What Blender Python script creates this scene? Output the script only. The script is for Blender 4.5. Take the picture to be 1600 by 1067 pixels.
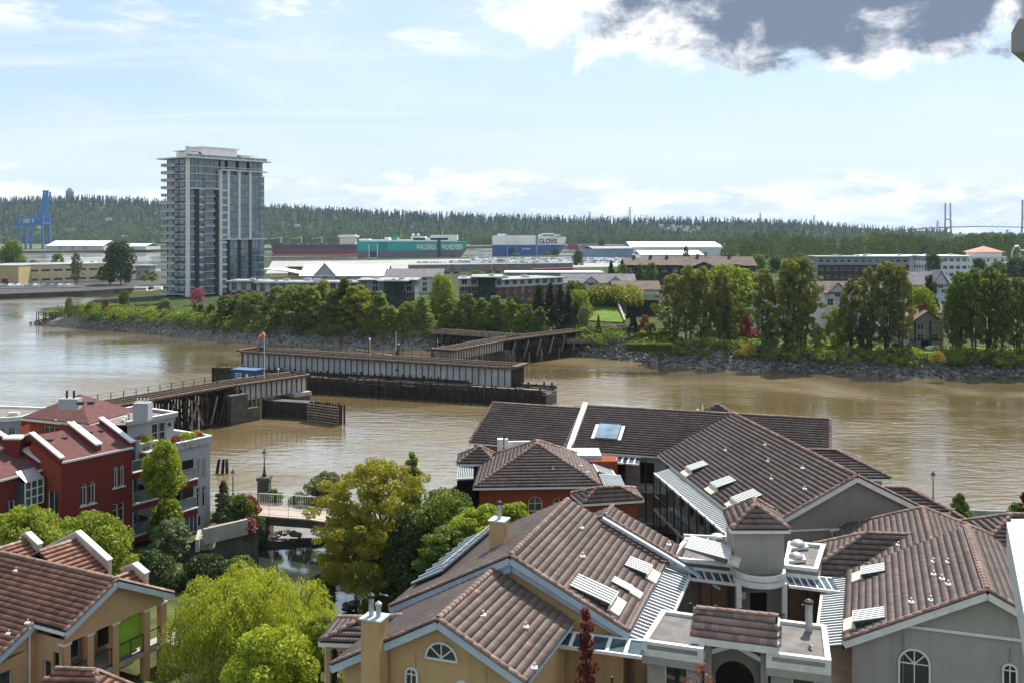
import bpy, math, random, numpy as np
from mathutils import Vector, Matrix
from math import radians, sin, cos, pi, hypot, atan2, sqrt
for o in list(bpy.data.objects): bpy.data.objects.remove(o)
SC = bpy.context.scene
COL = SC.collection
# ---------------------------------------------------------------- camera
CH, LENS, HZ = 30.0, 35.0, 362.0          # eye height above the river, focal length, row of the horizon
F = 1600 * LENS / 36.0
cam = bpy.data.cameras.new("camera"); cam.lens = LENS; cam.sensor_width = 36.0
cam.shift_y = -(533.5 - HZ) / 1600.0; cam.clip_start = 0.3; cam.clip_end = 20000
camo = bpy.data.objects.new("camera", cam); COL.objects.link(camo)
camo.location = (0, 0, CH); camo.rotation_euler = (radians(90), 0, 0)
SC.camera = camo
# ---------------------------------------------------------------- sun, sky, exposure
SUN_AZ, SUN_EL = 26.0, 52.0               # degrees to the right of the view axis, above the horizon
SUN_DIR = Vector((sin(radians(SUN_AZ)) * cos(radians(SUN_EL)), cos(radians(SUN_AZ)) * cos(radians(SUN_EL)), sin(radians(SUN_EL))))
sun = bpy.data.lights.new("sun", 'SUN'); sun.energy = 5.0; sun.angle = radians(0.55); sun.color = (1.0, 0.955, 0.88)
suno = bpy.data.objects.new("sun", sun); COL.objects.link(suno)
suno.rotation_euler = (-SUN_DIR).to_track_quat('-Z', 'Y').to_euler(); suno.location = (0, 0, 300)
SC.view_settings.view_transform = 'Standard'; SC.view_settings.look = 'None'
SC.view_settings.exposure = 0.84; SC.view_settings.gamma = 1.0; SC.view_settings.use_curve_mapping = False
SC.cycles.max_bounces = 6; SC.cycles.transparent_max_bounces = 8; SC.cycles.volume_bounces = 0
SC.cycles.use_denoising = True; SC.cycles.caustics_reflective = False; SC.cycles.caustics_refractive = False
SC.cycles.sample_clamp_indirect = 4.0

def make_world():
    w = bpy.data.worlds.new("World"); SC.world = w; w.use_nodes = True
    nt = w.node_tree; N = nt.nodes; L = nt.links; N.clear()
    def nd(t, **k):
        n = N.new(t)
        for a, b in k.items(): setattr(n, a, b)
        return n
    def math(op, a, b=None, c=None, clamp=False):
        n = nd('ShaderNodeMath', operation=op); n.use_clamp = clamp
        for i, q in enumerate((a, b, c)):
            if q is None: continue
            if isinstance(q, (int, float)): n.inputs[i].default_value = q
            else: L.new(q, n.inputs[i])
        return n.outputs[0]
    def mapr(v, a, b, c=0.0, d=1.0, mode='SMOOTHSTEP'):
        n = nd('ShaderNodeMapRange', interpolation_type=mode); L.new(v, n.inputs[0])
        for i, q in enumerate((a, b, c, d)): n.inputs[i + 1].default_value = q
        return n.outputs[0]
    def comb(x, y, z=0.0):
        n = nd('ShaderNodeCombineXYZ')
        for i, q in enumerate((x, y, z)):
            if isinstance(q, (int, float)): n.inputs[i].default_value = q
            else: L.new(q, n.inputs[i])
        return n.outputs[0]
    def noise(v, s, d=6, r=0.55, dist=0.0):
        n = nd('ShaderNodeTexNoise'); L.new(v, n.inputs['Vector'])
        n.inputs['Scale'].default_value = s; n.inputs['Detail'].default_value = d
        n.inputs['Roughness'].default_value = r; n.inputs['Distortion'].default_value = dist
        return n.outputs['Fac']
    def mix(f, a, b):
        n = nd('ShaderNodeMix', data_type='RGBA')
        if isinstance(f, float): n.inputs[0].default_value = f
        else: L.new(f, n.inputs[0])
        for i, q in ((6, a), (7, b)):
            if isinstance(q, tuple): n.inputs[i].default_value = (*q, 1)
            else: L.new(q, n.inputs[i])
        return n.outputs[2]
    sky = nd('ShaderNodeTexSky', sky_type='NISHITA'); sky.sun_disc = False
    sky.sun_elevation = radians(SUN_EL); sky.sun_rotation = radians(SUN_AZ)
    sky.air_density = 1.0; sky.dust_density = 1.6; sky.ozone_density = 1.3; sky.altitude = 30
    g = nd('ShaderNodeTexCoord').outputs['Generated']
    s = nd('ShaderNodeSeparateXYZ'); L.new(g, s.inputs[0]); x, y, z = s.outputs
    az = math('ARCTAN2', x, y)                     # radians to the right of north (+Y)
    el = math('ARCSINE', z)
    zc = math('MAXIMUM', z, 0.02)
    pl = comb(math('DIVIDE', x, math('ADD', zc, 0.12)), math('DIVIDE', y, math('ADD', zc, 0.12)))
    # thin veil and streaks of high cloud, spread over the whole sky
    veil = mapr(noise(pl, 0.55, 7, 0.6, 0.6), 0.42, 0.75, 0.0, 0.55)
    wv = nd('ShaderNodeMapping'); L.new(pl, wv.inputs[0]); wv.inputs['Rotation'].default_value = (0, 0, 0.9); wv.inputs['Scale'].default_value = (0.35, 2.2, 1)
    streak = mapr(noise(wv.outputs[0], 0.8, 8, 0.62, 0.8), 0.52, 0.78, 0.0, 0.45)
    # scattered cumulus fields overhead
    cum = mapr(noise(pl, 1.15, 9, 0.58, 0.35), 0.50, 0.60)
    cum = math('MULTIPLY', cum, mapr(el, 0.165, 0.205))
    # a rank of far cumulus low over the horizon, all the way round
    band = comb(math('MULTIPLY', az, 5.0), math('MULTIPLY', el, 17.0), 3.1)
    bn = noise(band, 1.7, 8, 0.6, 0.3)
    top = mapr(el, 0.02, 0.078, 0.30, -0.16, 'LINEAR')
    low = mapr(math('ADD', bn, top), 0.50, 0.68)
    low = math('MULTIPLY', low, 0.85)
    # one great dark-bellied cloud up to the right
    cx = math('DIVIDE', math('SUBTRACT', az, 0.272), 0.27)
    cy = math('DIVIDE', math('SUBTRACT', el, 0.222), 0.068)
    d2 = math('SQRT', math('ADD', math('MULTIPLY', cx, cx), math('MULTIPLY', cy, cy)))
    bigv = comb(math('MULTIPLY', az, 6.0), math('MULTIPLY', el, 9.0), 0.7)
    bign = noise(bigv, 1.6, 9, 0.6, 0.4)
    bd = math('ADD', d2, math('MULTIPLY', math('SUBTRACT', bign, 0.5), -2.3))
    big = mapr(bd, 1.12, 0.82)
    bdark = mapr(math('ADD', math('ADD', math('MULTIPLY', d2, 0.9), math('MULTIPLY', math('SUBTRACT', noise(bigv, 2.6, 8, 0.6, 0.2), 0.5), -2.4)), math('MULTIPLY', math('SUBTRACT', az, 0.30), -1.2)), 1.08, 0.45)
    bwhite = (9.0, 9.1, 9.3); bgrey = (1.5, 1.95, 2.75)
    # pale horizon haze put into the sky colour, all the way round
    hzn = mapr(el, 0.0, 0.16, 0.78, 0.0)
    # put together
    c = mix(0.6, sky.outputs[0], (4.5, 6.2, 7.8))
    c = mix(hzn, c, (6.2, 7.0, 7.6))
    c = mix(veil, c, (7.2, 7.7, 8.1))
    c = mix(streak, c, (7.6, 8.0, 8.4))
    lowc = mix(mapr(noise(band, 3.4, 6, 0.6), 0.40, 0.62), (5.5, 6.2, 7.0), (8.6, 8.7, 8.8))
    c = mix(low, c, lowc)
    cumc = mix(mapr(noise(pl, 2.4, 6, 0.6), 0.42, 0.66), (9.2, 9.2, 9.3), (5.2, 5.8, 6.6))
    c = mix(cum, c, cumc)
    c = mix(big, c, mix(bdark, bwhite, bgrey))
    bg = nd('ShaderNodeBackground'); L.new(c, bg.inputs[0]); bg.inputs[1].default_value = 0.078
    out = nd('ShaderNodeOutputWorld'); L.new(bg.outputs[0], out.inputs[0])
make_world()

# ---------------------------------------------------------------- measuring from the photograph
def P(x, y, z):            # the point at height z seen at column x, row y
    Y = (CH - z) * F / (y - HZ); return Vector(((x - 800) / F * Y, Y, z))
def Q(x, y, Y):            # the point at distance Y seen at column x, row y
    return Vector(((x - 800) / F * Y, Y, CH - (y - HZ) / F * Y))
def V(*a): return Vector(a)
def v3(p, z): return Vector((p[0], p[1], z))
UP = Vector((0, 0, 1))

# ---------------------------------------------------------------- materials
MATS = {}
def mat(name, col, rough=0.85, var=0.12, scale=3.0, bump=0.0, bscale=20.0, metal=0.0, spec=0.4, col2=None, streak=0.0, obj_rand=0.0, island=0.0, stains=None, bdist=0.02):
    if name in MATS: return MATS[name]
    m = bpy.data.materials.new(name); m.use_nodes = True; MATS[name] = m
    nt = m.node_tree; N = nt.nodes; L = nt.links
    b = N['Principled BSDF']; b.inputs['Roughness'].default_value = rough; b.inputs['Metallic'].default_value = metal
    b.inputs['Specular IOR Level'].default_value = spec if rough < 0.88 else min(spec, 0.08)
    geo = N.new('ShaderNodeNewGeometry')
    def tex(s, d=5, stretch=None):
        t = N.new('ShaderNodeTexNoise'); t.inputs['Scale'].default_value = s; t.inputs['Detail'].default_value = d; t.inputs['Roughness'].default_value = 0.6
        if stretch:
            mp = N.new('ShaderNodeMapping'); mp.inputs['Scale'].default_value = stretch; L.new(geo.outputs['Position'], mp.inputs[0]); L.new(mp.outputs[0], t.inputs['Vector'])
        else: L.new(geo.outputs['Position'], t.inputs['Vector'])
        return t.outputs['Fac']
    def mr(v, a, b_, c, d):
        n = N.new('ShaderNodeMapRange'); L.new(v, n.inputs[0])
        for i, q in enumerate((a, b_, c, d)): n.inputs[i + 1].default_value = q
        return n.outputs[0]
    def mixc(f, a, b_):
        n = N.new('ShaderNodeMix'); n.data_type = 'RGBA'; L.new(f, n.inputs[0])
        for i, q in ((6, a), (7, b_)):
            if isinstance(q, tuple): n.inputs[i].default_value = (*q, 1)
            else: L.new(q, n.inputs[i])
        return n.outputs[2]
    c2 = col2 or tuple(max(0, q * (1 - 1.6 * var)) for q in col)
    c1 = tuple(min(1, q * (1 + var)) for q in col)
    c = mixc(mr(tex(scale), 0.3, 0.7, 0, 1), c2, c1)
    if stains:
        c = mixc(mr(tex(scale * 0.45, 8), 0.56, 0.72, 0, stains[1]), c, stains[0])
    if streak:
        c = mixc(mr(tex(1.0, 4, (3.5, 3.5, 0.12)), 0.5, 0.8, 0, streak), c, tuple(q * 0.45 for q in col))
    if obj_rand or island:
        rv = N.new('ShaderNodeObjectInfo').outputs['Random']
        if island:
            a = N.new('ShaderNodeMath'); a.operation = 'ADD'; L.new(rv, a.inputs[0]); L.new(geo.outputs['Random Per Island'], a.inputs[1])
            fr = N.new('ShaderNodeMath'); fr.operation = 'FRACT'; L.new(a.outputs[0], fr.inputs[0]); rv = fr.outputs[0]
        k = max(obj_rand, island)
        h = N.new('ShaderNodeHueSaturation'); L.new(c, h.inputs['Color']); L.new(mr(rv, 0, 1, 1 - k, 1 + k), h.inputs['Value'])
        c = h.outputs[0]
    L.new(c, b.inputs['Base Color'])
    if bump:
        bn = N.new('ShaderNodeBump'); bn.inputs['Strength'].default_value = bump; bn.inputs['Distance'].default_value = bdist
        L.new(tex(bscale, 4), bn.inputs['Height']); L.new(bn.outputs[0], b.inputs['Normal'])
    return m

def leafmat(name, col, col2, trans=0.35, rough=0.6, nscale=0.5, gloss=0.015):
    if name in MATS: return MATS[name]
    m = bpy.data.materials.new(name); m.use_nodes = True; MATS[name] = m
    nt = m.node_tree; N = nt.nodes; L = nt.links; N.clear()
    out = N.new('ShaderNodeOutputMaterial'); geo = N.new('ShaderNodeNewGeometry'); oi = N.new('ShaderNodeObjectInfo')
    t = N.new('ShaderNodeTexNoise'); t.inputs['Scale'].default_value = nscale; t.inputs['Detail'].default_value = 3; L.new(geo.outputs['Position'], t.inputs['Vector'])
    ad = N.new('ShaderNodeMath'); ad.operation = 'MULTIPLY_ADD'; L.new(geo.outputs['Random Per Island'], ad.inputs[0]); ad.inputs[1].default_value = 0.55; L.new(t.outputs['Fac'], ad.inputs[2])
    mr = N.new('ShaderNodeMapRange'); L.new(ad.outputs[0], mr.inputs[0]); mr.inputs[1].default_value = 0.35; mr.inputs[2].default_value = 1.15
    mx = N.new('ShaderNodeMix'); mx.data_type = 'RGBA'; L.new(mr.outputs[0], mx.inputs[0]); mx.inputs[6].default_value = (*col2, 1); mx.inputs[7].default_value = (*col, 1)
    hs = N.new('ShaderNodeHueSaturation'); L.new(mx.outputs[2], hs.inputs['Color'])
    m2 = N.new('ShaderNodeMapRange'); L.new(oi.outputs['Random'], m2.inputs[0]); m2.inputs[3].default_value = 0.8; m2.inputs[4].default_value = 1.22; L.new(m2.outputs[0], hs.inputs['Value'])
    d = N.new('ShaderNodeBsdfDiffuse'); tr = N.new('ShaderNodeBsdfTranslucent'); L.new(hs.outputs[0], d.inputs[0])
    tc = N.new('ShaderNodeMix'); tc.data_type = 'RGBA'; tc.blend_type = 'MULTIPLY'; tc.inputs[0].default_value = 1; L.new(hs.outputs[0], tc.inputs[6]); tc.inputs[7].default_value = (1.25, 1.2, 0.55, 1)
    L.new(tc.outputs[2], tr.inputs[0])
    ms = N.new('ShaderNodeMixShader'); ms.inputs[0].default_value = trans; L.new(d.outputs[0], ms.inputs[1]); L.new(tr.outputs[0], ms.inputs[2])
    gl = N.new('ShaderNodeBsdfGlossy'); gl.inputs['Roughness'].default_value = 0.45; gl.inputs[0].default_value = (1, 1, 1, 1)
    fz = N.new('ShaderNodeMixShader'); fz.inputs[0].default_value = gloss; L.new(ms.outputs[0], fz.inputs[1]); L.new(gl.outputs[0], fz.inputs[2])
    L.new(fz.outputs[0], out.inputs[0])
    return m

def glassmat(name, col=(0.03, 0.04, 0.045), rough=0.06, spec=0.8):
    return mat(name, col, rough, 0.35, 0.5, spec=spec, obj_rand=0.35)

# ---------------------------------------------------------------- building blocks
WLOC = {}
def link(o, parent=None, world=None):
    COL.objects.link(o)
    if parent is not None:
        o.parent = parent
        o.location = -WLOC.get(parent.name, Vector()) if world is None else world - WLOC.get(parent.name, Vector())
    WLOC[o.name] = Vector() if world is None else world
    return o
def tag(o, label=None, cat=None, group=None, kind=None):
    if label: o['label'] = label
    if cat: o['category'] = cat
    if group: o['group'] = group
    if kind: o['kind'] = kind
    return o
def thing(name, label, cat, loc=(0, 0, 0), group=None):
    o = bpy.data.objects.new(name, None); o.empty_display_size = 0.3
    COL.objects.link(o); o.location = loc; WLOC[o.name] = Vector(loc)
    return tag(o, label, cat, group)
def meshdata(name, v, f, m, smooth=False):
    me = bpy.data.meshes.new(name); me.from_pydata([tuple(p) for p in v], [], f); 
    if m: me.materials.append(m)
    if smooth: me.polygons.foreach_set('use_smooth', [True] * len(me.polygons))
    me.update(); return me
def npmesh(name, v, f, m, smooth=False):     # v (n,3), f (k,3|4): fast
    me = bpy.data.meshes.new(name); v = np.asarray(v, np.float32); f = np.asarray(f, np.int32); k = f.shape[1]
    me.vertices.add(len(v)); me.vertices.foreach_set('co', v.ravel())
    me.loops.add(f.size); me.loops.foreach_set('vertex_index', f.ravel())
    me.polygons.add(len(f)); me.polygons.foreach_set('loop_start', np.arange(0, f.size, k, dtype=np.int32))
    if smooth: me.polygons.foreach_set('use_smooth', np.ones(len(f), bool))
    me.update(calc_edges=True)
    if m: me.materials.append(m)
    return me
class MB:
    def __init__(s): s.v = []; s.f = []
    def poly(s, pts):
        n = len(s.v); s.v += [tuple(p) for p in pts]; s.f.append(tuple(range(n, n + len(pts)))); return s
    def ob(s, o, a, b, c):          # box: corner and three edge vectors
        o, a, b, c = Vector(o), Vector(a), Vector(b), Vector(c)
        if a.cross(b).dot(c) < 0: a, b = b, a
        n = len(s.v); s.v += [tuple(q) for q in (o, o + a, o + a + b, o + b, o + c, o + a + c, o + a + b + c, o + b + c)]
        s.f += [(n, n + 3, n + 2, n + 1), (n + 4, n + 5, n + 6, n + 7), (n, n + 1, n + 5, n + 4), (n + 1, n + 2, n + 6, n + 5), (n + 2, n + 3, n + 7, n + 6), (n + 3, n, n + 4, n + 7)]
        return s
    def box(s, c, d):               # centre and size
        return s.ob((c[0] - d[0] / 2, c[1] - d[1] / 2, c[2] - d[2] / 2), (d[0], 0, 0), (0, d[1], 0), (0, 0, d[2]))
    def bar(s, p, q, w, h=None, up=UP):   # beam of section w x h between two points
        p, q = Vector(p), Vector(q); h = h or w; d = q - p
        if d.length < 1e-6: return s
        a = d.normalized().cross(up)
        if a.length < 1e-3: a = d.normalized().cross(Vector((1, 0, 0)))
        a.normalize(); b = a.cross(d.normalized())
        return s.ob(p - a * w / 2 - b * h / 2, a * w, b * h, d)
    def tube(s, p, q, r, r2=None, n=6, cap=True):
        p, q = Vector(p), Vector(q); r2 = r if r2 is None else r2; d = (q - p)
        if d.length < 1e-6: return s
        d = d.normalized(); a = d.cross(UP)
        if a.length < 1e-3: a = Vector((1, 0, 0))
        a.normalize(); b = d.cross(a); k = len(s.v)
        for (o, rr) in ((p, r), (q, r2)):
            s.v += [tuple(o + (a * cos(2 * pi * i / n) + b * sin(2 * pi * i / n)) * rr) for i in range(n)]
        s.f += [(k + i, k + (i + 1) % n, k + n + (i + 1) % n, k + n + i) for i in range(n)]
        if cap: s.f += [tuple(range(k + n - 1, k - 1, -1)), tuple(range(k + n, k + 2 * n))]
        return s
    def prism(s, pts, vec):         # planar polygon swept along vec
        pts = [Vector(p) for p in pts]; vec = Vector(vec); n = len(pts); k = len(s.v)
        s.v += [tuple(p) for p in pts] + [tuple(p + vec) for p in pts]
        s.f += [tuple(range(k + n - 1, k - 1, -1)), tuple(range(k + n, k + 2 * n))] + [(k + i, k + (i + 1) % n, k + n + (i + 1) % n, k + n + i) for i in range(n)]
        return s
    def lathe(s, c, prof, n=10):    # profile [(r,z)] about a vertical axis
        k = len(s.v); c = Vector(c)
        for r, z in prof: s.v += [(c.x + r * cos(2 * pi * i / n), c.y + r * sin(2 * pi * i / n), c.z + z) for i in range(n)]
        for j in range(len(prof) - 1):
            s.f += [(k + j * n + i, k + j * n + (i + 1) % n, k + (j + 1) * n + (i + 1) % n, k + (j + 1) * n + i) for i in range(n)]
        s.f.append(tuple(range(k + n - 1, k - 1, -1))); s.f.append(tuple(range(k + (len(prof) - 1) * n, k + len(prof) * n)))
        return s
    def build(s, name, m, parent=None, smooth=False, kind=None, label=None):
        if not s.f: return None
        o = bpy.data.objects.new(name, meshdata(name, s.v, s.f, m, smooth)); link(o, parent)
        return tag(o, label, None, None, kind)
def put(name, me, parent=None, loc=None):
    return link(bpy.data.objects.new(name, me), parent, loc)
def copy_tree(o, parent=None):
    c = o.copy(); COL.objects.link(c); c.parent = parent
    for ch in o.children: copy_tree(ch, c)
    return c
def kids(o): return list(o.children)
def dup(root, loc, rz=0.0, sc=1.0, label=None):
    c = copy_tree(root); c.location = loc; c.rotation_euler = (0, 0, rz)
    c.scale = sc if isinstance(sc, tuple) else (sc, sc, sc)
    if label: c['label'] = label
    WLOC[c.name] = Vector(loc); return c

# ---------------------------------------------------------------- palette (real-world base colours)
white_trim = mat('white_trim', (0.62, 0.61, 0.58), 0.6, 0.08, 2.0, stains=((0.32, 0.3, 0.27), 0.35))
blue_trim = mat('pale_blue_trim', (0.40, 0.47, 0.54), 0.55, 0.08, 2.0, stains=((0.25, 0.28, 0.3), 0.3))
tan = mat('tan_stucco', (0.47, 0.315, 0.16), 0.92, 0.07, 0.7, 0.25, 60, streak=0.35)
grey_st = mat('grey_stucco', (0.315, 0.295, 0.265), 0.92, 0.06, 0.7, 0.25, 60, streak=0.35)
orange_st = mat('burnt_orange_stucco', (0.225, 0.062, 0.03), 0.9, 0.08, 0.8, 0.2, 60, streak=0.25)
red_st = mat('brick_red_stucco', (0.155, 0.03, 0.025), 0.9, 0.07, 0.8, 0.2, 60, streak=0.25)
bluegrey_st = mat('blue_grey_stucco', (0.33, 0.335, 0.355), 0.9, 0.05, 0.8, 0.2, 60, streak=0.25)
concrete = mat('concrete', (0.33, 0.31, 0.28), 0.9, 0.15, 1.2, 0.3, 25, streak=0.4)
old_conc = mat('weathered_concrete', (0.42, 0.38, 0.33), 0.9, 0.15, 1.6, 0.3, 25, streak=0.75)
dark_conc = mat('dark_concrete', (0.075, 0.068, 0.06), 0.85, 0.3, 0.9, 0.3, 15, streak=0.5)  # one dark concrete tone for piers, weir, beams and terrace walls
tile_m = mat('brown_clay_tile', (0.142, 0.102, 0.088), 0.8, 0.14, 0.35, 0.15, 30, island=0.2, stains=((0.19, 0.155, 0.138), 0.55))
tile_red = mat('red_brown_clay_tile', (0.235, 0.11, 0.075), 0.8, 0.16, 0.4, 0.15, 30, island=0.34, stains=((0.28, 0.17, 0.13), 0.5))
tile_pale = mat('pale_clay_tile', (0.235, 0.165, 0.138), 0.8, 0.16, 0.5, 0.15, 30, island=0.28, stains=((0.28, 0.21, 0.18), 0.5))
cap_m = mat('pale_ridge_tile', (0.24, 0.155, 0.12), 0.85, 0.2, 1.2, 0.15, 30, island=0.25)
under_m = mat('roof_underlay', (0.05, 0.03, 0.024), 0.95, 0.2, 2)
shingle = mat('red_asphalt_shingle', (0.125, 0.06, 0.056), 0.95, 0.14, 2.2, 0.5, 12, stains=((0.09, 0.05, 0.048), 0.4))
gravel = mat('gravel_roof', (0.20, 0.18, 0.155), 0.95, 0.35, 6, 0.6, 25)
membrane = mat('grey_roof_membrane', (0.13, 0.118, 0.108), 0.85, 0.25, 1.3, stains=((0.2, 0.18, 0.16), 0.5))
glass = glassmat('window_glass')
glass_b = glassmat('blue_window_glass', (0.05, 0.085, 0.10), 0.05, 0.9)
glass_t = glassmat('pale_canopy_glass', (0.22, 0.30, 0.37), 0.12, 0.9)
dark_in = mat('dark_interior', (0.018, 0.016, 0.015), 0.9, 0.3, 1)
black_m = mat('black_painted_metal', (0.022, 0.024, 0.026), 0.5, 0.2, 3)
galv = mat('galvanised_metal', (0.45, 0.46, 0.47), 0.4, 0.15, 4, metal=0.5)
timber = mat('dark_creosoted_timber', (0.045, 0.034, 0.027), 0.9, 0.35, 1.6, 0.4, 12, obj_rand=0.3)
timber_l = mat('weathered_and_sunlit_timber', (0.20, 0.165, 0.13), 0.9, 0.3, 2.0, 0.4, 12, obj_rand=0.2)
deck_m = mat('weathered_deck_timber', (0.105, 0.078, 0.058), 0.9, 0.3, 1.2, 0.4, 10)
girder_m = mat('weathered_grey_girder_paint', (0.40, 0.41, 0.41), 0.7, 0.14, 0.5, streak=0.5, stains=((0.22, 0.15, 0.1), 0.45))
rust = mat('rusty_steel', (0.105, 0.048, 0.034), 0.85, 0.3, 1.5, 0.3, 12)
paver = mat('terracotta_pavers', (0.46, 0.315, 0.22), 0.9, 0.12, 1.5)
rock_m = mat('riprap_rock', (0.15, 0.138, 0.122), 0.95, 0.3, 1.5, 0.5, 4, island=0.55)
bark = mat('bark', (0.085, 0.068, 0.05), 0.95, 0.3, 3, 0.5, 12)
soil = mat('soil_and_undergrowth', (0.06, 0.075, 0.024), 0.98, 0.4, 0.35, 0.6, 1.2, col2=(0.03, 0.024, 0.015))
grass_m = mat('lawn_grass', (0.10, 0.155, 0.025), 0.95, 0.25, 0.25, 0.6, 2.5)
asphalt = mat('asphalt', (0.07, 0.068, 0.065), 0.92, 0.2, 0.6)
# ---------------------------------------------------------------- vegetation
def leaf_quads(pts, size, rng, outdir=None, upbias=0.35, aspect=1.7, hang=0.0):
    """one small folded leaf clump (two quads would be 4 tris; here one kite) at every point"""
    n = len(pts)
    nrm = rng.normal(size=(n, 3))
    if outdir is not None: nrm = nrm * 0.75 + outdir * 0.9
    nrm[:, 2] += upbias; nrm /= np.linalg.norm(nrm, axis=1, keepdims=True) + 1e-9
    t = rng.normal(size=(n, 3)); t[:, 2] -= hang
    t -= nrm * (t * nrm).sum(1, keepdims=True); t /= np.linalg.norm(t, axis=1, keepdims=True) + 1e-9
    b = np.cross(nrm, t); s = (size * rng.uniform(0.6, 1.35, n))[:, None]
    a0 = pts - t * s * 0.5 * aspect; a1 = pts + b * s * 0.5 + nrm * s * 0.12; a2 = pts + t * s * 0.5 * aspect; a3 = pts - b * s * 0.5 + nrm * s * 0.12
    v = np.stack([a0, a1, a2, a3], 1).reshape(-1, 3)
    f = np.arange(4 * n).reshape(-1, 4)
    return v, f
def blob_points(c, r, n, rng, shell=0.55):
    d = rng.normal(size=(n, 3)); d /= np.linalg.norm(d, axis=1, keepdims=True)
    rad = rng.uniform(0, 1, n) ** (1 / (1 + 2 * shell * 3))
    return c + d * rad[:, None] * r, d
def env(kind, t):      # crown half-width (0..1) at height t (0..1) of the crown
    if kind == 'round': return sqrt(max(0, 1 - (2 * t - 0.85) ** 2 / 1.35))
    if kind == 'tall': return min(1, 1.9 * t + 0.42) * sqrt(max(0, 1 - t ** 2.6))
    if kind == 'cone': return (1 - t) ** 0.85 * min(1, 6 * t + 0.45)
    if kind == 'egg': return min(1, 2.4 * t + 0.5) * (1 - t ** 1.6) ** 0.75
    if kind == 'dome': return sqrt(max(0, 1 - t * t))
    if kind == 'vase': return min(1, 0.35 + 0.9 * t) * sqrt(max(0, 1 - max(0, t - 0.45) ** 2 / 0.31))
    return 1.0
def make_tree(kind, H, R, base, n, leaf, seed, clumps=40, cr=0.30, trunks=1, spread=0.15, tr=None, limbs=12, upbias=0.35, hang=0.0, aspect=1.7, squash=0.8, jag=0.25, lean=0.0):
    """crown and trunk meshes about the origin. base = height where the crown starts"""
    rng = np.random.default_rng(seed); rd = random.Random(seed)
    tr = tr or H * 0.018
    cl = []
    for i in range(clumps):
        t = (i + rd.random()) / clumps; t = t ** 0.9
        e = env(kind, t) * R * (1 + jag * (rd.random() - 0.6))
        a = i * 2.399 + rd.random() * 0.8; rr = e * sqrt(rd.uniform(0.25, 1.0)) * (1 - cr * 0.55)
        crr = R * cr * rd.uniform(0.65, 1.3) * (0.45 + 0.55 * min(1, e / R + 0.15))
        cl.append((np.array([rr * cos(a) + lean * t, rr * sin(a), base + t * (H - base) * (1 - 0.04)]), crr))
    tot = sum(c[1] ** 2 for c in cl); V_, D_ = [], []
    for c, r in cl:
        k = max(6, int(n * r * r / tot)); p, d = blob_points(c, np.array([r, r, r * squash]), k, rng)
        V_.append(p); D_.append(d)
    pts = np.concatenate(V_); out = np.concatenate(D_)
    v, f = leaf_quads(pts, leaf, rng, out, upbias, aspect, hang)
    tb = MB(); tops = []
    for k in range(trunks):
        a = 2 * pi * k / max(1, trunks) + rd.random(); off = Vector((cos(a), sin(a), 0)) * (0 if trunks == 1 else R * spread)
        p = off * 0.45 + Vector((0, 0, -0.6)); pts_ = [p]; segs = 6; top = H * (0.9 if kind in ('tall', 'cone', 'egg') else 0.72)
        for j in range(1, segs + 1):
            t = j / segs
            pts_.append(off * (0.45 + 0.9 * t) + Vector(((rd.random() - .5) * R * 0.10 + lean * t, (rd.random() - .5) * R * 0.10, top * t)))
        for j in range(segs):
            tb.tube(pts_[j], pts_[j + 1], tr * (1 - 0.82 * j / segs), tr * (1 - 0.82 * (j + 1) / segs), 6, False)
        tops.append(pts_)
    for i in range(limbs):
        c, r = cl[(i * 7 + 3) % len(cl)]; tp = tops[i % len(tops)]
        zt = max(0.12 * H, c[2] - hypot(c[0], c[1]) * 0.75); j = min(len(tp) - 2, max(1, int(zt / (tp[-1].z + 1e-6) * (len(tp) - 1))))
        q = tp[j]; e = Vector(c); m = (q + e) / 2 + Vector((0, 0, 0.06 * H * rd.random()))
        tb.tube(q, m, tr * 0.36, tr * 0.24, 5, False); tb.tube(m, e, tr * 0.24, tr * 0.08, 5, False)
    return v, f, tb
TREE_PROTO = {}
def tree_proto(key, lm, *a, **k):
    v, f, tb = make_tree(*a, **k)
    TREE_PROTO[key] = (npmesh('crown', v, f, lm), meshdata('trunk', tb.v, tb.f, bark), lm)
def tree(key, loc, label, group=None, sc=1.0, rz=None, lm=None, name='tree', cat='tree', parts=('crown', 'trunk')):
    cm, tm, m0 = TREE_PROTO[key]
    loc = Vector(loc); o = thing(name, label, cat, loc, group)
    o.rotation_euler = (0, 0, (loc.x * 1.7 + loc.y * 0.9) % 6.28 if rz is None else rz)
    s = sc if isinstance(sc, tuple) else (sc, sc, sc); o.scale = s
    c = bpy.data.objects.new(parts[0], cm); COL.objects.link(c); c.parent = o
    if lm is not None and lm is not m0:
        c.material_slots[0].link = 'OBJECT'; c.material_slots[0].material = lm
    if len(parts) > 1:
        t = bpy.data.objects.new(parts[1], tm); COL.objects.link(t); t.parent = o
    return o
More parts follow.
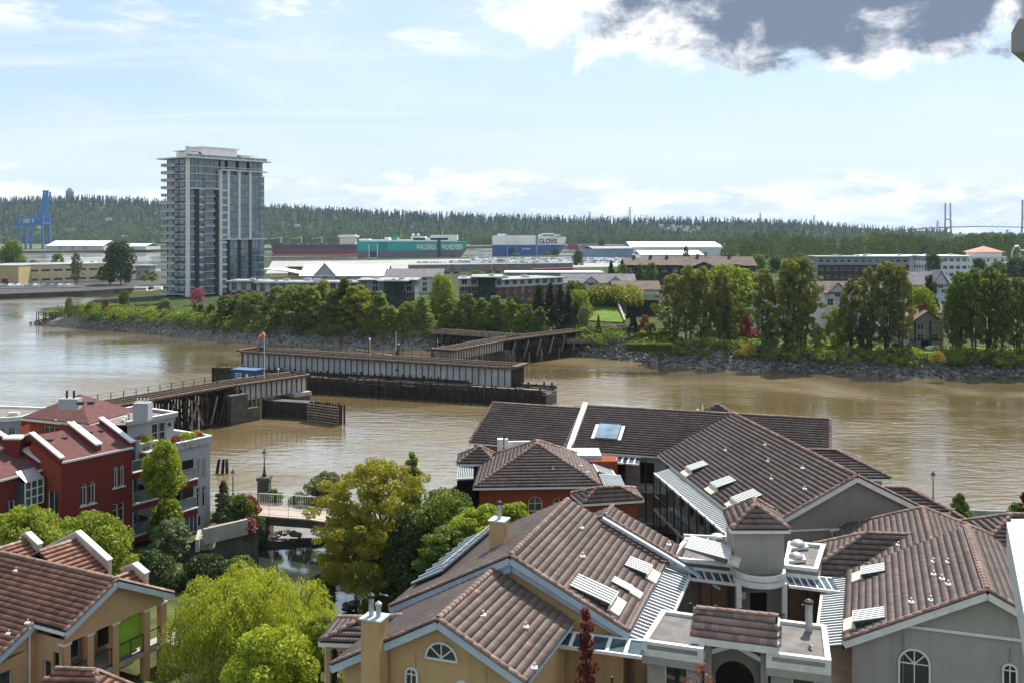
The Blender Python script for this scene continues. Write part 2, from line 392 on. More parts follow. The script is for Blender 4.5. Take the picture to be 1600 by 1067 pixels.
# leaf colours
lf_mid = leafmat('leaf_mid_green', (0.155, 0.215, 0.038), (0.06, 0.10, 0.022), 0.45)
lf_bank = leafmat('leaf_bank_green', (0.20, 0.25, 0.045), (0.07, 0.115, 0.024), 0.48)
lf_lime = leafmat('leaf_lime', (0.36, 0.41, 0.03), (0.15, 0.20, 0.02), 0.45, nscale=1.2)
lf_olive = leafmat('leaf_olive', (0.215, 0.235, 0.06), (0.09, 0.11, 0.03), 0.5)
lf_bright = leafmat('leaf_spring_green', (0.25, 0.30, 0.03), (0.11, 0.155, 0.02), 0.48)
lf_yellow = leafmat('leaf_yellow_green', (0.300, 0.300, 0.030), (0.144, 0.162, 0.024), 0.45)
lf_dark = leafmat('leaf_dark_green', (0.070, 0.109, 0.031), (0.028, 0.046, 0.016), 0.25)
lf_conifer = leafmat('needle_dark_green', (0.046, 0.081, 0.040), (0.022, 0.040, 0.023), 0.12)
lf_conif_b = leafmat('needle_brownish', (0.060, 0.062, 0.029), (0.026, 0.029, 0.014), 0.15)
lf_red = leafmat('leaf_dark_red', (0.232, 0.054, 0.031), (0.109, 0.025, 0.019), 0.35)
lf_rust = leafmat('leaf_rust_orange', (0.26, 0.11, 0.04), (0.13, 0.06, 0.025), 0.35)
lf_pink = leafmat('blossom_pink', (0.34, 0.09, 0.14), (0.16, 0.05, 0.07), 0.3)
lf_yel = leafmat('blossom_yellow', (0.36, 0.26, 0.03), (0.16, 0.15, 0.03), 0.3)
lf_grey = leafmat('leaf_grey_green', (0.186, 0.225, 0.109), (0.078, 0.101, 0.046), 0.3)
lf_wil = leafmat('leaf_willow', (0.37, 0.40, 0.03), (0.12, 0.16, 0.02), 0.45, nscale=1.6)
lf_loc = leafmat('leaf_locust', (0.36, 0.33, 0.03), (0.15, 0.16, 0.02), 0.45, nscale=0.7)
tree_proto('cotton_a', lf_olive, 'tall', 20, 4.6, 1.6, 12500, 0.24, 11, clumps=90, cr=0.21, trunks=3, spread=0.22, limbs=34, tr=0.26, jag=0.7)
tree_proto('cotton_b', lf_olive, 'tall', 20, 4.0, 2.6, 10500, 0.24, 12, clumps=80, cr=0.22, trunks=2, spread=0.25, limbs=30, tr=0.26, jag=0.7)
tree_proto('cotton_c', lf_olive, 'tall', 20, 5.2, 1.6, 14500, 0.24, 13, clumps=100, cr=0.19, trunks=4, spread=0.30, limbs=36, tr=0.24, jag=0.8)
tree_proto('bank_a', lf_mid, 'egg', 10, 3.2, 0.5, 6500, 0.22, 21, clumps=46, cr=0.27, limbs=14, jag=0.6)
tree_proto('bank_b', lf_mid, 'tall', 10, 2.7, 0.4, 6000, 0.22, 22, clumps=44, cr=0.28, limbs=14, jag=0.6)
tree_proto('bank_c', lf_mid, 'round', 10, 3.9, 0.8, 7000, 0.23, 23, clumps=48, cr=0.26, limbs=14, jag=0.6)
tree_proto('conifer', lf_conifer, 'cone', 10, 2.6, 0.3, 4200, 0.26, 31, clumps=70, cr=0.24, limbs=20, upbias=-0.1, hang=0.5, squash=0.5)
tree_proto('round_tree', lf_mid, 'round', 10, 4.4, 1.6, 5200, 0.30, 41, clumps=50, cr=0.30, limbs=16)
tree_proto('shrub', lf_mid, 'dome', 2.2, 1.9, 0.05, 1500, 0.17, 51, clumps=22, cr=0.42, limbs=6, tr=0.05)
tree_proto('shrub_low', lf_mid, 'dome', 1.4, 2.2, 0.0, 1300, 0.17, 52, clumps=22, cr=0.40, limbs=5, tr=0.05)
def mass(name, label, cat, items, lm, seed, leafscale=1.0, structure=None):
    """a far-off wood that reads as one mass: many trees merged. items: (x,y,z,H,R,kind,n,leaf)"""
    rng = np.random.default_rng(seed); VV, FF, k = [], [], 0
    for (x, y, z, H, R, kind, n, leaf) in items:
        t = rng.uniform(0, 1, n) ** (1.25 if kind == 'cone' else 0.85)
        if kind == 'cone': e = (1 - t) * np.minimum(1, 5 * t + 0.4)
        elif kind == 'tall': e = np.minimum(1, 1.6 * t + 0.5) * np.sqrt(np.maximum(0.02, 1 - t ** 3))
        else: e = np.sqrt(np.maximum(0.02, 1 - (2 * t - 0.8) ** 2 / 1.45))
        a = rng.uniform(0, 2 * pi, n); lob = 1 + 0.28 * np.sin(a * 3 + x) * np.sin(t * 9 + y)
        rr = e * R * lob * np.sqrt(rng.uniform(0.35, 1.0, n))
        p = np.stack([x + rr * np.cos(a), y + rr * np.sin(a), z + H * (0.06 + 0.94 * t)], 1)
        o = np.stack([np.cos(a), np.sin(a), t * 0.6], 1)
        v, f = leaf_quads(p, leaf, rng, o, 0.25, 1.5, 0.4 if kind == 'cone' else 0)
        VV.append(v); FF.append(f + k); k += len(v)
    o = link(bpy.data.objects.new(name, npmesh(name, np.concatenate(VV), np.concatenate(FF), lm)))
    return tag(o, label, cat, None, 'stuff')
# ---------------------------------------------------------------- walls with real openings and windows
WIN = {}
def window_mesh(w, h, style, fm, gm, fw, simple):
    key = (round(w, 2), round(h, 2), style, fm.name, gm.name, fw, simple)
    if key in WIN: return WIN[key]
    fr, pn = MB(), MB(); d = fw * 0.9
    if 'a' in style or 'h' in style:               # round-headed: frame follows the arch (h = half-round fan)
        r = w / 2; zc = h - r; n = 12
        ar = lambda rr: [Vector((r + rr * cos(pi - pi * i / n), 0, zc + rr * sin(pi * i / n))) for i in range(n + 1)]
        o, i_ = ar(r), ar(r - fw)
        for k in range(n):
            for y0, y1 in ((-d * .3, d),):
                q = [o[k], o[k + 1], i_[k + 1], i_[k]]; fr.prism([v + Vector((0, y0, 0)) for v in q], (0, y1 - y0, 0))
        if zc > 0.05:
            for x in (0, w - fw): fr.ob((x, -d * .3, 0), (fw, 0, 0), (0, d * 1.3, 0), (0, 0, zc))
        fr.ob((fw, -d * .3, 0), (w - 2 * fw, 0, 0), (0, d * 1.3, 0), (0, 0, fw))
        pn.poly([Vector((fw * .5, d * .5, fw * .5)), Vector((w - fw * .5, d * .5, fw * .5)), Vector((w - fw * .5, d * .5, max(zc, fw * .5)))] + [p + Vector((0, d * .5, 0)) for p in i_[::-1][1:-1]] + [Vector((fw * .5, d * .5, max(zc, fw * .5)))])
        m = fw * .6
        if 'h' in style:
            for a in (pi / 4, pi / 2, 3 * pi / 4): fr.bar(Vector((r, d * .2, zc + fw)), Vector((r + (r - fw) * cos(a), d * .2, zc + (r - fw) * sin(a))), m, m, Vector((0, 1, 0)))
        else:
            fr.ob((r - m / 2, 0, fw), (m, 0, 0), (0, d * .8, 0), (0, 0, h - 2 * fw)); fr.ob((fw, 0, zc - m / 2), (w - 2 * fw, 0, 0), (0, d * .8, 0), (0, 0, m))
            if 'f' in style:
                for a in (pi / 4, 3 * pi / 4): fr.bar(Vector((r, d * .2, zc)), Vector((r + (r - fw) * cos(a), d * .2, zc + (r - fw) * sin(a))), m, m, Vector((0, 1, 0)))
                fr.ob((fw, 0, zc * .5), (w - 2 * fw, 0, 0), (0, d * .8, 0), (0, 0, m))
    else:
        for x in (0, w - fw): fr.ob((x, 0, 0), (fw, 0, 0), (0, d, 0), (0, 0, h))
        for z in (0, h - fw): fr.ob((fw, 0, z), (w - 2 * fw, 0, 0), (0, d, 0), (0, 0, fw))
        m = fw * .65
        for ch in style:
            if ch.isdigit():
                for k in range(1, int(ch)): fr.ob((w * k / int(ch) - m / 2, d * .15, fw), (m, 0, 0), (0, d * .7, 0), (0, 0, h - 2 * fw))
        if 'x' in style or 't' in style:
            z = h * (.5 if 'x' in style else .72); fr.ob((fw, d * .15, z), (w - 2 * fw, 0, 0), (0, d * .7, 0), (0, 0, m))
        pn.poly([(fw * .5, d * .6, fw * .5), (w - fw * .5, d * .6, fw * .5), (w - fw * .5, d * .6, h - fw * .5), (fw * .5, d * .6, h - fw * .5)])
    if simple:
        me = meshdata('window', fr.v + pn.v, fr.f + [tuple(i + len(fr.v) for i in f) for f in pn.f], fm); me.materials.append(gm)
        me.polygons.foreach_set('material_index', [0] * len(fr.f) + [1] * len(pn.f)); r = (me, None)
    else: r = (meshdata('window', fr.v, fr.f, fm), meshdata('pane', pn.v, pn.f, gm))
    WIN[key] = r; return r
def place_window(par, pos, u, w, h, style, fm, gm, fw=.07, simple=False, name='window'):
    a, b = window_mesh(w, h, style, fm, gm, fw, simple)
    o = bpy.data.objects.new(name, a); COL.objects.link(o); o.parent = par
    o.location = Vector(pos) - WLOC.get(par.name, Vector()); o.rotation_euler = (0, 0, atan2(u[1], u[0]))
    if b: p = bpy.data.objects.new('pane', b); COL.objects.link(p); p.parent = o
    return o
def facade(par, O, u, W, z0, z1, wins, wm, fm=None, gm=None, rec=.12, fw=.07, simple=False, top=None, name='wall', sills=False):
    """outer wall of length W from O along u (left to right seen from outside). wins: (u0, z, w, h, style). top: optional polyline [(u,z)] replacing the flat top"""
    fm = fm or white_trim; gm = gm or glass; u = Vector((u[0], u[1], 0)).normalized(); n = Vector((u.y, -u.x, 0)); O = v3(O, 0)
    pt = lambda a, z, d=0.0: O + u * a + UP * z - n * d
    us = sorted({0.0, W} | {round(q, 3) for w_ in wins for q in (w_[0], w_[0] + w_[2])}); zs = sorted({z0, z1} | {round(q, 3) for w_ in wins for q in (w_[1], w_[1] + w_[3])})
    mb = MB()
    for i in range(len(us) - 1):
        run = None
        for j in range(len(zs) - 1):
            cu, cz = (us[i] + us[i + 1]) / 2, (zs[j] + zs[j + 1]) / 2
            hole = any(w_[0] < cu < w_[0] + w_[2] and w_[1] < cz < w_[1] + w_[3] for w_ in wins)
            if not hole and run is None: run = zs[j]
            if (hole or j == len(zs) - 2) and run is not None:
                e = zs[j] if hole else zs[j + 1]; mb.poly([pt(us[i], run), pt(us[i + 1], run), pt(us[i + 1], e), pt(us[i], e)]); run = None
    if top: mb.poly([pt(0, z1), pt(W, z1)] + [pt(a, z) for a, z in top[::-1]])
    for (a, z, w, h, st) in wins:
        c = [(a, z), (a + w, z), (a + w, z + h), (a, z + h)]
        for k in range(4):
            p, q = c[k], c[(k + 1) % 4]; mb.poly([pt(*p), pt(*p, rec + .05), pt(*q, rec + .05), pt(*q)])
        if 'a' in st or 'h' in st:
            r = w / 2; zc = z + h - r; arc = [(a + r + r * cos(pi - pi * i / 12), zc + r * sin(pi * i / 12)) for i in range(13)]
            mb.poly([pt(a, z + h)] + [pt(*p) for p in arc[6::-1]][::1]); mb.poly([pt(a + w, z + h)] + [pt(*p) for p in arc[:5:-1]][::-1][::-1])
    mb.build(name, wm, par)
    for (a, z, w, h, st) in wins:
        if 'D' in st:
            MB().poly([pt(a, z, rec + .04), pt(a + w, z, rec + .04), pt(a + w, z + h, rec + .04), pt(a, z + h, rec + .04)]).build('doorway', dark_in, par); continue
        place_window(par, pt(a, z, rec), u, w, h, st, fm, gm, fw, simple)
        if sills: MB().ob(pt(a - .08, z - .1) , u * (w + .16), n * .09, UP * .1).build('sill', fm, par)
def railing(par, pts, h=1.05, m=None, post=1.5, bars=0.0, name='railing', cross=False, glassy=None, r=.025):
    m = m or black_m; mb = MB(); gp = MB()
    for a, b in zip(pts, pts[1:]):
        a, b = Vector(a), Vector(b); L = (b - a).length; k = max(1, round(L / post))
        mb.bar(a + UP * h, b + UP * h, r * 2.2, r * 1.6); mb.bar(a + UP * .12, b + UP * .12, r * 1.4)
        for i in range(k + 1): p = a.lerp(b, i / k); mb.bar(p, p + UP * h, r * 1.8)
        if bars:
            q = int(L / bars)
            for i in range(1, q): p = a.lerp(b, i / q); mb.bar(p + UP * .12, p + UP * h, r * .8)
        if cross:
            for i in range(k):
                p, q = a.lerp(b, i / k), a.lerp(b, (i + 1) / k); mb.bar(p + UP * .15, q + UP * h, r).bar(p + UP * h, q + UP * .15, r)
        if glassy:
            for i in range(k): p, q = a.lerp(b, (i + .03) / k), a.lerp(b, (i + .97) / k); gp.ob(p + UP * .1, q - p, UP * (h - .16), (q - p).cross(UP).normalized() * .012)
    o = mb.build(name, m, par)
    if glassy: gp.build('glass_panel', glassy, o)
    return o
rail_glass = glassmat('railing_glass', (0.12, 0.15, 0.16), 0.1, 0.9)
# ---------------------------------------------------------------- water
def water_mat(name, c1, c2, rough, b1, b2, sc, cior=1.5, cmin=0.3):
    m = bpy.data.materials.new(name); m.use_nodes = True; nt = m.node_tree; N = nt.nodes; L = nt.links
    b = N['Principled BSDF']; geo = N.new('ShaderNodeNewGeometry')
    def nz(s, st, d=4, r=0.55, dist=0.0, rot=0.25):
        mp = N.new('ShaderNodeMapping'); mp.inputs['Scale'].default_value = st; mp.inputs['Rotation'].default_value = (0, 0, rot); L.new(geo.outputs['Position'], mp.inputs[0])
        t = N.new('ShaderNodeTexNoise'); t.inputs['Scale'].default_value = s; t.inputs['Detail'].default_value = d; t.inputs['Roughness'].default_value = r; t.inputs['Distortion'].default_value = dist
        L.new(mp.outputs[0], t.inputs['Vector']); return t.outputs['Fac']
    def mr(v, a, b_, c, d):
        n = N.new('ShaderNodeMapRange'); n.interpolation_type = 'SMOOTHSTEP'; L.new(v, n.inputs[0])
        for i, q in enumerate((a, b_, c, d)): n.inputs[i + 1].default_value = q
        return n.outputs[0]
    patch = nz(0.022 * sc, (0.55, 1.0, 1), 5, 0.6, 1.2)          # slicks and upwellings drifting with the stream
    mx = N.new('ShaderNodeMix'); mx.data_type = 'RGBA'; L.new(mr(nz(0.05 * sc, (0.4, 1, 1), 5, 0.6, 0.8), 0.35, 0.68, 0, 1), mx.inputs[0]); mx.inputs[6].default_value = (*c2, 1); mx.inputs[7].default_value = (*c1, 1)
    L.new(mx.outputs[2], b.inputs['Base Color'])
    L.new(mr(patch, 0.38, 0.62, rough * 0.6, rough * 2.4), b.inputs['Roughness'])
    b.inputs['IOR'].default_value = 1.4; b.inputs['Specular IOR Level'].default_value = 0.5
    L.new(mr(patch, 0.46, 0.66, 1.0, cmin), b.inputs['Coat Weight']); b.inputs['Coat Roughness'].default_value = 0.06; b.inputs['Coat IOR'].default_value = cior
    w1 = nz(0.55 * sc, (0.5, 1.3, 1), 3, 0.5, 0.3); w2 = nz(2.2 * sc, (0.6, 1.2, 1), 3, 0.55, 0.2, 0.5)
    a = N.new('ShaderNodeBump'); L.new(w1, a.inputs['Height']); a.inputs['Distance'].default_value = 0.25; L.new(mr(patch, 0.36, 0.64, b1 * 0.12, b1), a.inputs['Strength'])
    c = N.new('ShaderNodeBump'); L.new(w2, c.inputs['Height']); c.inputs['Distance'].default_value = 0.06; L.new(mr(patch, 0.36, 0.64, b2 * 0.12, b2), c.inputs['Strength']); L.new(a.outputs[0], c.inputs['Normal'])
    L.new(c.outputs[0], b.inputs['Normal']); L.new(c.outputs[0], b.inputs['Coat Normal'])
    return m
river_m = water_mat('muddy_river_water', (0.17, 0.128, 0.065), (0.14, 0.098, 0.042), 0.09, 1.0, 0.8, 1.0)
far_m = water_mat('pale_far_water', (0.22, 0.19, 0.14), (0.19, 0.16, 0.12), 0.16, 0.5, 0.5, 0.4)
tag(MB().poly([(-420, 60, 0), (320, 60, 0), (360, 640, 0), (-520, 640, 0)]).build('river', river_m), 'muddy brown river with sky reflections flowing past the buildings', 'river', None, 'structure')
tag(MB().poly([(-9000, -200, -0.35), (9000, -200, -0.35), (9000, 13900, -0.35), (-9000, 13900, -0.35)]).build('far_water', far_m), 'wide pale river arm beyond the islands', 'water', None, 'structure')

# ---------------------------------------------------------------- far banks and land
BANK = [P(x, y, 0.0) for x, y in ((44, 507), (120, 513), (200, 519), (300, 528), (400, 536), (500, 540), (600, 544), (680, 546), (760, 548), (860, 552), (960, 561), (1040, 570), (1120, 576), (1200, 580), (1300, 584), (1400, 588), (1500, 590), (1600, 592), (1720, 595), (1900, 598))]
def inward(i):
    a, b = BANK[max(0, i - 1)], BANK[min(len(BANK) - 1, i + 1)]; d = (b - a).normalized(); return Vector((-d.y, d.x, 0))
TOPZ = 4.25
BTOP = [v3(p + inward(i) * (3.6 if i < 10 else 4.6), TOPZ) for i, p in enumerate(BANK)]
BTOP[0] = v3(BANK[0] + Vector((7, 5, 0)), 2.6)
back = [Vector((560, 560, TOPZ)), Vector((2600, 2300, TOPZ)), Vector((420, 2300, TOPZ)), Vector((300, 1380, TOPZ)), Vector((150, 1380, TOPZ)), Vector((140, 1150, TOPZ)), Vector((-60, 985, TOPZ)), Vector((-225, 905, TOPZ)), Vector((-215, 700, TOPZ)), P(300, 447, 2.6), P(255, 458, 2.6), P(150, 474, 2.6)]
back[-3:] = [v3(p, TOPZ) for p in back[-3:]]
tag(MB().poly(BTOP + back).build('island_ground', mat('island_undergrowth', (0.04, 0.055, 0.018), .98, .4, .2, .6, 1.2)), 'overgrown ground of the island across the river', 'ground', None, 'structure')
mb = MB()
for i in range(len(BANK) - 1):
    mb.poly([v3(BANK[i] - inward(i) * 1.5, -1), v3(BANK[i + 1] - inward(i + 1) * 1.5, -1), BTOP[i + 1] + Vector((0, 0, .01)), BTOP[i] + Vector((0, 0, .01))])
bk = [BTOP[0]] + back[::-1][:5]
for i in range(len(bk) - 1):
    mb.poly([bk[i], bk[i + 1], v3(bk[i + 1] + Vector((-5, 5, 0)), -1), v3(bk[i] + Vector((-5, 5, 0)), -1)])
tag(mb.build('river_bank', rock_m), 'sloping rocky bank of the island', 'bank', None, 'structure')
L2 = [P(-300, 461, 2.2), P(0, 460, 2.2), P(132, 455, 2.2), P(180, 452, 2.0), P(262, 448, 2.0), P(300, 432, 2.0), P(300, 424, 2.0), P(0, 424, 2.0), P(-300, 424, 2.0)]
mb = MB(); mb.poly(L2)
for i in range(len(L2)): a, b = L2[i], L2[(i + 1) % len(L2)]; mb.poly([a, v3(a, -1), v3(b, -1), b])
tag(mb.build('wharf_ground', asphalt), 'grey paved wharf ground with the yellow buildings', 'ground', None, 'structure')
L3 = [P(-900, 393, 3), P(0, 393, 3), P(268, 390, 3), P(430, 388, 3), P(900, 384, 3), P(1120, 383, 3), Vector((2600, 2350, 3)), Vector((9000, 6000, 3)), Vector((9000, 13500, 3)), Vector((-9000, 13500, 3)), Vector((-9000, 2500, 3))]
mb = MB(); mb.poly(L3)
for i in range(6): a, b = L3[i], L3[i + 1]; mb.poly([a, v3(a, -1), v3(b, -1), b])
tag(mb.build('far_shore', mat('far_ground', (0.10, 0.11, 0.06), 0.95, 0.3, 0.01)), 'flat ground of the far shore below the hills', 'ground', None, 'structure')

# riprap stones along the banks: too many and too small to pick apart
def rocks(name, label, line, tops, n, r0, r1, seed):
    rng = random.Random(seed); base = [(0, 0, 1), (.9, .1, .2), (.25, .88, .25), (-.75, .5, .1), (-.7, -.6, .2), (.3, -.9, .15), (0, 0, -.7)]
    fs = [(0, 1, 2), (0, 2, 3), (0, 3, 4), (0, 4, 5), (0, 5, 1), (6, 2, 1), (6, 3, 2), (6, 4, 3), (6, 5, 4), (6, 1, 5)]
    VV, FF = [], []
    for i in range(n):
        k = rng.random() * (len(line) - 1); j = int(k); f = k - j
        a = line[j].lerp(line[j + 1], f); b = tops[j].lerp(tops[j + 1], f); t = rng.random() ** 0.8 * 1.02 - 0.04
        c = a.lerp(b, t); r = rng.uniform(r0, r1) * (1.25 - 0.5 * t); an = rng.random() * 6.28; s = [rng.uniform(.6, 1.3) for _ in range(3)]; k0 = len(VV)
        for (x, y, z) in base:
            x *= s[0] * rng.uniform(.75, 1.2); y *= s[1] * rng.uniform(.75, 1.2); z *= s[2] * .7
            VV.append((c.x + r * (x * cos(an) - y * sin(an)), c.y + r * (x * sin(an) + y * cos(an)), c.z + r * z + 0.1))
        FF += [(k0 + p, k0 + q, k0 + w) for p, q, w in fs]
    o = link(bpy.data.objects.new(name, npmesh(name, VV, FF, rock_m))); return tag(o, label, 'rocks', None, 'stuff')
rocks('riprap', 'loose grey riprap stones lining the island bank', BANK, BTOP, 7500, 0.25, 0.7, 5)

# ---------------------------------------------------------------- hills with their woods
HT = [(-900, 318), (0, 322), (60, 319), (150, 318), (260, 325), (420, 332), (600, 341), (800, 348), (1000, 352), (1150, 354), (1250, 357), (1330, 362), (1430, 368), (2600, 371)]
def hill_z(x, y):
    c = 800 + F * x / y; 
    for (a, ya), (b, yb) in zip(HT, HT[1:]):
        if a <= c <= b: t = ya + (yb - ya) * (c - a) / (b - a); break
    else: t = HT[0][1] if c < 0 else HT[-1][1]
    ridge = 2950.0; top = max(3, CH + (HZ - t) / F * ridge)
    s = min(1, max(0, (y - 2150) / (ridge - 2150))); s = s * s * (3 - 2 * s)
    w = 1 + 0.10 * sin(x * 0.004 + 1) * sin(y * 0.006)
    return 3 + (top - 3) * s * (w if s < 0.96 else 1)
g = []; nx, ny = 90, 24; xs = np.linspace(-2600, 2600, nx); ys = np.concatenate([np.linspace(2100, 3000, 18), np.linspace(3100, 4200, 6)])
VV = [(x * y / 2500, y, hill_z(x * y / 2500, min(y, 2950)) - 0.6) for y in ys for x in xs]
FF = [(j * nx + i, j * nx + i + 1, (j + 1) * nx + i + 1, (j + 1) * nx + i) for j in range(len(ys) - 1) for i in range(nx - 1)]
tag(link(bpy.data.objects.new('hills', npmesh('hills', VV, FF, mat('wooded_hill_ground', (0.03, 0.042, 0.018), 0.95, 0.4, 0.006)))), 'long wooded hills along the horizon', 'hill', None, 'structure')
rd = random.Random(4); con, dec = [], []
for i in range(7400):
    y = rd.uniform(2120, 2990); c = rd.uniform(-260, 1480); x = (c - 800) / F * y; s = (y - 2120) / 870
    z = hill_z(x, y) - 1
    if c > 1250 and rd.random() < .4: continue
    cone = rd.random() < (0.06 + 0.78 * s ** 1.6) * (0.6 + 0.8 * (0.5 + 0.5 * sin(x * .006) * sin(y * .011 + x * .002)))
    if cone: con.append((x, y, z, rd.uniform(15, 27), rd.uniform(3.2, 4.8), 'cone', 60, 2.2))
    else: dec.append((x, y, z, rd.uniform(9, 17), rd.uniform(5.5, 8.5), 'round', 56, 2.6))
for i in range(1040):                                   # the crest line
    c = rd.uniform(-260, 1345); y = rd.uniform(2930, 3010); x = (c - 800) / F * y
    con.append((x, y, hill_z(x, 2950) - 1, rd.uniform(14, 31) * (1 if c < 1300 else .6), rd.uniform(3.2, 5.2), 'cone', 60, 2.2))
for i in range(420):                                   # shore wood at the foot of the hills
    c = rd.uniform(300, 1150); y = rd.uniform(2060, 2110) if c > 880 else rd.uniform(1960, 2000); x = (c - 800) / F * y
    dec.append((x, y, 2, rd.uniform(14, 22), rd.uniform(6, 8.5), 'tall', 70, 2.5))
lf_hillcon = leafmat('far_needle', (0.045, 0.07, 0.036), (0.016, 0.03, 0.02), 0.1, nscale=0.012, gloss=0.0)
lf_hilldec = leafmat('far_leaf', (0.145, 0.19, 0.05), (0.045, 0.078, 0.024), 0.2, nscale=0.014, gloss=0.0)
mass('hill_conifers', 'dark pointed conifers covering the far hills', 'forest', con, lf_hillcon, 1)
mass('hill_woods', 'lighter leafy woods on the lower hillside', 'forest', dec, lf_hilldec, 2)
# broad belts of trees beyond the houses on the right
wood = []
for i in range(350):
    c = rd.uniform(1128, 1780); row = rd.random(); y = 800 + 420 * row; x = (c - 800) / F * y
    yt = 364 + 14 * (1 - row) + 5 * sin(c * .035) + rd.uniform(-3, 5) + (7 if c < 1240 and row < .5 else 0)
    H = CH - (yt - HZ) / F * y - 4; wood.append((x, y, 4, max(9, H), rd.uniform(4.5, 7), 'tall' if rd.random() < .6 else 'round', 210, 1.15))
mass('far_wood', 'dense belt of tall leafy trees beyond the houses', 'forest', wood, leafmat('belt_leaf', (0.125, 0.165, 0.042), (0.04, 0.07, 0.022), 0.25, nscale=0.05, gloss=0.0), 3)
wood = []
for i in range(230):
    c = rd.uniform(1330, 1900); y = rd.uniform(1500, 2100); x = (c - 800) / F * y; yt = 365 + rd.uniform(-2, 4)
    wood.append((x, y, 4, max(10, CH - (yt - HZ) / F * y - 4), rd.uniform(6, 10), 'tall', 110, 2.2))
mass('distant_wood', 'hazy line of distant trees under the big bridge', 'forest', wood, lf_hilldec, 7)

# ---------------------------------------------------------------- small things on the hills
def house_simple(name, label, cat, c, w, d, h, rz, wm, rm, group=None, rh=None):
    t = thing(name, label, cat, c, group); u = Vector((cos(rz), sin(rz), 0)); n = Vector((-u.y, u.x, 0)); o = Vector(c) - u * w / 2 - n * d / 2
    rh = rh or d * .32; MB().ob(o, u * w, n * d, UP * h).build('wall', wm, t)
    a, b = o + UP * h - n * .4 - u * .4, o + UP * h + n * (d + .4) - u * .4; m_ = (a + b) / 2 + UP * rh
    MB().prism([a, b, m_], u * (w + .8)).build('roof', rm, t)
    return t
def on_hill(c, y):                 # walk out along the sight line until it meets the hillside
    for k in range(2150, 2960, 4):
        x = (c - 800) / F * k; z = CH - (y - HZ) / F * k
        if hill_z(x, k) + 13 > z: return x, k - 40, hill_z(x, k) + 7
    return x, k, hill_z(x, k)
ORD = ['first', 'second', 'third', 'fourth', 'fifth', 'sixth', 'seventh', 'eighth', 'ninth', 'tenth', 'eleventh']
wh = mat('pale_house_wall', (0.5, 0.48, 0.44), 0.9, 0.1, 1); rf = mat('grey_house_roof', (0.16, 0.14, 0.13), 0.9, 0.2, 1)
hs = [(1030 + i * 6.5 + (i % 3) * 2, 352 + (i * 5) % 9) for i in range(9)]
for i, (c, y) in enumerate(hs):
    x, yy, z = on_hill(c, y)
    t = house_simple('hillside_house', f'{ORD[i]} pale house from the left in the hillside estate', 'house', (x, yy, z - 2), 13, 9, 7, 0.3 * (i % 4), wh, rf, 'houses of the hillside estate')
for c, y, lab in ((75, 353, 'lone house low on the hillside behind the blue crane'), (180, 340, 'pale house high in the wood right of the blue crane'), (205, 367, 'low white house by the green containers'), (470, 350, 'long pale house on the hill above the bulk ship')):
    x, yy, z = on_hill(c, y)
    house_simple('hillside_house', lab, 'house', (x, yy, z - 3), 13, 8, 5, .2, wh, rf)
t = thing('distant_tower_block', 'lone blue-grey round-topped high-rise on the hill crest', 'tower block', Q(109, 330, 3300))
c = Q(109, 330, 3300); hw = 13
MB().lathe(c, [(hw, -20), (hw, 62), (hw * .85, 68), (hw * .5, 70), (hw * .5, 75)], 10).build('shaft', mat('blue_grey_cladding', (0.16, 0.2, 0.27), 0.5, 0.1, .05), t)
mb = MB()
for k in range(16): mb.lathe(c + UP * (k * 4.0), [(hw + .25, 0), (hw + .25, 1.0)], 10)
mb.build('floor_band', mat('dark_floor_band', (0.07, 0.09, 0.13), 0.4, .1, .05), t)
def pylon(c, h, label):
    t = thing('transmission_tower', label, 'pylon', c, 'pylons on the skyline'); mb = MB(); w = h * .09
    for sx in (-1, 1):
        for sy in (-1, 1): mb.bar(c + V(sx * w, sy * w, 0), c + V(sx * w * .2, sy * w * .2, h), h * .012)
    for k in range(8):
        a, b = k / 8, (k + 1) / 8; wa, wb = w * (1 - .8 * a), w * (1 - .8 * b)
        for sy in (-1, 1): mb.bar(c + V(-wa, sy * wa, a * h), c + V(wb, sy * wb, b * h), h * .008).bar(c + V(wa, sy * wa, a * h), c + V(-wb, sy * wb, b * h), h * .008)
    mb.build('lattice', steel_far, t); mb = MB()
    for k in (.68, .82, .96): mb.bar(c + V(-h * .17, 0, h * k), c + V(h * .17, 0, h * k), h * .014)
    mb.build('crossarm', steel_far, t)
steel_far = mat('grey_lattice_steel', (0.22, 0.23, 0.25), 0.6, .1, .1)
for x, y0, y1, D, lab in ((984, 352, 324, 2990, 'lattice pylon on the hill crest above the blue ship'), (1188, 356, 333, 2990, 'lattice pylon on the crest left of the big bridge'), (1272, 358, 337, 2990, 'lattice pylon where the hill runs out'), (1465, 372, 345, 3600, 'lattice pylon just left of the nearer bridge tower'), (921, 350, 331, 2990, 'small lattice pylon on the crest above the white houses')):
    a = Q(x, y0, D); pylon(a, (y0 - y1) / F * D, lab)

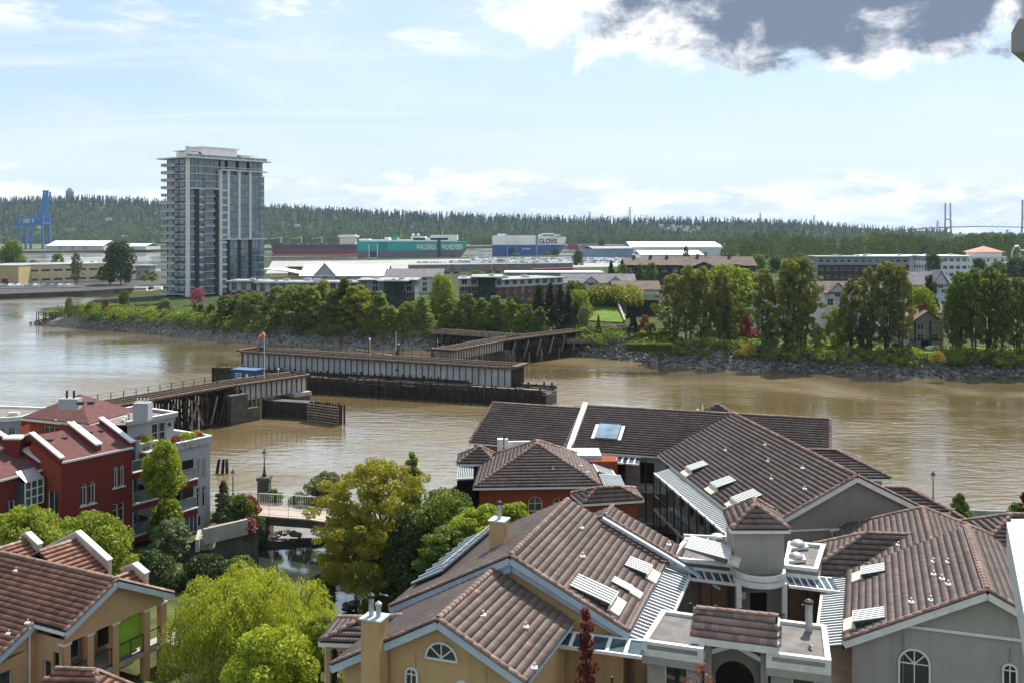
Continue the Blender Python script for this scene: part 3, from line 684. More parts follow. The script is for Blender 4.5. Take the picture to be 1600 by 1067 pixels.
# ---------------------------------------------------------------- cable-stayed bridge on the horizon
T1, T2 = Q(1481, 372, 4300), Q(1602, 372, 3900); T1.z = T2.z = 3
t = thing('cable_stayed_bridge', 'blue cable-stayed bridge with twin H towers on the horizon', 'bridge', T1)
bs = mat('blue_grey_bridge_steel', (0.10, 0.16, 0.24), 0.6, .1, .02)
dirb = (T2 - T1).normalized(); nb = Vector((-dirb.y, dirb.x, 0)); 
dk = [Q(1300, 371, 4900), Q(1400, 362, 4560), Q(1440, 358, 4430), Q(1481, 355.5, 4300), Q(1530, 354.5, 4130), Q(1602, 355.5, 3900), Q(1700, 361, 3600)]
for T, top in ((T1, 318), (T2, 313)):
    h = CH + (HZ - top) / F * T.y - 3; mb = MB(); w = 11.5
    for s in (-1, 1):
        a = T + Vector((s * w * 0.9, 0, 0)); b = T + Vector((s * w, 0, h * .5)); c = T + Vector((s * w * .93, 0, h)); 
        mb.bar(T + Vector((s * w * 1.35, 0, 0)), b, 5.5, 5.5, Vector((0, 1, 0))); mb.bar(b, c, 5, 5, Vector((0, 1, 0)))
    mb.bar(T + V(-w, 0, h * .53), T + V(w, 0, h * .53), 4, 5); mb.bar(T + V(-w * 1.2, 0, h * .28), T + V(w * 1.2, 0, h * .28), 4, 6)
    mb.build('tower', bs, t)
mb = MB()
for a, b in zip(dk, dk[1:]): mb.bar(a, b, 30, 3.4)
mb.build('deck', bs, t)
for T, top, k0 in ((T1, 318, 3), (T2, 313, 5)):
    h = CH + (HZ - top) / F * T.y - 3; mb = MB()
    for i in range(1, 9):
        for sgn in (-1, 1):
            tt = i / 8 * 1.25; j = k0 + sgn; a = dk[k0]
            e = a + (dk[min(len(dk) - 1, max(0, j))] - a) * min(1.6, tt)
            for s in (-1, 1): mb.bar(v3(T, 3 + h * (.62 + .36 * i / 8)) + Vector((s * 11, 0, 0)), e, .45)
    mb.build('stay_cables', mat('pale_cable', (0.4, 0.43, 0.48), 0.6, .05, 1), t)
# ---------------------------------------------------------------- high-rise tower across the river
slab_m = mat('pale_concrete_slab', (0.60, 0.60, 0.59), 0.8, .06, .5)
brick_d = mat('dark_brown_brick', (0.06, 0.046, 0.045), 0.9, .15, 1)
C0 = Vector((-127.8, 392, 0)); ur = Vector((.63, .775, 0)).normalized(); ul = Vector((-.775, .63, 0)).normalized(); nr = Vector((ur.y, -ur.x, 0)); nl = Vector((ul.x * 0 - ul.y, ul.x, 0))
nl = Vector((-.63, -.775, 0)).normalized()
tw = thing('apartment_tower', 'tall glass and brick apartment tower across the river', 'tower block', (C0.x, C0.y, 4))
FH, NF, ZB = 3.0, 18, 5.0
MB().ob(C0 + ur * .3 + ul * .3 + UP * 3.5, ur * 35.4, ul * 14.6, UP * 55.3).build('core', dark_in, tw)
def pt(u, l, z, o=0.0): return C0 + ur * u + ul * l + nr * 0 + UP * z
tower_g = glassmat('tower_glass', (0.09, 0.15, 0.19), 0.06, 0.9)
frame_t = mat('tower_frame', (0.30, 0.32, 0.33), 0.6, .05, 1)
for k in range(NF):                                    # floors: slab edges, windows, balconies
    z = ZB + k * FH
    MB().ob(pt(-.5, -.5, z - .18), ur * 36.8, ul * 15.8, UP * .26).build('floor_slab', slab_m, tw)
    top = k >= NF - 4
    for (u0, w, st) in ((1.6, 1.6, '1'), (5.2, 2.3, 't2'), (7.7, 2.4, 't2'), (10.2, 1.9, 't1')) + (((3.4, 1.6, 't1'), (12.3, 2.0, 't1')) if top else ()):
        place_window(tw, pt(u0, 0, z + .1) + nr * .02, ur, w, 2.65, st, frame_t, tower_g, .1, True)
    for (u0, w) in ((15.2, 2.0), (18.6, 2.2), (20.9, 1.6), (23.9, 2.2), (26.2, 1.6), (29.2, 2.2), (31.5, 1.8), (33.6, 2.2)):
        off = 1.2 if k < NF - 2 else 0.0
        place_window(tw, pt(u0, 0, z + .1) + nr * (off + .02), ur, w, 2.65, 't1', frame_t, tower_g, .1, True)
    if k < NF - 2:
        for (u0, w) in ((7.2, 4.6),):
            o = MB().ob(pt(u0, 0, z - .1) + nr * .2, ur * w, nr * 1.0, UP * .2).build('balcony', slab_m, tw)
            MB().ob(pt(u0, 0, z + .1) + nr * 1.15, ur * w, nr * .04, UP * .95).build('balustrade', rail_glass, o)
    if k < NF - 4:
        for u0, w in ((5.2, 2.0), (12.2, 1.8), (15.0, 2.6)): MB().ob(pt(u0, 0, z + 2.2) + nr * (.12 if u0 < 14 else 1.25), ur * w, nr * .1, UP * .75).build('spandrel', slab_m, tw)
    for l0, w in ((2.0, 3.6), (6.2, 3.6), (10.4, 3.4)):                       # left face
        place_window(tw, C0 + ul * (l0 + w) + nl * .02 + UP * (z + .1), -ul, w, 2.65, 't2', frame_t, tower_g, .1, True)
    o = MB().ob(C0 + ul * 5.5 + nl * .3 + UP * (z - .12), ul * 9.9, nl * 1.9, UP * .22).build('balcony', slab_m, tw)
    MB().ob(C0 + ul * 5.5 + nl * 2.15 + UP * (z + .1), ul * 9.9, nl * .04, UP * .95).build('balustrade', rail_glass, o)
for u0, w, z1 in ((3.2, 1.8, ZB + 14 * FH), (12.2, 2.0, ZB + 14 * FH)): MB().ob(pt(u0, 0, 3.6), ur * w, nr * .6, UP * (z1 - 3.6)).build('brick_pier', brick_d, tw)
for u0, w, z0, z1, d in ((-.9, 1.5, 3.5, 63.5, 1.0), (13.9, 1.1, 3.5, 55.0, 1.5), (17.4, 1.1, 27, 54.6, 1.7), (22.6, 1.1, 27, 54.6, 1.7), (28.0, 1.1, 27, 54.6, 1.7)):
    MB().ob(pt(u0, 0, z0), ur * w, nr * d, UP * (z1 - z0)).build('white_fin', slab_m, tw)
for u0, w in ((17.4, 1.4), (22.6, 1.4), (28.0, 1.4)): MB().ob(pt(u0, 0, 3.6), ur * w, nr * 1.4, UP * 23.2).build('brick_pier', brick_d, tw)
MB().ob(pt(14, -.2, 54.6), ur * 22.6, nr * 2.2, UP * .5).build('canopy_slab', slab_m, tw)
MB().ob(pt(14, -.2, 26.6), ur * 22.4, nr * 1.9, UP * .4).build('belt_course', slab_m, tw)
MB().ob(pt(0, 0, ZB + 14 * FH - .2), ur * 13.9, nr * 1.0, UP * .5).build('belt_course', slab_m, tw)
rs = MB().ob(pt(-2.5, -2.5, 58.9), ur * 41, ul * 20.5, UP * .5).build('roof_slab', slab_m, tw)
MB().ob(pt(9, 4, 59.4), ur * 17, ul * 8, UP * 4.6).build('penthouse', slab_m, rs)
MB().ob(pt(2, 3, 59.4), ur * 5, ul * 8, UP * 2.4).build('penthouse', slab_m, rs); MB().ob(pt(1, 2, 62.0), ur * 8, ul * 10, UP * .3).build('penthouse_roof', slab_m, rs)
MB().ob(pt(28, 4, 59.4), ur * 5, ul * 6, UP * 2.2).build('penthouse', slab_m, rs); MB().ob(pt(26, 3, 61.6), ur * 9, ul * 9, UP * .25).build('penthouse_roof', slab_m, rs)
MB().ob(pt(8, 3.3, 64), ur * 19, ul * 9.4, UP * .3).build('penthouse_roof', slab_m, rs)
railing(rs, [pt(-1.5, -1.5, 59.4), pt(37, -1.5, 59.4)], 1.1, slab_m, 3, glassy=rail_glass, r=.05)

# ---------------------------------------------------------------- low blocks behind the bank trees
brick_r = mat('red_brick', (0.16, 0.06, 0.045), 0.9, .15, 1.5)
pale_cl = mat('pale_grey_cladding', (0.42, 0.43, 0.43), 0.8, .06, 1); green_gl = glassmat('green_glazing', (0.02, 0.05, 0.05), 0.06, .9)
grey_cl = mat('blue_grey_cladding2', (0.23, 0.25, 0.27), 0.8, .08, 1); flat_roof = mat('pale_flat_roof', (0.30, 0.30, 0.31), 0.9, .2, .3)
dark_cl = mat('dark_brown_cladding', (0.06, 0.042, 0.036), 0.9, .15, 1); cream = mat('cream_wall', (0.55, 0.46, 0.28), 0.9, .06, .5)
white_w = mat('white_painted_wall', (0.66, 0.66, 0.65), 0.8, .05, .5); white_rf = mat('white_metal_roof', (0.72, 0.72, 0.72), 0.6, .06, .3)
brown_rf = mat('brown_shingle_roof', (0.15, 0.115, 0.095), 0.95, .2, .6); grey_rf = mat('slate_grey_roof', (0.165, 0.155, 0.165), 0.95, .2, .6)
def block(name, label, cat, a, b, depth, z0, z1, floors, wm, roofm, bay=3.2, ww=1.6, wh=1.5, lower=None, style='2', gm=None, over=.6, fm=None, side=True, group=None, stuff_on=True, split=0):
    """flat-roofed block; a, b: left and right foot of the front wall"""
    a, b = v3(a, z0), v3(b, z0); u = (b - a).normalized(); n = Vector((u.y, -u.x, 0)); W = (b - a).length; H = z1 - z0; fh = H / floors
    t = thing(name, label, cat, a, group); nb = max(1, int(W / bay)); bw = W / nb; gm = gm or glass
    if lower:
        zl = z0 + fh * lower[1]
    wins = lambda L, n_, r: [((i + .5) * L / n_ - ww / 2, z0 + k * fh + fh * .28, ww, wh, style) for k in r for i in range(n_)]
    if lower:
        facade(t, a, u, W, z0, zl, wins(W, nb, range(lower[1])), lower[0], fm, gm, .15, .1, True)
        facade(t, a - n * .06, u, W, zl, z1, wins(W, nb, range(lower[1], floors)), wm, fm, gm, .15, .1, True)
    else: facade(t, a, u, W, z0, z1, wins(W, nb, range(floors)), wm, fm, gm, .15, .1, True)
    mb = MB(); c = a - n * depth
    ns = max(1, int(depth / bay)); facade(t, b, -n, depth, z0, z1, wins(depth, ns, range(floors)) if side else [], wm, fm, gm, .15, .1, True)
    facade(t, c, n, depth, z0, z1, wins(depth, ns, range(floors)) if side else [], wm, fm, gm, .15, .1, True)
    mb.ob(c, u * W, n * .2, UP * H); mb.build('wall', wm, t)
    r = MB().ob(v3(a, z1) - u * over + n * over, u * (W + 2 * over), -n * (depth + 2 * over), UP * .35).build('roof', roofm, t)
    if stuff_on:
        rd = random.Random(int(a.x * 7)); 
        for k in range(max(2, int(W / 7))):
            q = a + u * rd.uniform(.08, .9) * W - n * rd.uniform(.2, .8) * depth; s = rd.uniform(.6, 1.6)
            MB().box((q.x, q.y, z1 + .35 + s * .3), (s * 1.6, s, s * .6)).build('roof_vent', galv if k % 2 else pale_cl, r)
    return t
# brick and cladding apartments along the island promenade
B1 = block('apartment_block', 'long red brick and grey apartments right of the tower', 'building', Q(402, 480, 352), Q(560, 480, 352), 16, 4.3, Q(400, 443, 352).z, 4, pale_cl, flat_roof, 3.4, 2.0, 1.9, (brick_r, 2), '2', over=1.0)
B2 = block('apartment_block', 'brick apartments behind the yellowest bank trees', 'building', Q(560, 482, 345), Q(648, 482, 345), 16, 4.3, Q(560, 439, 345).z, 4, grey_cl, flat_roof, 3.6, 2.0, 1.9, (brick_r, 2), '2', over=.8)
B3 = block('glazed_bay_block', 'dark green glazed stair block between the brick apartments', 'building', Q(600, 486, 336), Q(628, 486, 336), 12, 4.3, Q(600, 440, 336).z, 4, green_gl, flat_roof, 1.7, 1.3, 2.1, None, '1', green_gl, over=2.2, fm=black_m, side=False)
B4 = block('apartment_block', 'red brick apartments with white corner bay left of the dark conifers', 'building', Q(718, 484, 330), Q(748, 484, 330), 15, 4.3, Q(720, 437, 330).z, 4, pale_cl, flat_roof, 3.1, 1.9, 1.8, (brick_r, 3), '2', over=.8)
B5 = block('glazed_bay_block', 'dark glazed block under a thin white roof by the conifers', 'building', Q(747, 484, 326), Q(774, 484, 326), 14, 4.3, Q(750, 434, 326).z, 4, green_gl, flat_roof, 1.6, 1.3, 2.1, None, '1', green_gl, over=2.4, fm=black_m, side=False)
B6 = block('apartment_block', 'red brick apartments whose right end meets the conifers', 'building', Q(774, 484, 330), Q(880, 476, 350), 15, 4.3, Q(774, 439, 330).z, 4, pale_cl, flat_roof, 3.2, 1.9, 1.8, (brick_r, 3), '2', over=1.0)
B7 = block('apartment_block', 'low brick and white block against the foot of the tower', 'building', Q(358, 478, 362), Q(404, 478, 362), 14, 4.3, Q(360, 441, 362).z, 4, pale_cl, flat_roof, 3.4, 2.0, 1.9, (brick_r, 2), '2', over=1.2)
# terrace of pale houses with dormers behind them
def gable_house(name, label, a, b, depth, z0, zw, zr, wm, rm, cat='building', floors=2, bay=3.2, ww=1.5, wh=1.5, cross=(), group=None, chim=0, style='2', fm=None):
    a, b = v3(a, z0), v3(b, z0); u = (b - a).normalized(); n = Vector((u.y, -u.x, 0)); W = (b - a).length; t = thing(name, label, cat, a, group); fh = (zw - z0) / floors
    nb = max(1, int(W / bay)); wins = [((i + .5) * W / nb - ww / 2, z0 + k * fh + fh * .28, ww, wh, style) for k in range(floors) for i in range(nb)]
    facade(t, a, u, W, z0, zw, wins, wm, fm, None, .12, .09, True)
    facade(t, b, -n, depth, z0, zw, [], wm, top=[(0, zw), (depth / 2, zr), (depth, zw)]); facade(t, a - n * depth, n, depth, z0, zw, [], wm, top=[(0, zw), (depth / 2, zr), (depth, zw)])
    MB().ob(a - n * depth, u * W, n * .15, UP * (zw - z0)).build('wall', wm, t)
    def slope(p0, p1, q1, q0): return MB().prism([p0, p1, q1, q0], UP * .22)
    e = .7; A, B = v3(a, zw - .35) + n * e - u * e, v3(b, zw - .35) + n * e + u * e; A2, B2_ = A - n * (depth + 2 * e), B - n * (depth + 2 * e); M1, M2 = v3((A + A2) / 2, zr), v3((B + B2_) / 2, zr)
    slope(A, B, M2, M1).build('roof', rm, t); slope(M1, M2, B2_, A2).build('roof', rm, t)
    for (c0, cw, cz) in cross:                       # gables facing out of the front slope
        o = v3(a + u * c0 + n * .25, 0)
        facade(t, o, u, cw, zw - 1.6, zw, [(cw / 2 - ww / 2, zw - 1.3, ww, 1.2, style)], wm, fm, None, .1, .08, True, top=[(0, zw), (cw / 2, cz), (cw, zw)])
        D = depth * .45
        for s in (-1, 1):
            p = o + u * (cw / 2) + UP * cz + n * .5; q = o + u * (cw / 2 + s * (cw / 2 + .5)) + UP * (zw - .25) + n * .5
            MB().prism([p, q, q - n * D, p - n * D], UP * .2).build('dormer_roof', rm, t)
    for k in range(chim): q = v3(a + u * W * (k + .6) / (chim + .3) - n * depth * .45, zr - .6); MB().box(q + UP * .9, (1.1, 1.1, 1.9)).build('chimney', brick_r, t)
    return t
gable_house('terrace', 'pale blue-grey terrace under a gleaming white roof', Q(470, 462, 430), Q(602, 462, 430), 24, 4.3, Q(500, 431, 430).z, Q(500, 414, 442).z, mat('pale_blue_clad', (.36, .39, .42), .8, .06, 1), white_rf, floors=3, bay=4.2, ww=2.0, wh=1.8, cross=((6, 9, 16.3),))
gable_house('terrace', 'pale terrace with dormer windows behind the brick apartments', Q(602, 464, 415), Q(690, 462, 415), 18, 4.3, Q(600, 433, 415).z, Q(600, 421, 424).z, pale_cl, grey_rf, floors=3, bay=4, ww=1.9, wh=1.8)
block('low_shed', 'timber-brown low building left of the white-roofed terrace', 'building', Q(450, 442, 470), Q(500, 442, 470), 16, 4.3, Q(450, 418, 470).z, 3, mat('brown_timber_clad', (.17, .11, .07), .9, .15, 1), flat_roof, 4, 2.2, 1.6, stuff_on=False)
t = thing('curved_roof_hall', 'small hall with a curved white roof beside the tower', 'building', Q(405, 446, 440)); a = Q(410, 446, 440); a.z = 4.3
MB().ob(a, (21, 0, 0), (0, 14, 0), (0, 0, 5.2)).build('wall', cream, t)
mb = MB()
for k in range(6):
    x0, x1 = k * 3.7 - .5, (k + 1) * 3.7 - .5; z = lambda x: 9.6 + 3.4 * (1 - (x / 22) ** 2)
    mb.prism([a + V(x0, -1, z(x0) - 4.3), a + V(x1, -1, z(x1) - 4.3), a + V(x1, -1, z(x1) - 3.9), a + V(x0, -1, z(x0) - 3.9)], (0, 16, 0))
mb.build('roof', white_rf, t)
# houses and townhouses towards the right
gable_house('townhouse_row', 'dark brown gabled townhouses with white bay windows', Q(978, 436, 400), Q(1064, 436, 400), 14, 4.3, Q(980, 414, 400).z, Q(980, 404, 407).z, dark_cl, brown_rf, 'house', 3, 4.4, 2.0, 1.6, ((3, 6, 15.4), (10, 6, 15.4), (17, 4.5, 15)), chim=3)
gable_house('townhouse_row', 'brown-roofed townhouses behind the tall cottonwoods', Q(1064, 434, 420), Q(1180, 434, 420), 14, 4.3, Q(1064, 415, 420).z, Q(1064, 402, 427).z, dark_cl, brown_rf, 'house', 3, 4.4, 2.0, 1.6, ((6, 7, 17), (20, 6, 16)), chim=2)
gable_house('row_house', 'long grey-roofed row behind the lawn slope', Q(880, 452, 372), Q(992, 450, 372), 14, 4.3, Q(890, 442, 372).z, Q(890, 429, 379).z, pale_cl, grey_rf, 'house', 2, 4, 1.7, 1.4, ((8, 5, 13.0), (17, 5, 13.0)))
gable_house('riverside_house', 'pale house with a row of white windows above the grey abutment', Q(960, 468, 322), Q(1030, 468, 322), 11, 6.5, Q(960, 452, 322).z, Q(960, 440, 328).z, pale_cl, brown_rf, 'house', 1, 2.0, 1.1, 1.5)
block('long_condo_block', 'long dark flat-roofed condominium block at the wood edge', 'building', Q(1278, 432, 520), Q(1420, 432, 520), 18, 4.3, Q(1280, 402, 520).z, 3, grey_cl, flat_roof, 3.6, 2.1, 1.7, (dark_cl, 2), '2', over=.8)
block('white_condo_block', 'white block with a bright flat roof right of the dark condominiums', 'building', Q(1362, 424, 560), Q(1450, 424, 560), 24, 4.3, Q(1360, 401, 560).z, 3, white_w, white_rf, 4, 2.2, 1.8, None, '2', over=1.6)
block('white_condo_block', 'white balconied block with a thin flat roof', 'building', Q(1452, 430, 540), Q(1512, 430, 540), 22, 4.3, Q(1452, 401, 540).z, 3, white_w, white_rf, 3.4, 2.4, 2.0, None, '2', over=1.6)
rb = block('red_roofed_house', 'white building with a salmon-red hipped pavilion roof', 'building', Q(1516, 426, 560), Q(1572, 426, 560), 20, 4.3, Q(1516, 402, 560).z, 3, white_w, white_rf, 3.4, 1.8, 1.7, None, '2', over=.4)
q = Q(1549, 402, 560); cz = q.z
MB().box((q.x, 569, cz + 1.5), (15, 12, 2.4)).build('pavilion', white_w, rb)
MB().poly([(q.x - 9, 562, cz + 2.7), (q.x + 9, 562, cz + 2.7), (q.x, 569, cz + 6)]).poly([(q.x + 9, 562, cz + 2.7), (q.x + 9, 576, cz + 2.7), (q.x, 569, cz + 6)]).poly([(q.x + 9, 576, cz + 2.7), (q.x - 9, 576, cz + 2.7), (q.x, 569, cz + 6)]).poly([(q.x - 9, 576, cz + 2.7), (q.x - 9, 562, cz + 2.7), (q.x, 569, cz + 6)]).build('pavilion_roof', mat('salmon_roof', (.55, .18, .12), .8, .08, 1), rb)
gable_house('gabled_house', 'blue-grey house gable with white windows behind the cottonwoods', Q(1288, 486, 262), Q(1345, 486, 262), 11, 4.3, Q(1290, 457, 262).z, Q(1290, 441, 267).z, pale_cl, brown_rf, 'house', 2, 3, 1.6, 1.7, ((1.2, 4.6, 16.4),), style='2x')
gable_house('gabled_house', 'large house roofs left of the dark upright tree', Q(1352, 490, 268), Q(1420, 490, 268), 12, 4.3, Q(1352, 462, 268).z, Q(1352, 447, 274).z, white_w, grey_rf, 'house', 2, 3.4, 1.6, 1.6, ((6, 5, 15.5),))
gable_house('gabled_house', 'grey-roofed houses behind the right-hand cottonwood row', Q(1420, 470, 330), Q(1486, 470, 330), 13, 4.3, Q(1420, 445, 330).z, Q(1420, 426, 337).z, pale_cl, grey_rf, 'house', 2, 3.6, 1.6, 1.5, ((8, 5, 17),))
gable_house('gabled_house', 'brown-roofed house rising behind the grey timbered house', Q(1436, 500, 246), Q(1478, 500, 246), 9, 4.3, Q(1440, 488, 246).z, Q(1440, 476, 251).z, pale_cl, brown_rf, 'house', 1, 3, 1.3, 1.3, chim=1)
gable_house('gabled_house', 'white-walled house seen between the cottonwood trunks', Q(1140, 494, 255), Q(1270, 494, 255), 11, 4.3, Q(1140, 462, 255).z, Q(1140, 446, 260).z, white_w, brown_rf, 'house', 3, 3.4, 1.5, 1.5, ((5, 5, 15.6), (14, 5, 15.6)))
# grey timbered house on the right bank
a, b = P(1422, 543, 4.3), P(1474, 543, 4.3)
th = thing('timbered_house', 'grey gabled house with dark timber framing beside the riverbank lawn', 'house', a); u = (b - a).normalized(); W = (b - a).length; zs = Q(1422, 505, a.y).z; zp = Q(1448, 488, a.y).z
facade(th, a, u, W, 4.3, zs, [(1.6, 6.0, 1.5, 1.3, '2x'), (1.6, 8.2, 1.5, 1.2, '2x'), (W - 2.6, 6.0, 1.5, 1.3, '2x'), (.4, 4.5, 1, 1.2, '1'), (2.4, 4.4, 1.8, 1.3, 'D')], mat('grey_house_clad', (.26, .245, .22), .9, .08, 1), dark_cl and white_trim, None, .1, .08, True, top=[(0, zs), (W / 2, zp), (W, zs)])
nb_ = Vector((u.y, -u.x, 0)); MB().ob(a - nb_ * 9, u * W, nb_ * 8.5, UP * (zs - 4.3)).build('wall', pale_cl, th)
for x in (.9, 4.3): MB().ob(a + u * x + nb_ * .02, u * .35, nb_ * .12, UP * (zs - 3.9)).build('timber_post', dark_cl, th)
MB().ob(a + nb_ * .02 + UP * 1.5, u * W, nb_ * .13, UP * .3).build('timber_beam', dark_cl, th)
for s in (-1, 1):
    m_ = a + u * W / 2 + UP * (zp - 4.3 + .1) + nb_ * .8; e = m_ + u * s * (W / 2 + .8) - UP * (zp - zs + .5)
    MB().prism([m_, e, e - nb_ * 10.5, m_ - nb_ * 10.5], UP * .25).build('roof', brown_rf, th)
MB().box(a + u * (W / 2) - nb_ * 3 + UP * (zp - 3.6), (.9, .9, 1.6)).build('chimney', brick_r, th)
for x, m_, lab, cat in ((1452, white_w, 'white skiff on the lawn before the timbered house', 'boat'), (1463, mat('red_canvas', (.5, .06, .05), .8, .1, 2), 'red covered boat on the lawn before the timbered house', 'boat')):
    q = P(x, 545, 4.4) + V(0, -1, 0); t = thing('rowing_boat', lab, cat, q)
    MB().prism([q + V(-1.1, 0, .5), q + V(-.9, 0, 0), q + V(.8, 0, 0), q + V(1.3, 0, .55)], (0, 1.0, 0)).build('hull', m_, t); MB().prism([q + V(-1, .2, .5), q + V(1, .2, .5), q + V(.2, .2, .78)], (0, .6, 0)).build('cover', m_, t)

# ---------------------------------------------------------------- car terminal, rail wagons, warehouses
pad = MB().poly([P(415, 428, 4.33), P(1010, 416, 4.33), P(1000, 400.5, 4.33), P(560, 407.5, 4.33), P(425, 408.5, 4.33)]).build('terminal_yard', mat('pale_concrete_yard', (0.30, 0.29, 0.28), .9, .1, .05)); tag(pad, 'pale concrete yard of the car terminal', 'yard', None, 'structure')
carm = mat('car_paint', (0.42, 0.44, 0.47), 0.3, .05, .5, obj_rand=0.75, spec=.6)
mb = MB(); prof = [(-2.2, .3), (2.2, .3), (2.25, .85), (1.3, .95), (.6, 1.45), (-1.3, 1.45), (-2.1, .95)]
mb.prism([V(x, -.9, z) for x, z in prof], (0, 1.8, 0)); car_me = meshdata('car', mb.v, mb.f, carm)
kk = 0; rd = random.Random(8)
for r, (y, xa, xb) in enumerate(((411.6, 655, 985), (409.6, 700, 985), (407.8, 735, 990), (406.2, 735, 990), (404.8, 740, 985), (403.6, 880, 985))):
    n = int((xb - xa) / 5.6)
    for i in range(n):
        if kk >= 290 or rd.random() < .06: continue
        q = P(xa + (i + .5 * (r % 2)) * 5.6, y, 4.36); o = put('parked_car', car_me, None, q); o.location = q; o.rotation_euler = (0, 0, .95 + rd.uniform(-.04, .04)); kk += 1
        tag(o, 'parked new car in the rows of the car terminal', 'car', 'new cars in the terminal yard')
wag = mat('autorack_wagon_grey', (0.20, 0.185, 0.17), .8, .15, .3, streak=.4); wag_y = mat('wagon_yellow', (.42, .24, .05), .8, .1, .5); wag_r = mat('wagon_red', (.25, .05, .045), .8, .1, .5)
mb = MB().ob((0, 0, .9), (26.4, 0, 0), (0, 3.1, 0), (0, 0, 4.6)); 
for k in range(14): mb.ob((.8 + k * 1.9, -.08, 1.1), (.15, 0, 0), (0, .1, 0), (0, 0, 4.2))
mb.prism([V(0, 0, 5.5), V(0, 3.1, 5.5), V(0, 1.55, 5.95)], (26.4, 0, 0)); body = meshdata('body', mb.v, mb.f, wag)
mb = MB()
for x in (2.5, 23.9):
    for dx in (-.9, .9): mb.tube((x + dx, .2, .45), (x + dx, 2.9, .45), .45, n=8)
    mb.ob((x - 1.6, .3, .5), (3.2, 0, 0), (0, 2.5, 0), (0, 0, .4))
bog = meshdata('bogies', mb.v, mb.f, black_m)
wl = ORD
A_, B_ = P(640, 429, 4.3), P(945, 424, 4.3); dv = (B_ - A_); nW = int(dv.length / 27.2); dv.normalize()
for i in range(nW):
    q = A_ + dv * 27.2 * i; t = thing('rail_wagon', f'{wl[i % 11]} covered car wagon from the left in the train below the car yard', 'rail wagon', q, 'train of covered wagons'); t.rotation_euler = (0, 0, atan2(dv.y, dv.x))
    for nm, me in (('body', body), ('bogies', bog)):
        o = bpy.data.objects.new(nm, me); COL.objects.link(o); o.parent = t
    if i in (1, 3): e = MB().ob((24.9, -.12, 1.2), (1.2, 0, 0), (0, .1, 0), (0, 0, 4)).build('yellow_end_panel', wag_y); e.parent = t
mbs = MB().ob(P(832, 429, 4.3), P(895, 427, 4.3) - P(832, 429, 4.3), (0, 6, 0), (0, 0, 3.2)); t = thing('red_flat_wagon', 'dark red low wagons in front of the round yard tree', 'rail wagon', P(832, 429, 4.3)); mbs.build('body', wag_r, t); MB().ob(P(832, 429, 4.3) + V(0, -.2, .2), P(895, 427, 4.3) - P(832, 429, 4.3), (0, .15, 0), (0, 0, .6)).build('bogies', black_m, t)
block('canopy_row', 'long carport roof of white ribs behind the grey row houses', 'building', Q(790, 436, 470), Q(942, 432, 470), 20, 4.3, Q(790, 427, 470).z, 1, grey_cl, mat('ribbed_white_roof', (.6, .6, .6), .7, .3, .2), 5, 2.6, 1.6, stuff_on=False)
def shed(label, a, b, depth, z1, wm, rm, ridge=2.0, name='warehouse'):
    t = thing(name, label, 'warehouse', a); a = v3(a, a.z); b = v3(b, a.z); u = (b - a).normalized(); n = Vector((u.y, -u.x, 0)); W = (b - a).length
    for k in range(int(W / 6)): MB().ob(a + u * (k * 6 + 1) + n * .05, u * .3, n * .15, UP * (z1 - a.z)).build('pilaster', wm, t)
    MB().ob(a - n * depth, u * W, n * depth, UP * (z1 - a.z)).build('wall', wm, t)
    A, B = v3(a, z1) + n, v3(b, z1) + n; M1, M2 = A - n * (depth / 2 + 1) + UP * ridge, B - n * (depth / 2 + 1) + UP * ridge
    MB().prism([A, B, M2, M1], UP * .3).build('roof', rm, t); MB().prism([M1, M2, B - n * (depth + 2), A - n * (depth + 2)], UP * .3).build('roof', rm, t)
    for k in range(1, int(W / 18)): MB().ob(a + u * k * 18 + n * .02, u * 5, n * .1, UP * 5).build('loading_door', grey_cl, t)
    return t
shed('long white warehouse on the far shore right of the blue crane', P(72, 391, 3), P(162, 391, 3), 60, Q(72, 383, 1561).z, mat('pale_steel_wall', (.42, .43, .45), .8, .05, .05), white_rf, 7)
shed('pale gable-ended warehouse hidden partly by the leafy wharf tree', P(186, 391, 3), P(228, 391, 3), 60, Q(186, 384, 1561).z, pale_cl, mat('grey_metal_roof', (.45, .45, .46), .7, .06, .1), 4)
shed('low white sheds at the far end of the right-hand yard', P(985, 402, 4.3), P(1128, 402, 4.3), 70, 14, white_w, white_rf, 5)
shed('long blue-grey shed behind the car rows', P(926, 404.5, 4.3), P(990, 404, 4.3), 30, 13.5, mat('blue_steel_wall', (.14, .2, .27), .7, .08, .1), flat_roof, 2)
shed('white flat shed near the brown townhouses', P(1000, 412, 4.3), P(1100, 412, 4.3), 50, 11, white_w, white_rf, 3)
shed('low white riverside roof on the island edge', P(1020, 391, 4.3), P(1128, 391, 4.3), 60, 10, white_w, white_rf, 3)
# far wharf with stacks and containers at left
t = thing('far_wharf', 'long dark wharf under the white warehouses', 'wharf', P(-20, 394, 0)); A, B = P(-60, 394, 0), P(268, 391.5, 0)
MB().ob(A, B - A, (0, 8, 0), (0, 0, 3.6)).build('quay_wall', mat('dark_quay', (.05, .05, .055), .9, .2, .05), t)
mb = MB()
for k in range(40): q = A + (B - A) * (k / 40); mb.ob(q + V(0, -1, 0), (1, 0, 0), (0, 1, 0), (0, 0, 3.4))
mb.build('fender_piles', timber, t)
gcon = mat('green_container', (.02, .2, .11), .7, .1, .1)
for k in range(4):
    q = P(232 + k * 8, 388.5, 3.0); t = thing('container_stack', f'{wl[k]} green container stack from the left on the far wharf', 'containers', q, 'green container stacks')
    for j in range(2): MB().ob(q + V(0, 0, j * 2.7), (7, 0, 0), (0, 2.5, 0), (0, 0, 2.6)).build('container', gcon, t)

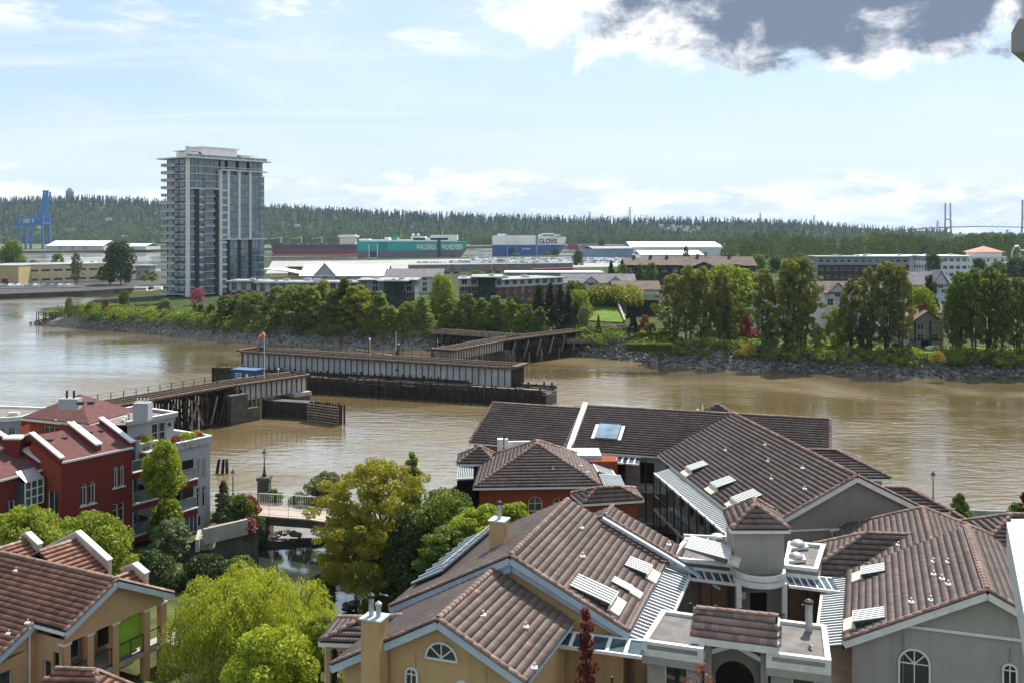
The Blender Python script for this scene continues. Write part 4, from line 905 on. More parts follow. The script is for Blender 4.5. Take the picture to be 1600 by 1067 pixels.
# ---------------------------------------------------------------- blue dockside crane
bl = mat('crane_blue', (0.012, 0.13, 0.36), 0.5, .1, .1)
D = 1500; c0 = Q(50, 394, D); px = D / F; cr = thing('dock_crane', 'tall blue container crane with its boom raised', 'crane', (c0.x, D, 3)); X = lambda x: (x - 800) * px; Zc = lambda y: CH - (y - HZ) * px
mb = MB()
for x0 in (29, 48, 67):
    for dy in ((0, 22) if x0 != 48 else (0,)): mb.bar((X(x0), D + dy, 3), (X(x0 + (1 if x0 < 50 else -1)), D + dy, Zc(336)), 2.6, 2.6, V(0, 1, 0))
mb.build('leg', bl, cr); mb = MB()
for dy in (0, 22): mb.bar((X(28), D + dy, Zc(393)), (X(70), D + dy, Zc(393)), 3, 3); mb.bar((X(28), D + dy, Zc(352)), (X(68), D + dy, Zc(349)), 2.6, 3.4)
for x0 in (29, 67): mb.bar((X(x0), D, Zc(349)), (X(x0), D + 22, Zc(349)), 2)
mb.build('portal_beam', bl, cr)
MB().bar((X(14), D + 10, Zc(352)), (X(62), D + 10, Zc(346)), 4, 4).build('girder', bl, cr)
MB().box((X(41), D + 10, Zc(346)), (15, 10, 6.5)).build('machine_house', mat('grey_machine_house', (.38, .4, .43), .7, .1, .2), cr)
mb = MB()
for dy in (6, 14): mb.bar((X(58), D + dy, Zc(350)), (X(66), D + dy, Zc(300)), 2.4, 2.4, V(0, 1, 0)); mb.bar((X(64), D + dy, Zc(347)), (X(72), D + dy, Zc(300)), 2.0, 2.0, V(0, 1, 0))
for k in range(7): f = k / 6; mb.bar((X(58 + 8 * f), D + 6, Zc(350 - 50 * f)), (X(64 + 8 * f), D + 6, Zc(347 - 47 * f)), 1.2)
mb.bar((X(64), D + 6, Zc(299)), (X(73), D + 6, Zc(299)), 2.4); mb.build('boom', bl, cr)
mb = MB(); mb.bar((X(49), D + 10, Zc(349)), (X(57), D + 10, Zc(332)), 1.8).bar((X(57), D + 10, Zc(332)), (X(60), D + 10, Zc(346)), 1.5).bar((X(49), D + 10, Zc(336)), (X(49), D + 10, Zc(349)), 1.6); mb.build('apex_frame', bl, cr)

# ---------------------------------------------------------------- ships
def ship_hull(par, c, L, B, z0, z1, bowr, rake, m, name='hull', stern=.1, flare=0.0):
    """hull lying along +X (bow right) from c = stern waterline corner nearest us"""
    st = [(0, B * .96), (L * .04, B), (L * .72, B), (L * .86, B * .82), (L * .95, B * .45), (L, B * .06)]; mb = MB(); k = 0
    ring = []
    for i, (x, w) in enumerate(st):
        f = i / 5; r = rake * max(0, (x / L - .7) / .3); r0 = rake * 1.0 * max(0, (x / L - .7) / .3)
        ring.append([c + V(x - r0 * 1.0, (B - w) / 2 * 1.15, z0), c + V(x, (B - w) / 2, z1), c + V(x, B - (B - w) / 2, z1), c + V(x - r0, B - (B - w) / 2 * 1.15, z0)])
    for a, b in zip(ring, ring[1:]):
        for j in range(3): mb.poly([a[j], b[j], b[j + 1], a[j + 1]][::-1])
        mb.poly([a[3], b[3], b[0], a[0]][::-1])
    mb.poly(ring[0]); mb.poly(ring[-1][::-1]); return mb.build(name, m, par)
def text(par, s, size, pos, m, name='lettering', width=None, bold=.0, rot=(radians(90), 0, 0), depth=.05):
    cu = bpy.data.curves.new('txt', 'FONT'); cu.body = s; cu.size = size; cu.extrude = depth; cu.offset = bold; cu.align_x = 'LEFT'
    o = bpy.data.objects.new('txt', cu); COL.objects.link(o); dg = bpy.context.evaluated_depsgraph_get(); dg.update()
    me = bpy.data.meshes.new_from_object(o.evaluated_get(dg)); w = max(v.co.x for v in me.vertices) - min(v.co.x for v in me.vertices)
    bpy.data.objects.remove(o); me.materials.clear(); me.materials.append(m)
    if width: me.transform(Matrix.Diagonal((width / w, 1, 1, 1)))
    q = bpy.data.objects.new(name, me); COL.objects.link(q); q.parent = par; q.rotation_euler = rot; q.location = Vector(pos) - WLOC.get(par.name, Vector()); return q
teal = mat('teal_hull_paint', (0.012, 0.30, 0.26), .5, .05, .02); greyh = mat('grey_hull_paint', (0.115, 0.125, 0.15), .6, .08, .02); whp = mat('white_ship_paint', (.70, .70, .68), .6, .05, .05); navy = mat('navy_hull_paint', (0.02, 0.085, 0.25), .5, .06, .02)
redh = mat('red_antifouling', (0.20, 0.035, 0.035), .8, .12, .03, streak=.3); blkh = mat('black_hull_paint', (0.035, 0.042, 0.055), .6, .1, .03); dkn = mat('dark_navy_lettering', (.012, .02, .06), .6, .05, 1)
D = 1016.0; px = D / F; c = V((558 - 800) * px, D, 0); L_ = 169 * px; zt = CH - (378 - HZ) * px; zm = CH - (392 - HZ) * px
s1 = thing('car_carrier_ship', 'teal and grey car carrier ship with white lettering', 'ship', c)
ship_hull(s1, c, L_, 30, -.6, zm, 0, 9, greyh); ship_hull(s1, c - V(.3, 0, 0), L_ + 1.5, 30, zm, zt, 0, 1.5, teal, 'upper_hull')
MB().ob(c + V(2, 1, zt), (L_ - 12, 0, 0), (0, 27, 0), (0, 0, 1.6)).build('weather_deck', whp, s1)
for x0, x1, zz, nm in ((645, 700, 3.6, 'deckhouse'), (672, 714, 6.6, 'bridge_house'), (641, 664, 5.0, 'deckhouse'), (559, 576, 2.6, 'deckhouse'), (600, 607, 4.2, 'funnel'), (612, 620, 4.4, 'funnel')):
    MB().ob(V((x0 - 800) * px, D + 4, zt + 1.6), ((x1 - x0) * px, 0, 0), (0, 18, 0), (0, 0, zz - 1.6)).build(nm, whp if x0 != 612 else teal, s1)
for x in (645, 653): MB().lathe(V((x - 800) * px, D + 3, zt + 5), [(.3, 0), (1.5, .6), (1.7, 1.7), (1.1, 2.8), (.2, 3.2)], 8).build('radome', whp, s1)
MB().tube(V((690 - 800) * px, D + 10, zt + 5), V((690 - 800) * px, D + 10, zt + 12), .5).build('mast', wag_y, s1); MB().tube(V((625 - 800) * px, D + 10, zt + 2), V((625 - 800) * px, D + 10, zt + 10), .4).build('mast', wag_y, s1)
MB().ob(V((683.5 - 800) * px, D - .6, 0), (3.0, 0, 0), (0, .6, 0), (0, 0, zt + 2)).build('pilot_trunk', blkh, s1)
MB().ob(V((593 - 800) * px, D - .25, zm), (8, 0, 0), (0, .3, 0), (0, 0, zt - zm)).build('stern_shade_strip', mat('shaded_teal', (.01, .19, .18), .5, .05, .1), s1)  # darker copy of the teal paint, standing for shade on the stern quarter
MB().ob(V((576 - 800) * px, D - .3, .5), (10, 0, 0), (0, .35, 0), (0, 0, 8.5)).build('ramp_opening', blkh, s1)
for x in (577, 590): MB().bar(V((x - 800) * px, D - 1.4, 1), V((x - 800) * px, D - 1.2, 17), .7).build('ramp_tower', whp, s1)
MB().prism([V((577 - 800) * px, D - 1, .8), V((590 - 800) * px, D - 1, .8), V((592 - 800) * px, D - 26, 3.6), V((577 - 800) * px, D - 26, 3.6)], (0, 0, .5)).build('stern_ramp', galv, s1)
hgt = 5.4; text(s1, 'WALLENIUS', hgt * 1.4, V((650.5 - 800) * px, D - .35, zm + 1.2), whp, width=31 * px, bold=.12); text(s1, 'WILHELMSEN', hgt * 1.4, V((689.5 - 800) * px, D - .1, zm + 1.2), whp, width=33 * px, bold=.12)
D = 1150.0; px = D / F; c = V((769 - 800) * px, D, 0); L_ = 116 * px; zm = CH - (383.2 - HZ) * px; zt = CH - (371 - HZ) * px
s2 = thing('car_carrier_ship', 'navy blue and white car carrier ship', 'ship', c)
ship_hull(s2, c, L_ - 1, 30, -.6, zm, 0, 9, navy); ship_hull(s2, c, L_ + .8, 30, zm, zt, 0, 1.5, whp, 'upper_hull')
MB().ob(c + V(1.5, 1, zt), (L_ - 14, 0, 0), (0, 26, 0), (0, 0, 1.4)).build('weather_deck', whp, s2)
for x0, x1, zz, nm in ((847, 866, 4.4, 'bridge_house'), (842, 876, 2.8, 'deckhouse'), (777, 791, 3.6, 'deckhouse'), (789, 791.5, 3, 'funnel')): MB().ob(V((x0 - 800) * px, D + 5, zt + 1.4), ((x1 - x0) * px, 0, 0), (0, 16, 0), (0, 0, zz - 1.4)).build(nm, whp, s2)
MB().prism([V((800 - 800) * px, D + 5, zt + 1.4), V(5 * px, D + 5, zt + 1.4), V(1 * px, D + 5, zt + 4.4)], (0, 4, 0)).build('funnel', mat('red_paint', (.5, .05, .05), .6, .05, 1), s2)
MB().ob(V((837 - 800) * px, D - .4, 0), (2.6, 0, 0), (0, .6, 0), (0, 0, zt + 1.5)).build('pilot_trunk', mat('mid_grey_paint', (.2, .22, .25), .6, .05, .1), s2)
MB().ob(V((795 - 800) * px, D - .25, 1), (9.5, 0, 0), (0, .35, 0), (0, 0, 9)).build('side_door', mat('dark_blue_door', (.01, .03, .07), .6, .1, .2), s2)
MB().prism([V((796 - 800) * px, D - 1, 1.6), V((807 - 800) * px, D - 1, 1.6), V((812 - 800) * px, D - 16, 4), V((800 - 800) * px, D - 16, 4)], (0, 0, .5)).build('side_ramp', galv, s2)
for x in (793, 806): MB().bar(V((x - 800) * px, D - 1, 1), V((x - 800) * px, D - 1, 19), .5).build('ramp_tower', galv, s2)
text(s2, 'GLOVIS', 7.6 * 1.0, V((842 - 800) * px, D - .3, zm + 1.6), dkn, width=28.5 * px, bold=.16)
text(s2, 'LNG POWERED', 2.7, V((815.5 - 800) * px, D - .3, CH - (390.5 - HZ) * px), whp, width=13 * px, bold=.08)
D = 1345.0; px = D / F; c = V((420 - 800) * px, D, 0); s3 = thing('bulk_carrier_ship', 'black and red bulk carrier ship with a pale deckhouse aft', 'ship', c)
zz = lambda y: CH - (y - HZ) * px
t_ = ship_hull(s3, V(0, 0, 0), 139 * px, 26, -.5, zz(389.5), 0, 4, redh); t2 = ship_hull(s3, V(0, 0, 0), 139 * px, 26, zz(389.5), zz(382.5), 0, 3, blkh, 'upper_hull')
for o in (t_, t2):                                    # this one lies bow to the left
    o.data.transform(Matrix.Translation(V((558 - 800) * px, D, 0)) @ Matrix.Diagonal((-1, 1, 1, 1))); o.data.flip_normals()
MB().ob(V((530 - 800) * px, D + 4, zz(382.5)), (24 * px, 0, 0), (0, 18, 0), (0, 0, 13)).build('deckhouse', mat('pinkish_white_paint', (.62, .55, .54), .7, .06, .1), s3)
MB().ob(V((527 - 800) * px, D + 2, zz(371)), (30 * px, 0, 0), (0, 22, 0), (0, 0, 2)).build('bridge_wing', whp, s3)
MB().prism([V((420 - 800) * px, D + 8, zz(382.5)), V((442 - 800) * px, D + 8, zz(382.5)), V((442 - 800) * px, D + 8, zz(380.5)), V((425 - 800) * px, D + 8, zz(380.5))], (0, 10, 0)).build('forecastle', blkh, s3)
for k in range(5): MB().ob(V((452 - 800 + k * 15) * px, D + 6, zz(382.5)), (11 * px, 0, 0), (0, 14, 0), (0, 0, 1.6)).build('hatch_cover', redh, s3)
for k in range(3): q = V((436 + k * 32 - 800) * px, D + 13, zz(381)); MB().tube(q, q + UP * 9, .5).bar(q + UP * 8.5, q + V(-14, 0, 6), .5).build('deck_crane', whp, s3)
for i, (xa, xb, y, D, m_, lab) in enumerate(((886, 906, 385.5, 1700, redh, 'dark red cargo barge moored right of the blue ship'), (906, 940, 386, 1650, wag, 'long grey barge beyond the round yard tree'))):
    px = D / F; t = thing('cargo_barge', lab, 'barge', V((xa - 800) * px, D, 0)); zz = CH - (y - 4.5 - HZ) * px
    MB().prism([V((xa - 800) * px, D, 3.4), V((xa + .6 - 800) * px, D, -.4), V((xb - .8 - 800) * px, D, -.4), V((xb - 800) * px, D, 3.4)], (0, 14, 0)).build('hull', m_, t); MB().ob(V((xa + 2 - 800) * px, D + 2, 3.4), ((xb - xa - 5) * px, 0, 0), (0, 10, 0), (0, 0, max(1.5, zz - 3.4))).build('cargo', wag if i else redh, t)

# ---------------------------------------------------------------- wharf at left with the yellow buildings
yb = block('office_building', 'cream two-storey office with green window bands on the wharf', 'building', P(43, 444, 2.2), P(190, 439, 2.2), 34, 2.2, Q(43, 415, 530).z, 2, cream, flat_roof, 6.2, 4.6, 1.3, None, '4', over=.2)
cw_ = block('warehouse', 'plain cream warehouse with a maroon door at the left edge', 'warehouse', P(-40, 446, 2.2), P(29, 446, 2.2), 40, 2.2, Q(0, 420, 480).z, 1, mat('yellow_wall', (.42, .34, .17), .9, .06, .3), flat_roof, 60, .1, .1, over=.2, stuff_on=False)
block('small_pavilion', 'small grey pavilion with dark windows right of the wharf tree', 'building', P(212, 437, 2.2), P(234, 437, 2.2), 9, 2.2, 10, 1, grey_cl, flat_roof, 3, 2, 3, over=.8, stuff_on=False)
q = P(3, 446, 2.2); rdoor = MB().ob(q + V(0, -.35, 0), (10 * .3, 0, 0), (0, .2, 0), (0, 0, 3.6)).build('roller_door', mat('maroon', (.14, .03, .03), .7, .1, 1), cw_); MB().ob(q + V(-.15, -.4, 3.6), (3.3, 0, 0), (0, .3, 0), (0, 0, .25)).build('lintel', white_w, rdoor)
t = thing('sheet_pile_wall', 'dark sheet-pile wharf wall at the left', 'wharf', P(-100, 461, 0)); A, B = P(-260, 462.5, 0), P(131, 456.5, 0); n = int((B - A).length / 3.3)
for k in range(n): q = A + (B - A) * (k / n); q2 = A + (B - A) * ((k + .86) / n); MB().ob(q + V(0, -.5 - .25 * (k % 2), -.6), q2 - q, (0, .6, 0), (0, 0, 2.9)).build('pile_panel', mat('dark_sheet_pile', (.035, .04, .05), .8, .3, .5), t)
MB().ob(A + V(0, -.8, 2.3), B - A, (0, 1.2, 0), (0, 0, .25)).build('cap', concrete, t)
for i in range(9):
    q = P(6 + i * 13, 448.5, 2.25); o = put('parked_car', car_me, None, q); o.location = q; o.rotation_euler = (0, 0, 1.3); o.scale = (1, 1, 1.1); tag(o, f'{wl[i]} vehicle from the left parked along the sheet-pile wharf', 'car', 'vehicles parked along the wharf')
q = P(220, 459.5, 0); t = thing('yellow_boat', 'yellow and white ferry boat moored at the wharf', 'boat', q)
MB().prism([q + V(-4.6, 0, 1.3), q + V(-4.0, 0, -.2), q + V(3.6, 0, -.2), q + V(5, 0, 1.5)], (0, 3.2, 0)).build('hull', mat('yellow_paint', (.6, .38, .03), .5, .05, .5), t); MB().ob(q + V(-3.5, .5, 1.4), (6, 0, 0), (0, 2.2, 0), (0, 0, 1.5)).build('cabin', whp, t); MB().ob(q + V(-3.2, .45, 1.9), (5.4, 0, 0), (0, .1, 0), (0, 0, .6)).build('windows', glass, t); MB().ob(q + V(-3.8, .3, 2.9), (6.6, 0, 0), (0, 2.6, 0), (0, 0, .2)).build('roof', whp, t)
q = P(247, 457, 0); t = thing('white_boat', 'white motor launch beside the tower foot', 'boat', q)
MB().prism([q + V(-4, 0, 1.2), q + V(-3.4, 0, -.2), q + V(3, 0, -.2), q + V(4.4, 0, 1.4)], (0, 3, 0)).build('hull', whp, t); MB().ob(q + V(-2.5, .5, 1.2), (4, 0, 0), (0, 2, 0), (0, 0, 1.5)).build('cabin', whp, t)
# ---------------------------------------------------------------- railway swing bridge
DZ = 5.7
def girder_span(par, a, b, depth, width, panel=1.28, rails=True, side_m=None):
    """deck-plate girder span from a to b (deck centre line at top)"""
    side_m = side_m or girder_m; a, b = Vector(a), Vector(b); d = (b - a); L = d.length; d.normalize(); n = Vector((d.y, -d.x, 0))
    for s in (-1, 1):
        o = a + n * (s * width / 2)
        w = MB().ob(o - n * .04 - UP * depth, d * L, n * .08, UP * (depth - .25)).build('girder_web', side_m, par)
        MB().ob(o - n * .26 - UP * .30, d * L, n * .52, UP * .10).build('top_flange', rust, par); MB().ob(o - n * .26 - UP * (depth + .08), d * L, n * .52, UP * .10).build('bottom_flange', rust, par)
        k = int(L / panel)
        if s > 0:
            me = meshdata('stiffener', *(lambda m_: (m_.v, m_.f))(MB().ob((0, 0, 0), n * .17, d * .11, UP * (depth - .42))), rust)
            for i in range(k + 1): o2 = put('stiffener', me, w, o + n * .045 + d * (L - .12) * i / k - UP * (depth - .1)); 
    mb = MB(); nt = int(L / .62)
    for i in range(nt): mb.ob(a + d * (i * L / nt) - n * (width / 2 + .9) - UP * .19, d * .36, n * (width + 1.8), UP * .2)
    mb.build('sleepers', deck_m, par, kind='stuff'); mb = MB()
    for s in (-.75, .75): mb.ob(a + n * (s - .04) + UP * .015, d * L, n * .08, UP * .14)
    mb.build('rails', rust, par); mb = MB()
    for s in (-1, 1): mb.ob(a + n * (s * (width / 2 + .75) - .15) + UP * .015, d * L, n * .3, UP * .22)
    mb.build('guard_timber', timber_l, par)
def posts(par, a, b, off, step=2.1, h=1.15):
    a, b = Vector(a), Vector(b); d = (b - a); L = d.length; d.normalize(); n = Vector((d.y, -d.x, 0)); k = int(L / step); me = None
    for i in range(k + 1):
        if me is None: q = MB().ob((-.05, -.05, 0), (.1, 0, 0), (0, .1, 0), (0, 0, h)); me = meshdata('rail_post', q.v, q.f, black_m)
        put('rail_post', me, par, a + n * off + d * L * i / k)
    MB().bar(a + n * off + UP * h * .97, b + n * off + UP * h * .97, .035).bar(a + n * off + UP * h * .55, b + n * off + UP * h * .55, .03).build('hand_rail', black_m, par)
def bent(par, c, n, h, w, npile=6, r=.2, batter=.13, rd=random):
    """one trestle bent: piles, cap and cross bracing. c = deck level centre"""
    mb = MB(); MB().ob(c - n * (w / 2 + .4) - UP * .9 - Vector((-n.y, n.x, 0)) * .2, n * (w + .8), Vector((-n.y, n.x, 0)) * .4, UP * .42).build('pile_cap', timber, par)
    for i in range(npile):
        x = (i / (npile - 1) - .5) * w; q = c + n * x - UP * .9; e = q + n * (x / w * 2 * h * batter) - UP * h + V(rd.uniform(-.15, .15), rd.uniform(-.15, .15), 0)
        MB().tube(e, q, r * 1.05, r * .85, 6).build('pile', timber, par)
    for s in (-1, 1):
        MB().bar(c + n * s * w / 2 - UP * 1.2, c - n * s * (w / 2 + h * .1) - UP * (h * .85), .14, .3).build('brace', timber_l if s > 0 else timber, par)
    MB().bar(c - n * (w / 2 + .6) - UP * (h * .5), c + n * (w / 2 + .6) - UP * (h * .5), .14, .3).build('brace', timber, par)
def trestle(par, pts, w, h, step=3.6, seed=1, npile=6):
    rd = random.Random(seed)
    for a, b in zip(pts, pts[1:]):
        d = b - a; L = d.length; d = d.normalized(); n = Vector((d.y, -d.x, 0)); k = max(1, int(L / step))
        MB().ob(a - n * (w / 2) - UP * .48, d * L, n * w, UP * .28).build('stringer', timber, par)
        mb = MB(); nt = int(L / .6)
        for i in range(nt): mb.ob(a + d * (i * L / nt) - n * (w / 2 + .6) - UP * .19, d * .38, n * (w + 1.2), UP * .2)
        mb.build('sleepers', deck_m, par, kind='stuff'); mb = MB()
        for s in (-1, 1): mb.ob(a + n * (s * (w / 2 + .45) - .15) + UP * .015, d * L, n * .3, UP * .22)
        mb.build('guard_timber', timber_l, par); mb = MB()
        for s in (-.75, .75): mb.ob(a + n * (s - .04) + UP * .015, d * L, n * .08, UP * .14)
        mb.build('rails', rust, par)
        for i in range(k): bent(par, a + d * (i + .5) * L / k, n, h, w, npile, rd=rd)
# the open swing span on its long timber guard pier
sa, sb = P(391, 547, DZ), P(808, 572, DZ); sd = (sb - sa).normalized(); sn = Vector((sd.y, -sd.x, 0))
sw = thing('swing_span', 'long grey plate-girder swing span standing open along the river', 'bridge', v3((sa + sb) / 2, 0))
girder_span(sw, sa, sb, 3.5, 4.6); posts(sw, sa, sb, -3.0); posts(sw, sa, sb, 3.0, 2.1, .25)
mid = (sa + sb) / 2
MB().lathe(v3(mid, 1.2), [(3.4, 0), (3.4, .5), (2.6, .5), (2.6, 1.0), (.8, 1.0)], 20).build('pivot_drum', rust, sw)
for e, s in ((sa, -1), (sb, 1)):
    MB().ob(e - sn * 2.4 - UP * 3.3 - sd * (.3 if s < 0 else -.05), sn * 4.8, sd * .25, UP * 3.0).build('end_diaphragm', timber, sw)
    MB().ob(e - sn * 2.9 + UP * .02 - sd * (1.2 if s < 0 else 0), sn * 5.8, sd * 1.2, UP * .35).build('end_tie', rust, sw)
MB().tube(sa + sd * 3 + UP * .2, sa + sd * 3 + UP * .9, .7, .6, 8).build('end_winch', black_m, sw)
MB().ob(mid + sn * 2.32 + sd * 6 - UP * 1.9, sd * .45, sn * .2, UP * .45).build('bearing_box', black_m, sw)
gp = thing('guard_pier', 'long dark timber guard pier under the open swing span', 'pier', v3(mid, 0))
ga, gb = P(352, 577, 2.9), P(862, 606, 2.9); gd = (gb - ga).normalized(); gn = Vector((gd.y, -gd.x, 0)); gL = (gb - ga).length; GW = 6.5
MB().ob(v3(ga, -1.2) - gn * (GW / 2 - .4), gd * gL, gn * (GW - .8), UP * 3.3).build('core', dark_conc, gp)
rd = random.Random(3); mb = MB()
for s in (-1, 1):
    for k in range(10): 
        x = 0
        while x < gL - 1:
            l = min(rd.uniform(5, 8), gL - x); mb.ob(v3(ga, -.35 + k * .33) + gd * x + gn * (s * (GW / 2 - .22) + rd.uniform(-.04, .04)) - gn * .11, gd * (l - .05), gn * .22, UP * .28); x += l
mb.build('plank_cladding', timber, gp, kind='stuff')
me = None
for i in range(46):
    for s in (-1, 1):
        if me is None: q = MB().tube((0, 0, -1.5), (0, 0, 3.1), .2, .18, 6); me = meshdata('fender_pile', q.v, q.f, timber)
        put('fender_pile', me, gp, v3(ga, rd.uniform(-.2, .35)) + gd * (gL * (i + .3) / 46) + gn * s * (GW / 2 + .12))
mb = MB()
for i in range(120):
    x = rd.uniform(0, gL - 2); y = rd.uniform(-GW / 2, GW / 2 - .3); mb.ob(v3(ga, 2.1 + rd.uniform(0, .25)) + gd * x + gn * y, (gd + gn * rd.uniform(-.25, .25)) * rd.uniform(1, 4), gn * .22, UP * .16)
mb.build('loose_planks', timber_l, gp, kind='stuff'); mb = MB()
for k in range(3): MB().ob(v3(ga, 2.45 + k * .01) + gd * (gL - 14 + k * 4.6) + gn * 1.6, gd * 4, gn * .9, UP * .35).build('walkway_board', timber_l, gp)
railing(gp, [v3(ga, 2.4) + gd * (gL * .62) + gn * 3, v3(ga, 2.4) + gd * (gL * .93) + gn * 3], .8, rust, 2.2, name='catwalk_rail')
cbx = P(347, 600, 0); cb = thing('timber_crib', 'square dark timber crib behind the blue hut', 'crib', v3(P(347, 598, 0), 0)); q0 = P(331, 574, 4.6)
q0 = Vector((q0.x, q0.y, 0)); mb = MB()
for k in range(14): 
    for (o, e, th_) in ((q0, V(4.8, 0, 0), V(0, .25, 0)), (q0 + V(0, 4.5, 0), V(4.8, 0, 0), V(0, .25, 0)), (q0, V(0, 4.5, 0), V(.25, 0, 0)), (q0 + V(4.6, 0, 0), V(0, 4.5, 0), V(.25, 0, 0))): mb.ob(o + UP * (-.4 + k * .36), e, th_, UP * .31)
mb.build('crib_timbers', timber, cb, kind='stuff'); MB().ob(q0 + V(.3, .3, -.5), (4.2, 0, 0), (0, 4, 0), (0, 0, 5)).build('fill', soil, cb); tuft = MB()
for i in range(60): x, y = rd.uniform(.2, 4.6), rd.uniform(.2, 4.3); tuft.bar(q0 + V(x, y, 4.4), q0 + V(x + rd.uniform(-.3, .3), y, 4.4 + rd.uniform(.3, .9)), .04)
tuft.build('dead_grass', rust, cb, kind='stuff')
# left approach: trestle, pier, short girder span, fenders
la, lb, lc = P(150, 634.5, DZ), P(354, 600, DZ), P(468, 584, DZ); ld = (lc - lb).normalized(); ln = Vector((ld.y, -ld.x, 0))
ap = thing('approach_trestle', 'dark timber trestle with handrail posts leading from the red house', 'trestle', v3(la, 0))
trestle(ap, [la, la.lerp(lb, .5), lb], 4.0, 6.0, 3.3, 2, 7); posts(ap, la, lb, -2.6)
rd = random.Random(6)
for i in range(34): q = la.lerp(lb, .2 + .8 * rd.random()) + ln * rd.uniform(-1.5, 3.4); MB().tube(v3(q, -1) + V(rd.uniform(-.8, .8), rd.uniform(-.5, .5), 0), v3(q, DZ - 1), .17, .15, 6).build('pile', timber, ap)
for i in range(16): q = la.lerp(lb, .25 + .75 * rd.random()) + ln * 3.0; MB().bar(v3(q, .6), v3(q + ld * rd.uniform(-2, 2), DZ - 1), .12, .26).build('brace', timber_l if i % 3 == 0 else timber, ap)
MB().bar(v3(lb, .8) - ld * 2.0 + ln * 2.8, v3(lb, DZ - .6) + ld * .2 + ln * 2.8, .2, .32).build('brace', timber_l, ap)
asp = thing('approach_span', 'short grey girder span between the left trestle and the channel', 'bridge', v3(lb, 0)); girder_span(asp, lb, lc, 2.7, 3.6, 1.0); posts(asp, lb, lc, -2.3, 2.1)
MB().ob(lc - ln * 2.3 - UP * .3, ln * 4.6, ld * .6, UP * .55).build('end_tie', timber, asp)
pr = thing('bridge_pier', 'dark stepped concrete pier where trestle and left span meet', 'pier', v3(lb, 0))
MB().ob(v3(lb, -1.5) - ld * 2.2 - ln * 3, ld * 3.2, ln * 7.2, UP * 6.0).build('shaft', dark_conc, pr); MB().ob(v3(lb, -1.5) + ld * 1.0 - ln * 2.6, ld * 2.3, ln * 6.6, UP * 3.6).build('base_step', dark_conc, pr); MB().ob(v3(lb, 4.5) - ld * 2.4 - ln * 2.2, ld * 3.4, ln * 5, UP * .5).build('pier_cap', timber, pr)
for k in range(9): MB().tube(v3(lb, -1.5) - ld * (2.6 + .5 * (k % 2)) + ln * (-3 + k * .9), v3(lb, 4.3) - ld * 2.5 + ln * (-2.8 + k * .85), .2, .18, 6).build('pile', timber, pr)
p2 = thing('channel_pier', 'low concrete rest pier under the end of the left span', 'pier', v3(lc, 0)); 
MB().ob(v3(lc, -1.5) - ld * 3.4 - ln * 2.6, ld * 3.2, ln * 5.6, UP * 4.0).build('shaft', dark_conc, p2); MB().ob(v3(lc, 2.5) - ld * 3.6 - ln * 2.8, ld * 3.6, ln * 6, UP * .6).build('pier_cap', concrete, p2)
def fender(label, a, b, h, step=.62, th=1.0, rows=7):
    t = thing('timber_fender', label, 'fender', v3(a, 0)); a, b = v3(a, 0), v3(b, 0); d = b - a; L = d.length; d.normalize(); n = Vector((d.y, -d.x, 0)); k = int(L / step); rd = random.Random(int(a.x))
    q = MB().tube((0, 0, -1.5), (0, 0, h), .17, .15, 6); me = meshdata('fender_pile', q.v, q.f, timber)
    for i in range(k + 1): 
        for s in ((0, 1)): put('fender_pile', me, t, a + d * L * i / k + n * (s * th) + UP * rd.uniform(-.1, .25))
    q = MB().ob((0, 0, 0), d * L, n * .16, UP * .17); me = meshdata('waler', q.v, q.f, timber_l)  # walers in the pale timber: their sunlit look is put into the colour
    for j in range(rows): put('waler', me, t, a + n * (th + .15) + UP * (.1 + (h - .45) * j / (rows - 1)))
    return t
fender('square timber fender lattice under the left span', P(366, 651, 0) + ln * 0, P(411, 650, 0), 2.9)
fender('square timber fender lattice at the right tip of the low wall', P(488, 655, 0), P(538, 662, 0), 3.0)
fw_ = thing('fender_wall', 'low dark plank wall between the two fender lattices', 'wall', P(411, 651, 0)); A, B = v3(P(411, 650, 0), -1), v3(P(490, 655, 0), -1)
MB().ob(A, B - A, V(0, 2.2, 0), UP * 3.6).build('core', dark_conc, fw_); mb = MB()
for k in range(8): mb.ob(v3(A, .05 + k * .33) + V(0, -.18, 0), B - A, V(0, .16, 0), UP * .27)
mb.build('plank_cladding', timber, fw_, kind='stuff')
# blue hut, windsock, masts
hb = P(362, 597, 2.6); ht = thing('bridge_hut', 'small blue site hut on the guard pier beside the trestle', 'hut', hb); blue_h = mat('hut_blue', (0.012, 0.055, 0.19), .6, .08, 1)
hd = gd; hn = gn; MB().ob(v3(hb, 2.2) + V(0, 0, 0), hd * 5.0, -hn * 2.6, UP * 2.7).build('wall', blue_h, ht); MB().ob(v3(hb, 4.9) + hn * .15 - hd * .15, hd * 5.3, -hn * 2.9, UP * .15).build('roof', mat('hut_roof', (.06, .1, .2), .6, .1, 1), ht)
place_window(ht, v3(hb, 3.5) + hd * .9 + hn * .06, hd, 1.2, .9, '2', whp, mat('green_pane', (.12, .2, .03), .3, .2, 1), .1); MB().ob(v3(hb, 2.3) + hd * 2.9 + hn * .01, hd * .9, hn * .06, UP * 2.1).build('door', mat('hut_door', (.02, .08, .24), .6, .1, 1), ht); MB().ob(v3(hb, 3.8) + hd * 3.1 + hn * .08, hd * .5, hn * .03, UP * .5).build('door_sign', whp, ht)
MB().ob(v3(hb, 1.4) - hd * .2 + hn * .2, hd * 5.4, -hn * 3.2, UP * .8).build('platform', timber, ht)
wp = v3(P(413, 591, DZ), DZ); wk = thing('windsock', 'orange windsock on a thin white mast by the left span', 'windsock', wp); MB().tube(wp, wp + UP * 7.6, .07, .05, 6).build('mast', whp, wk)
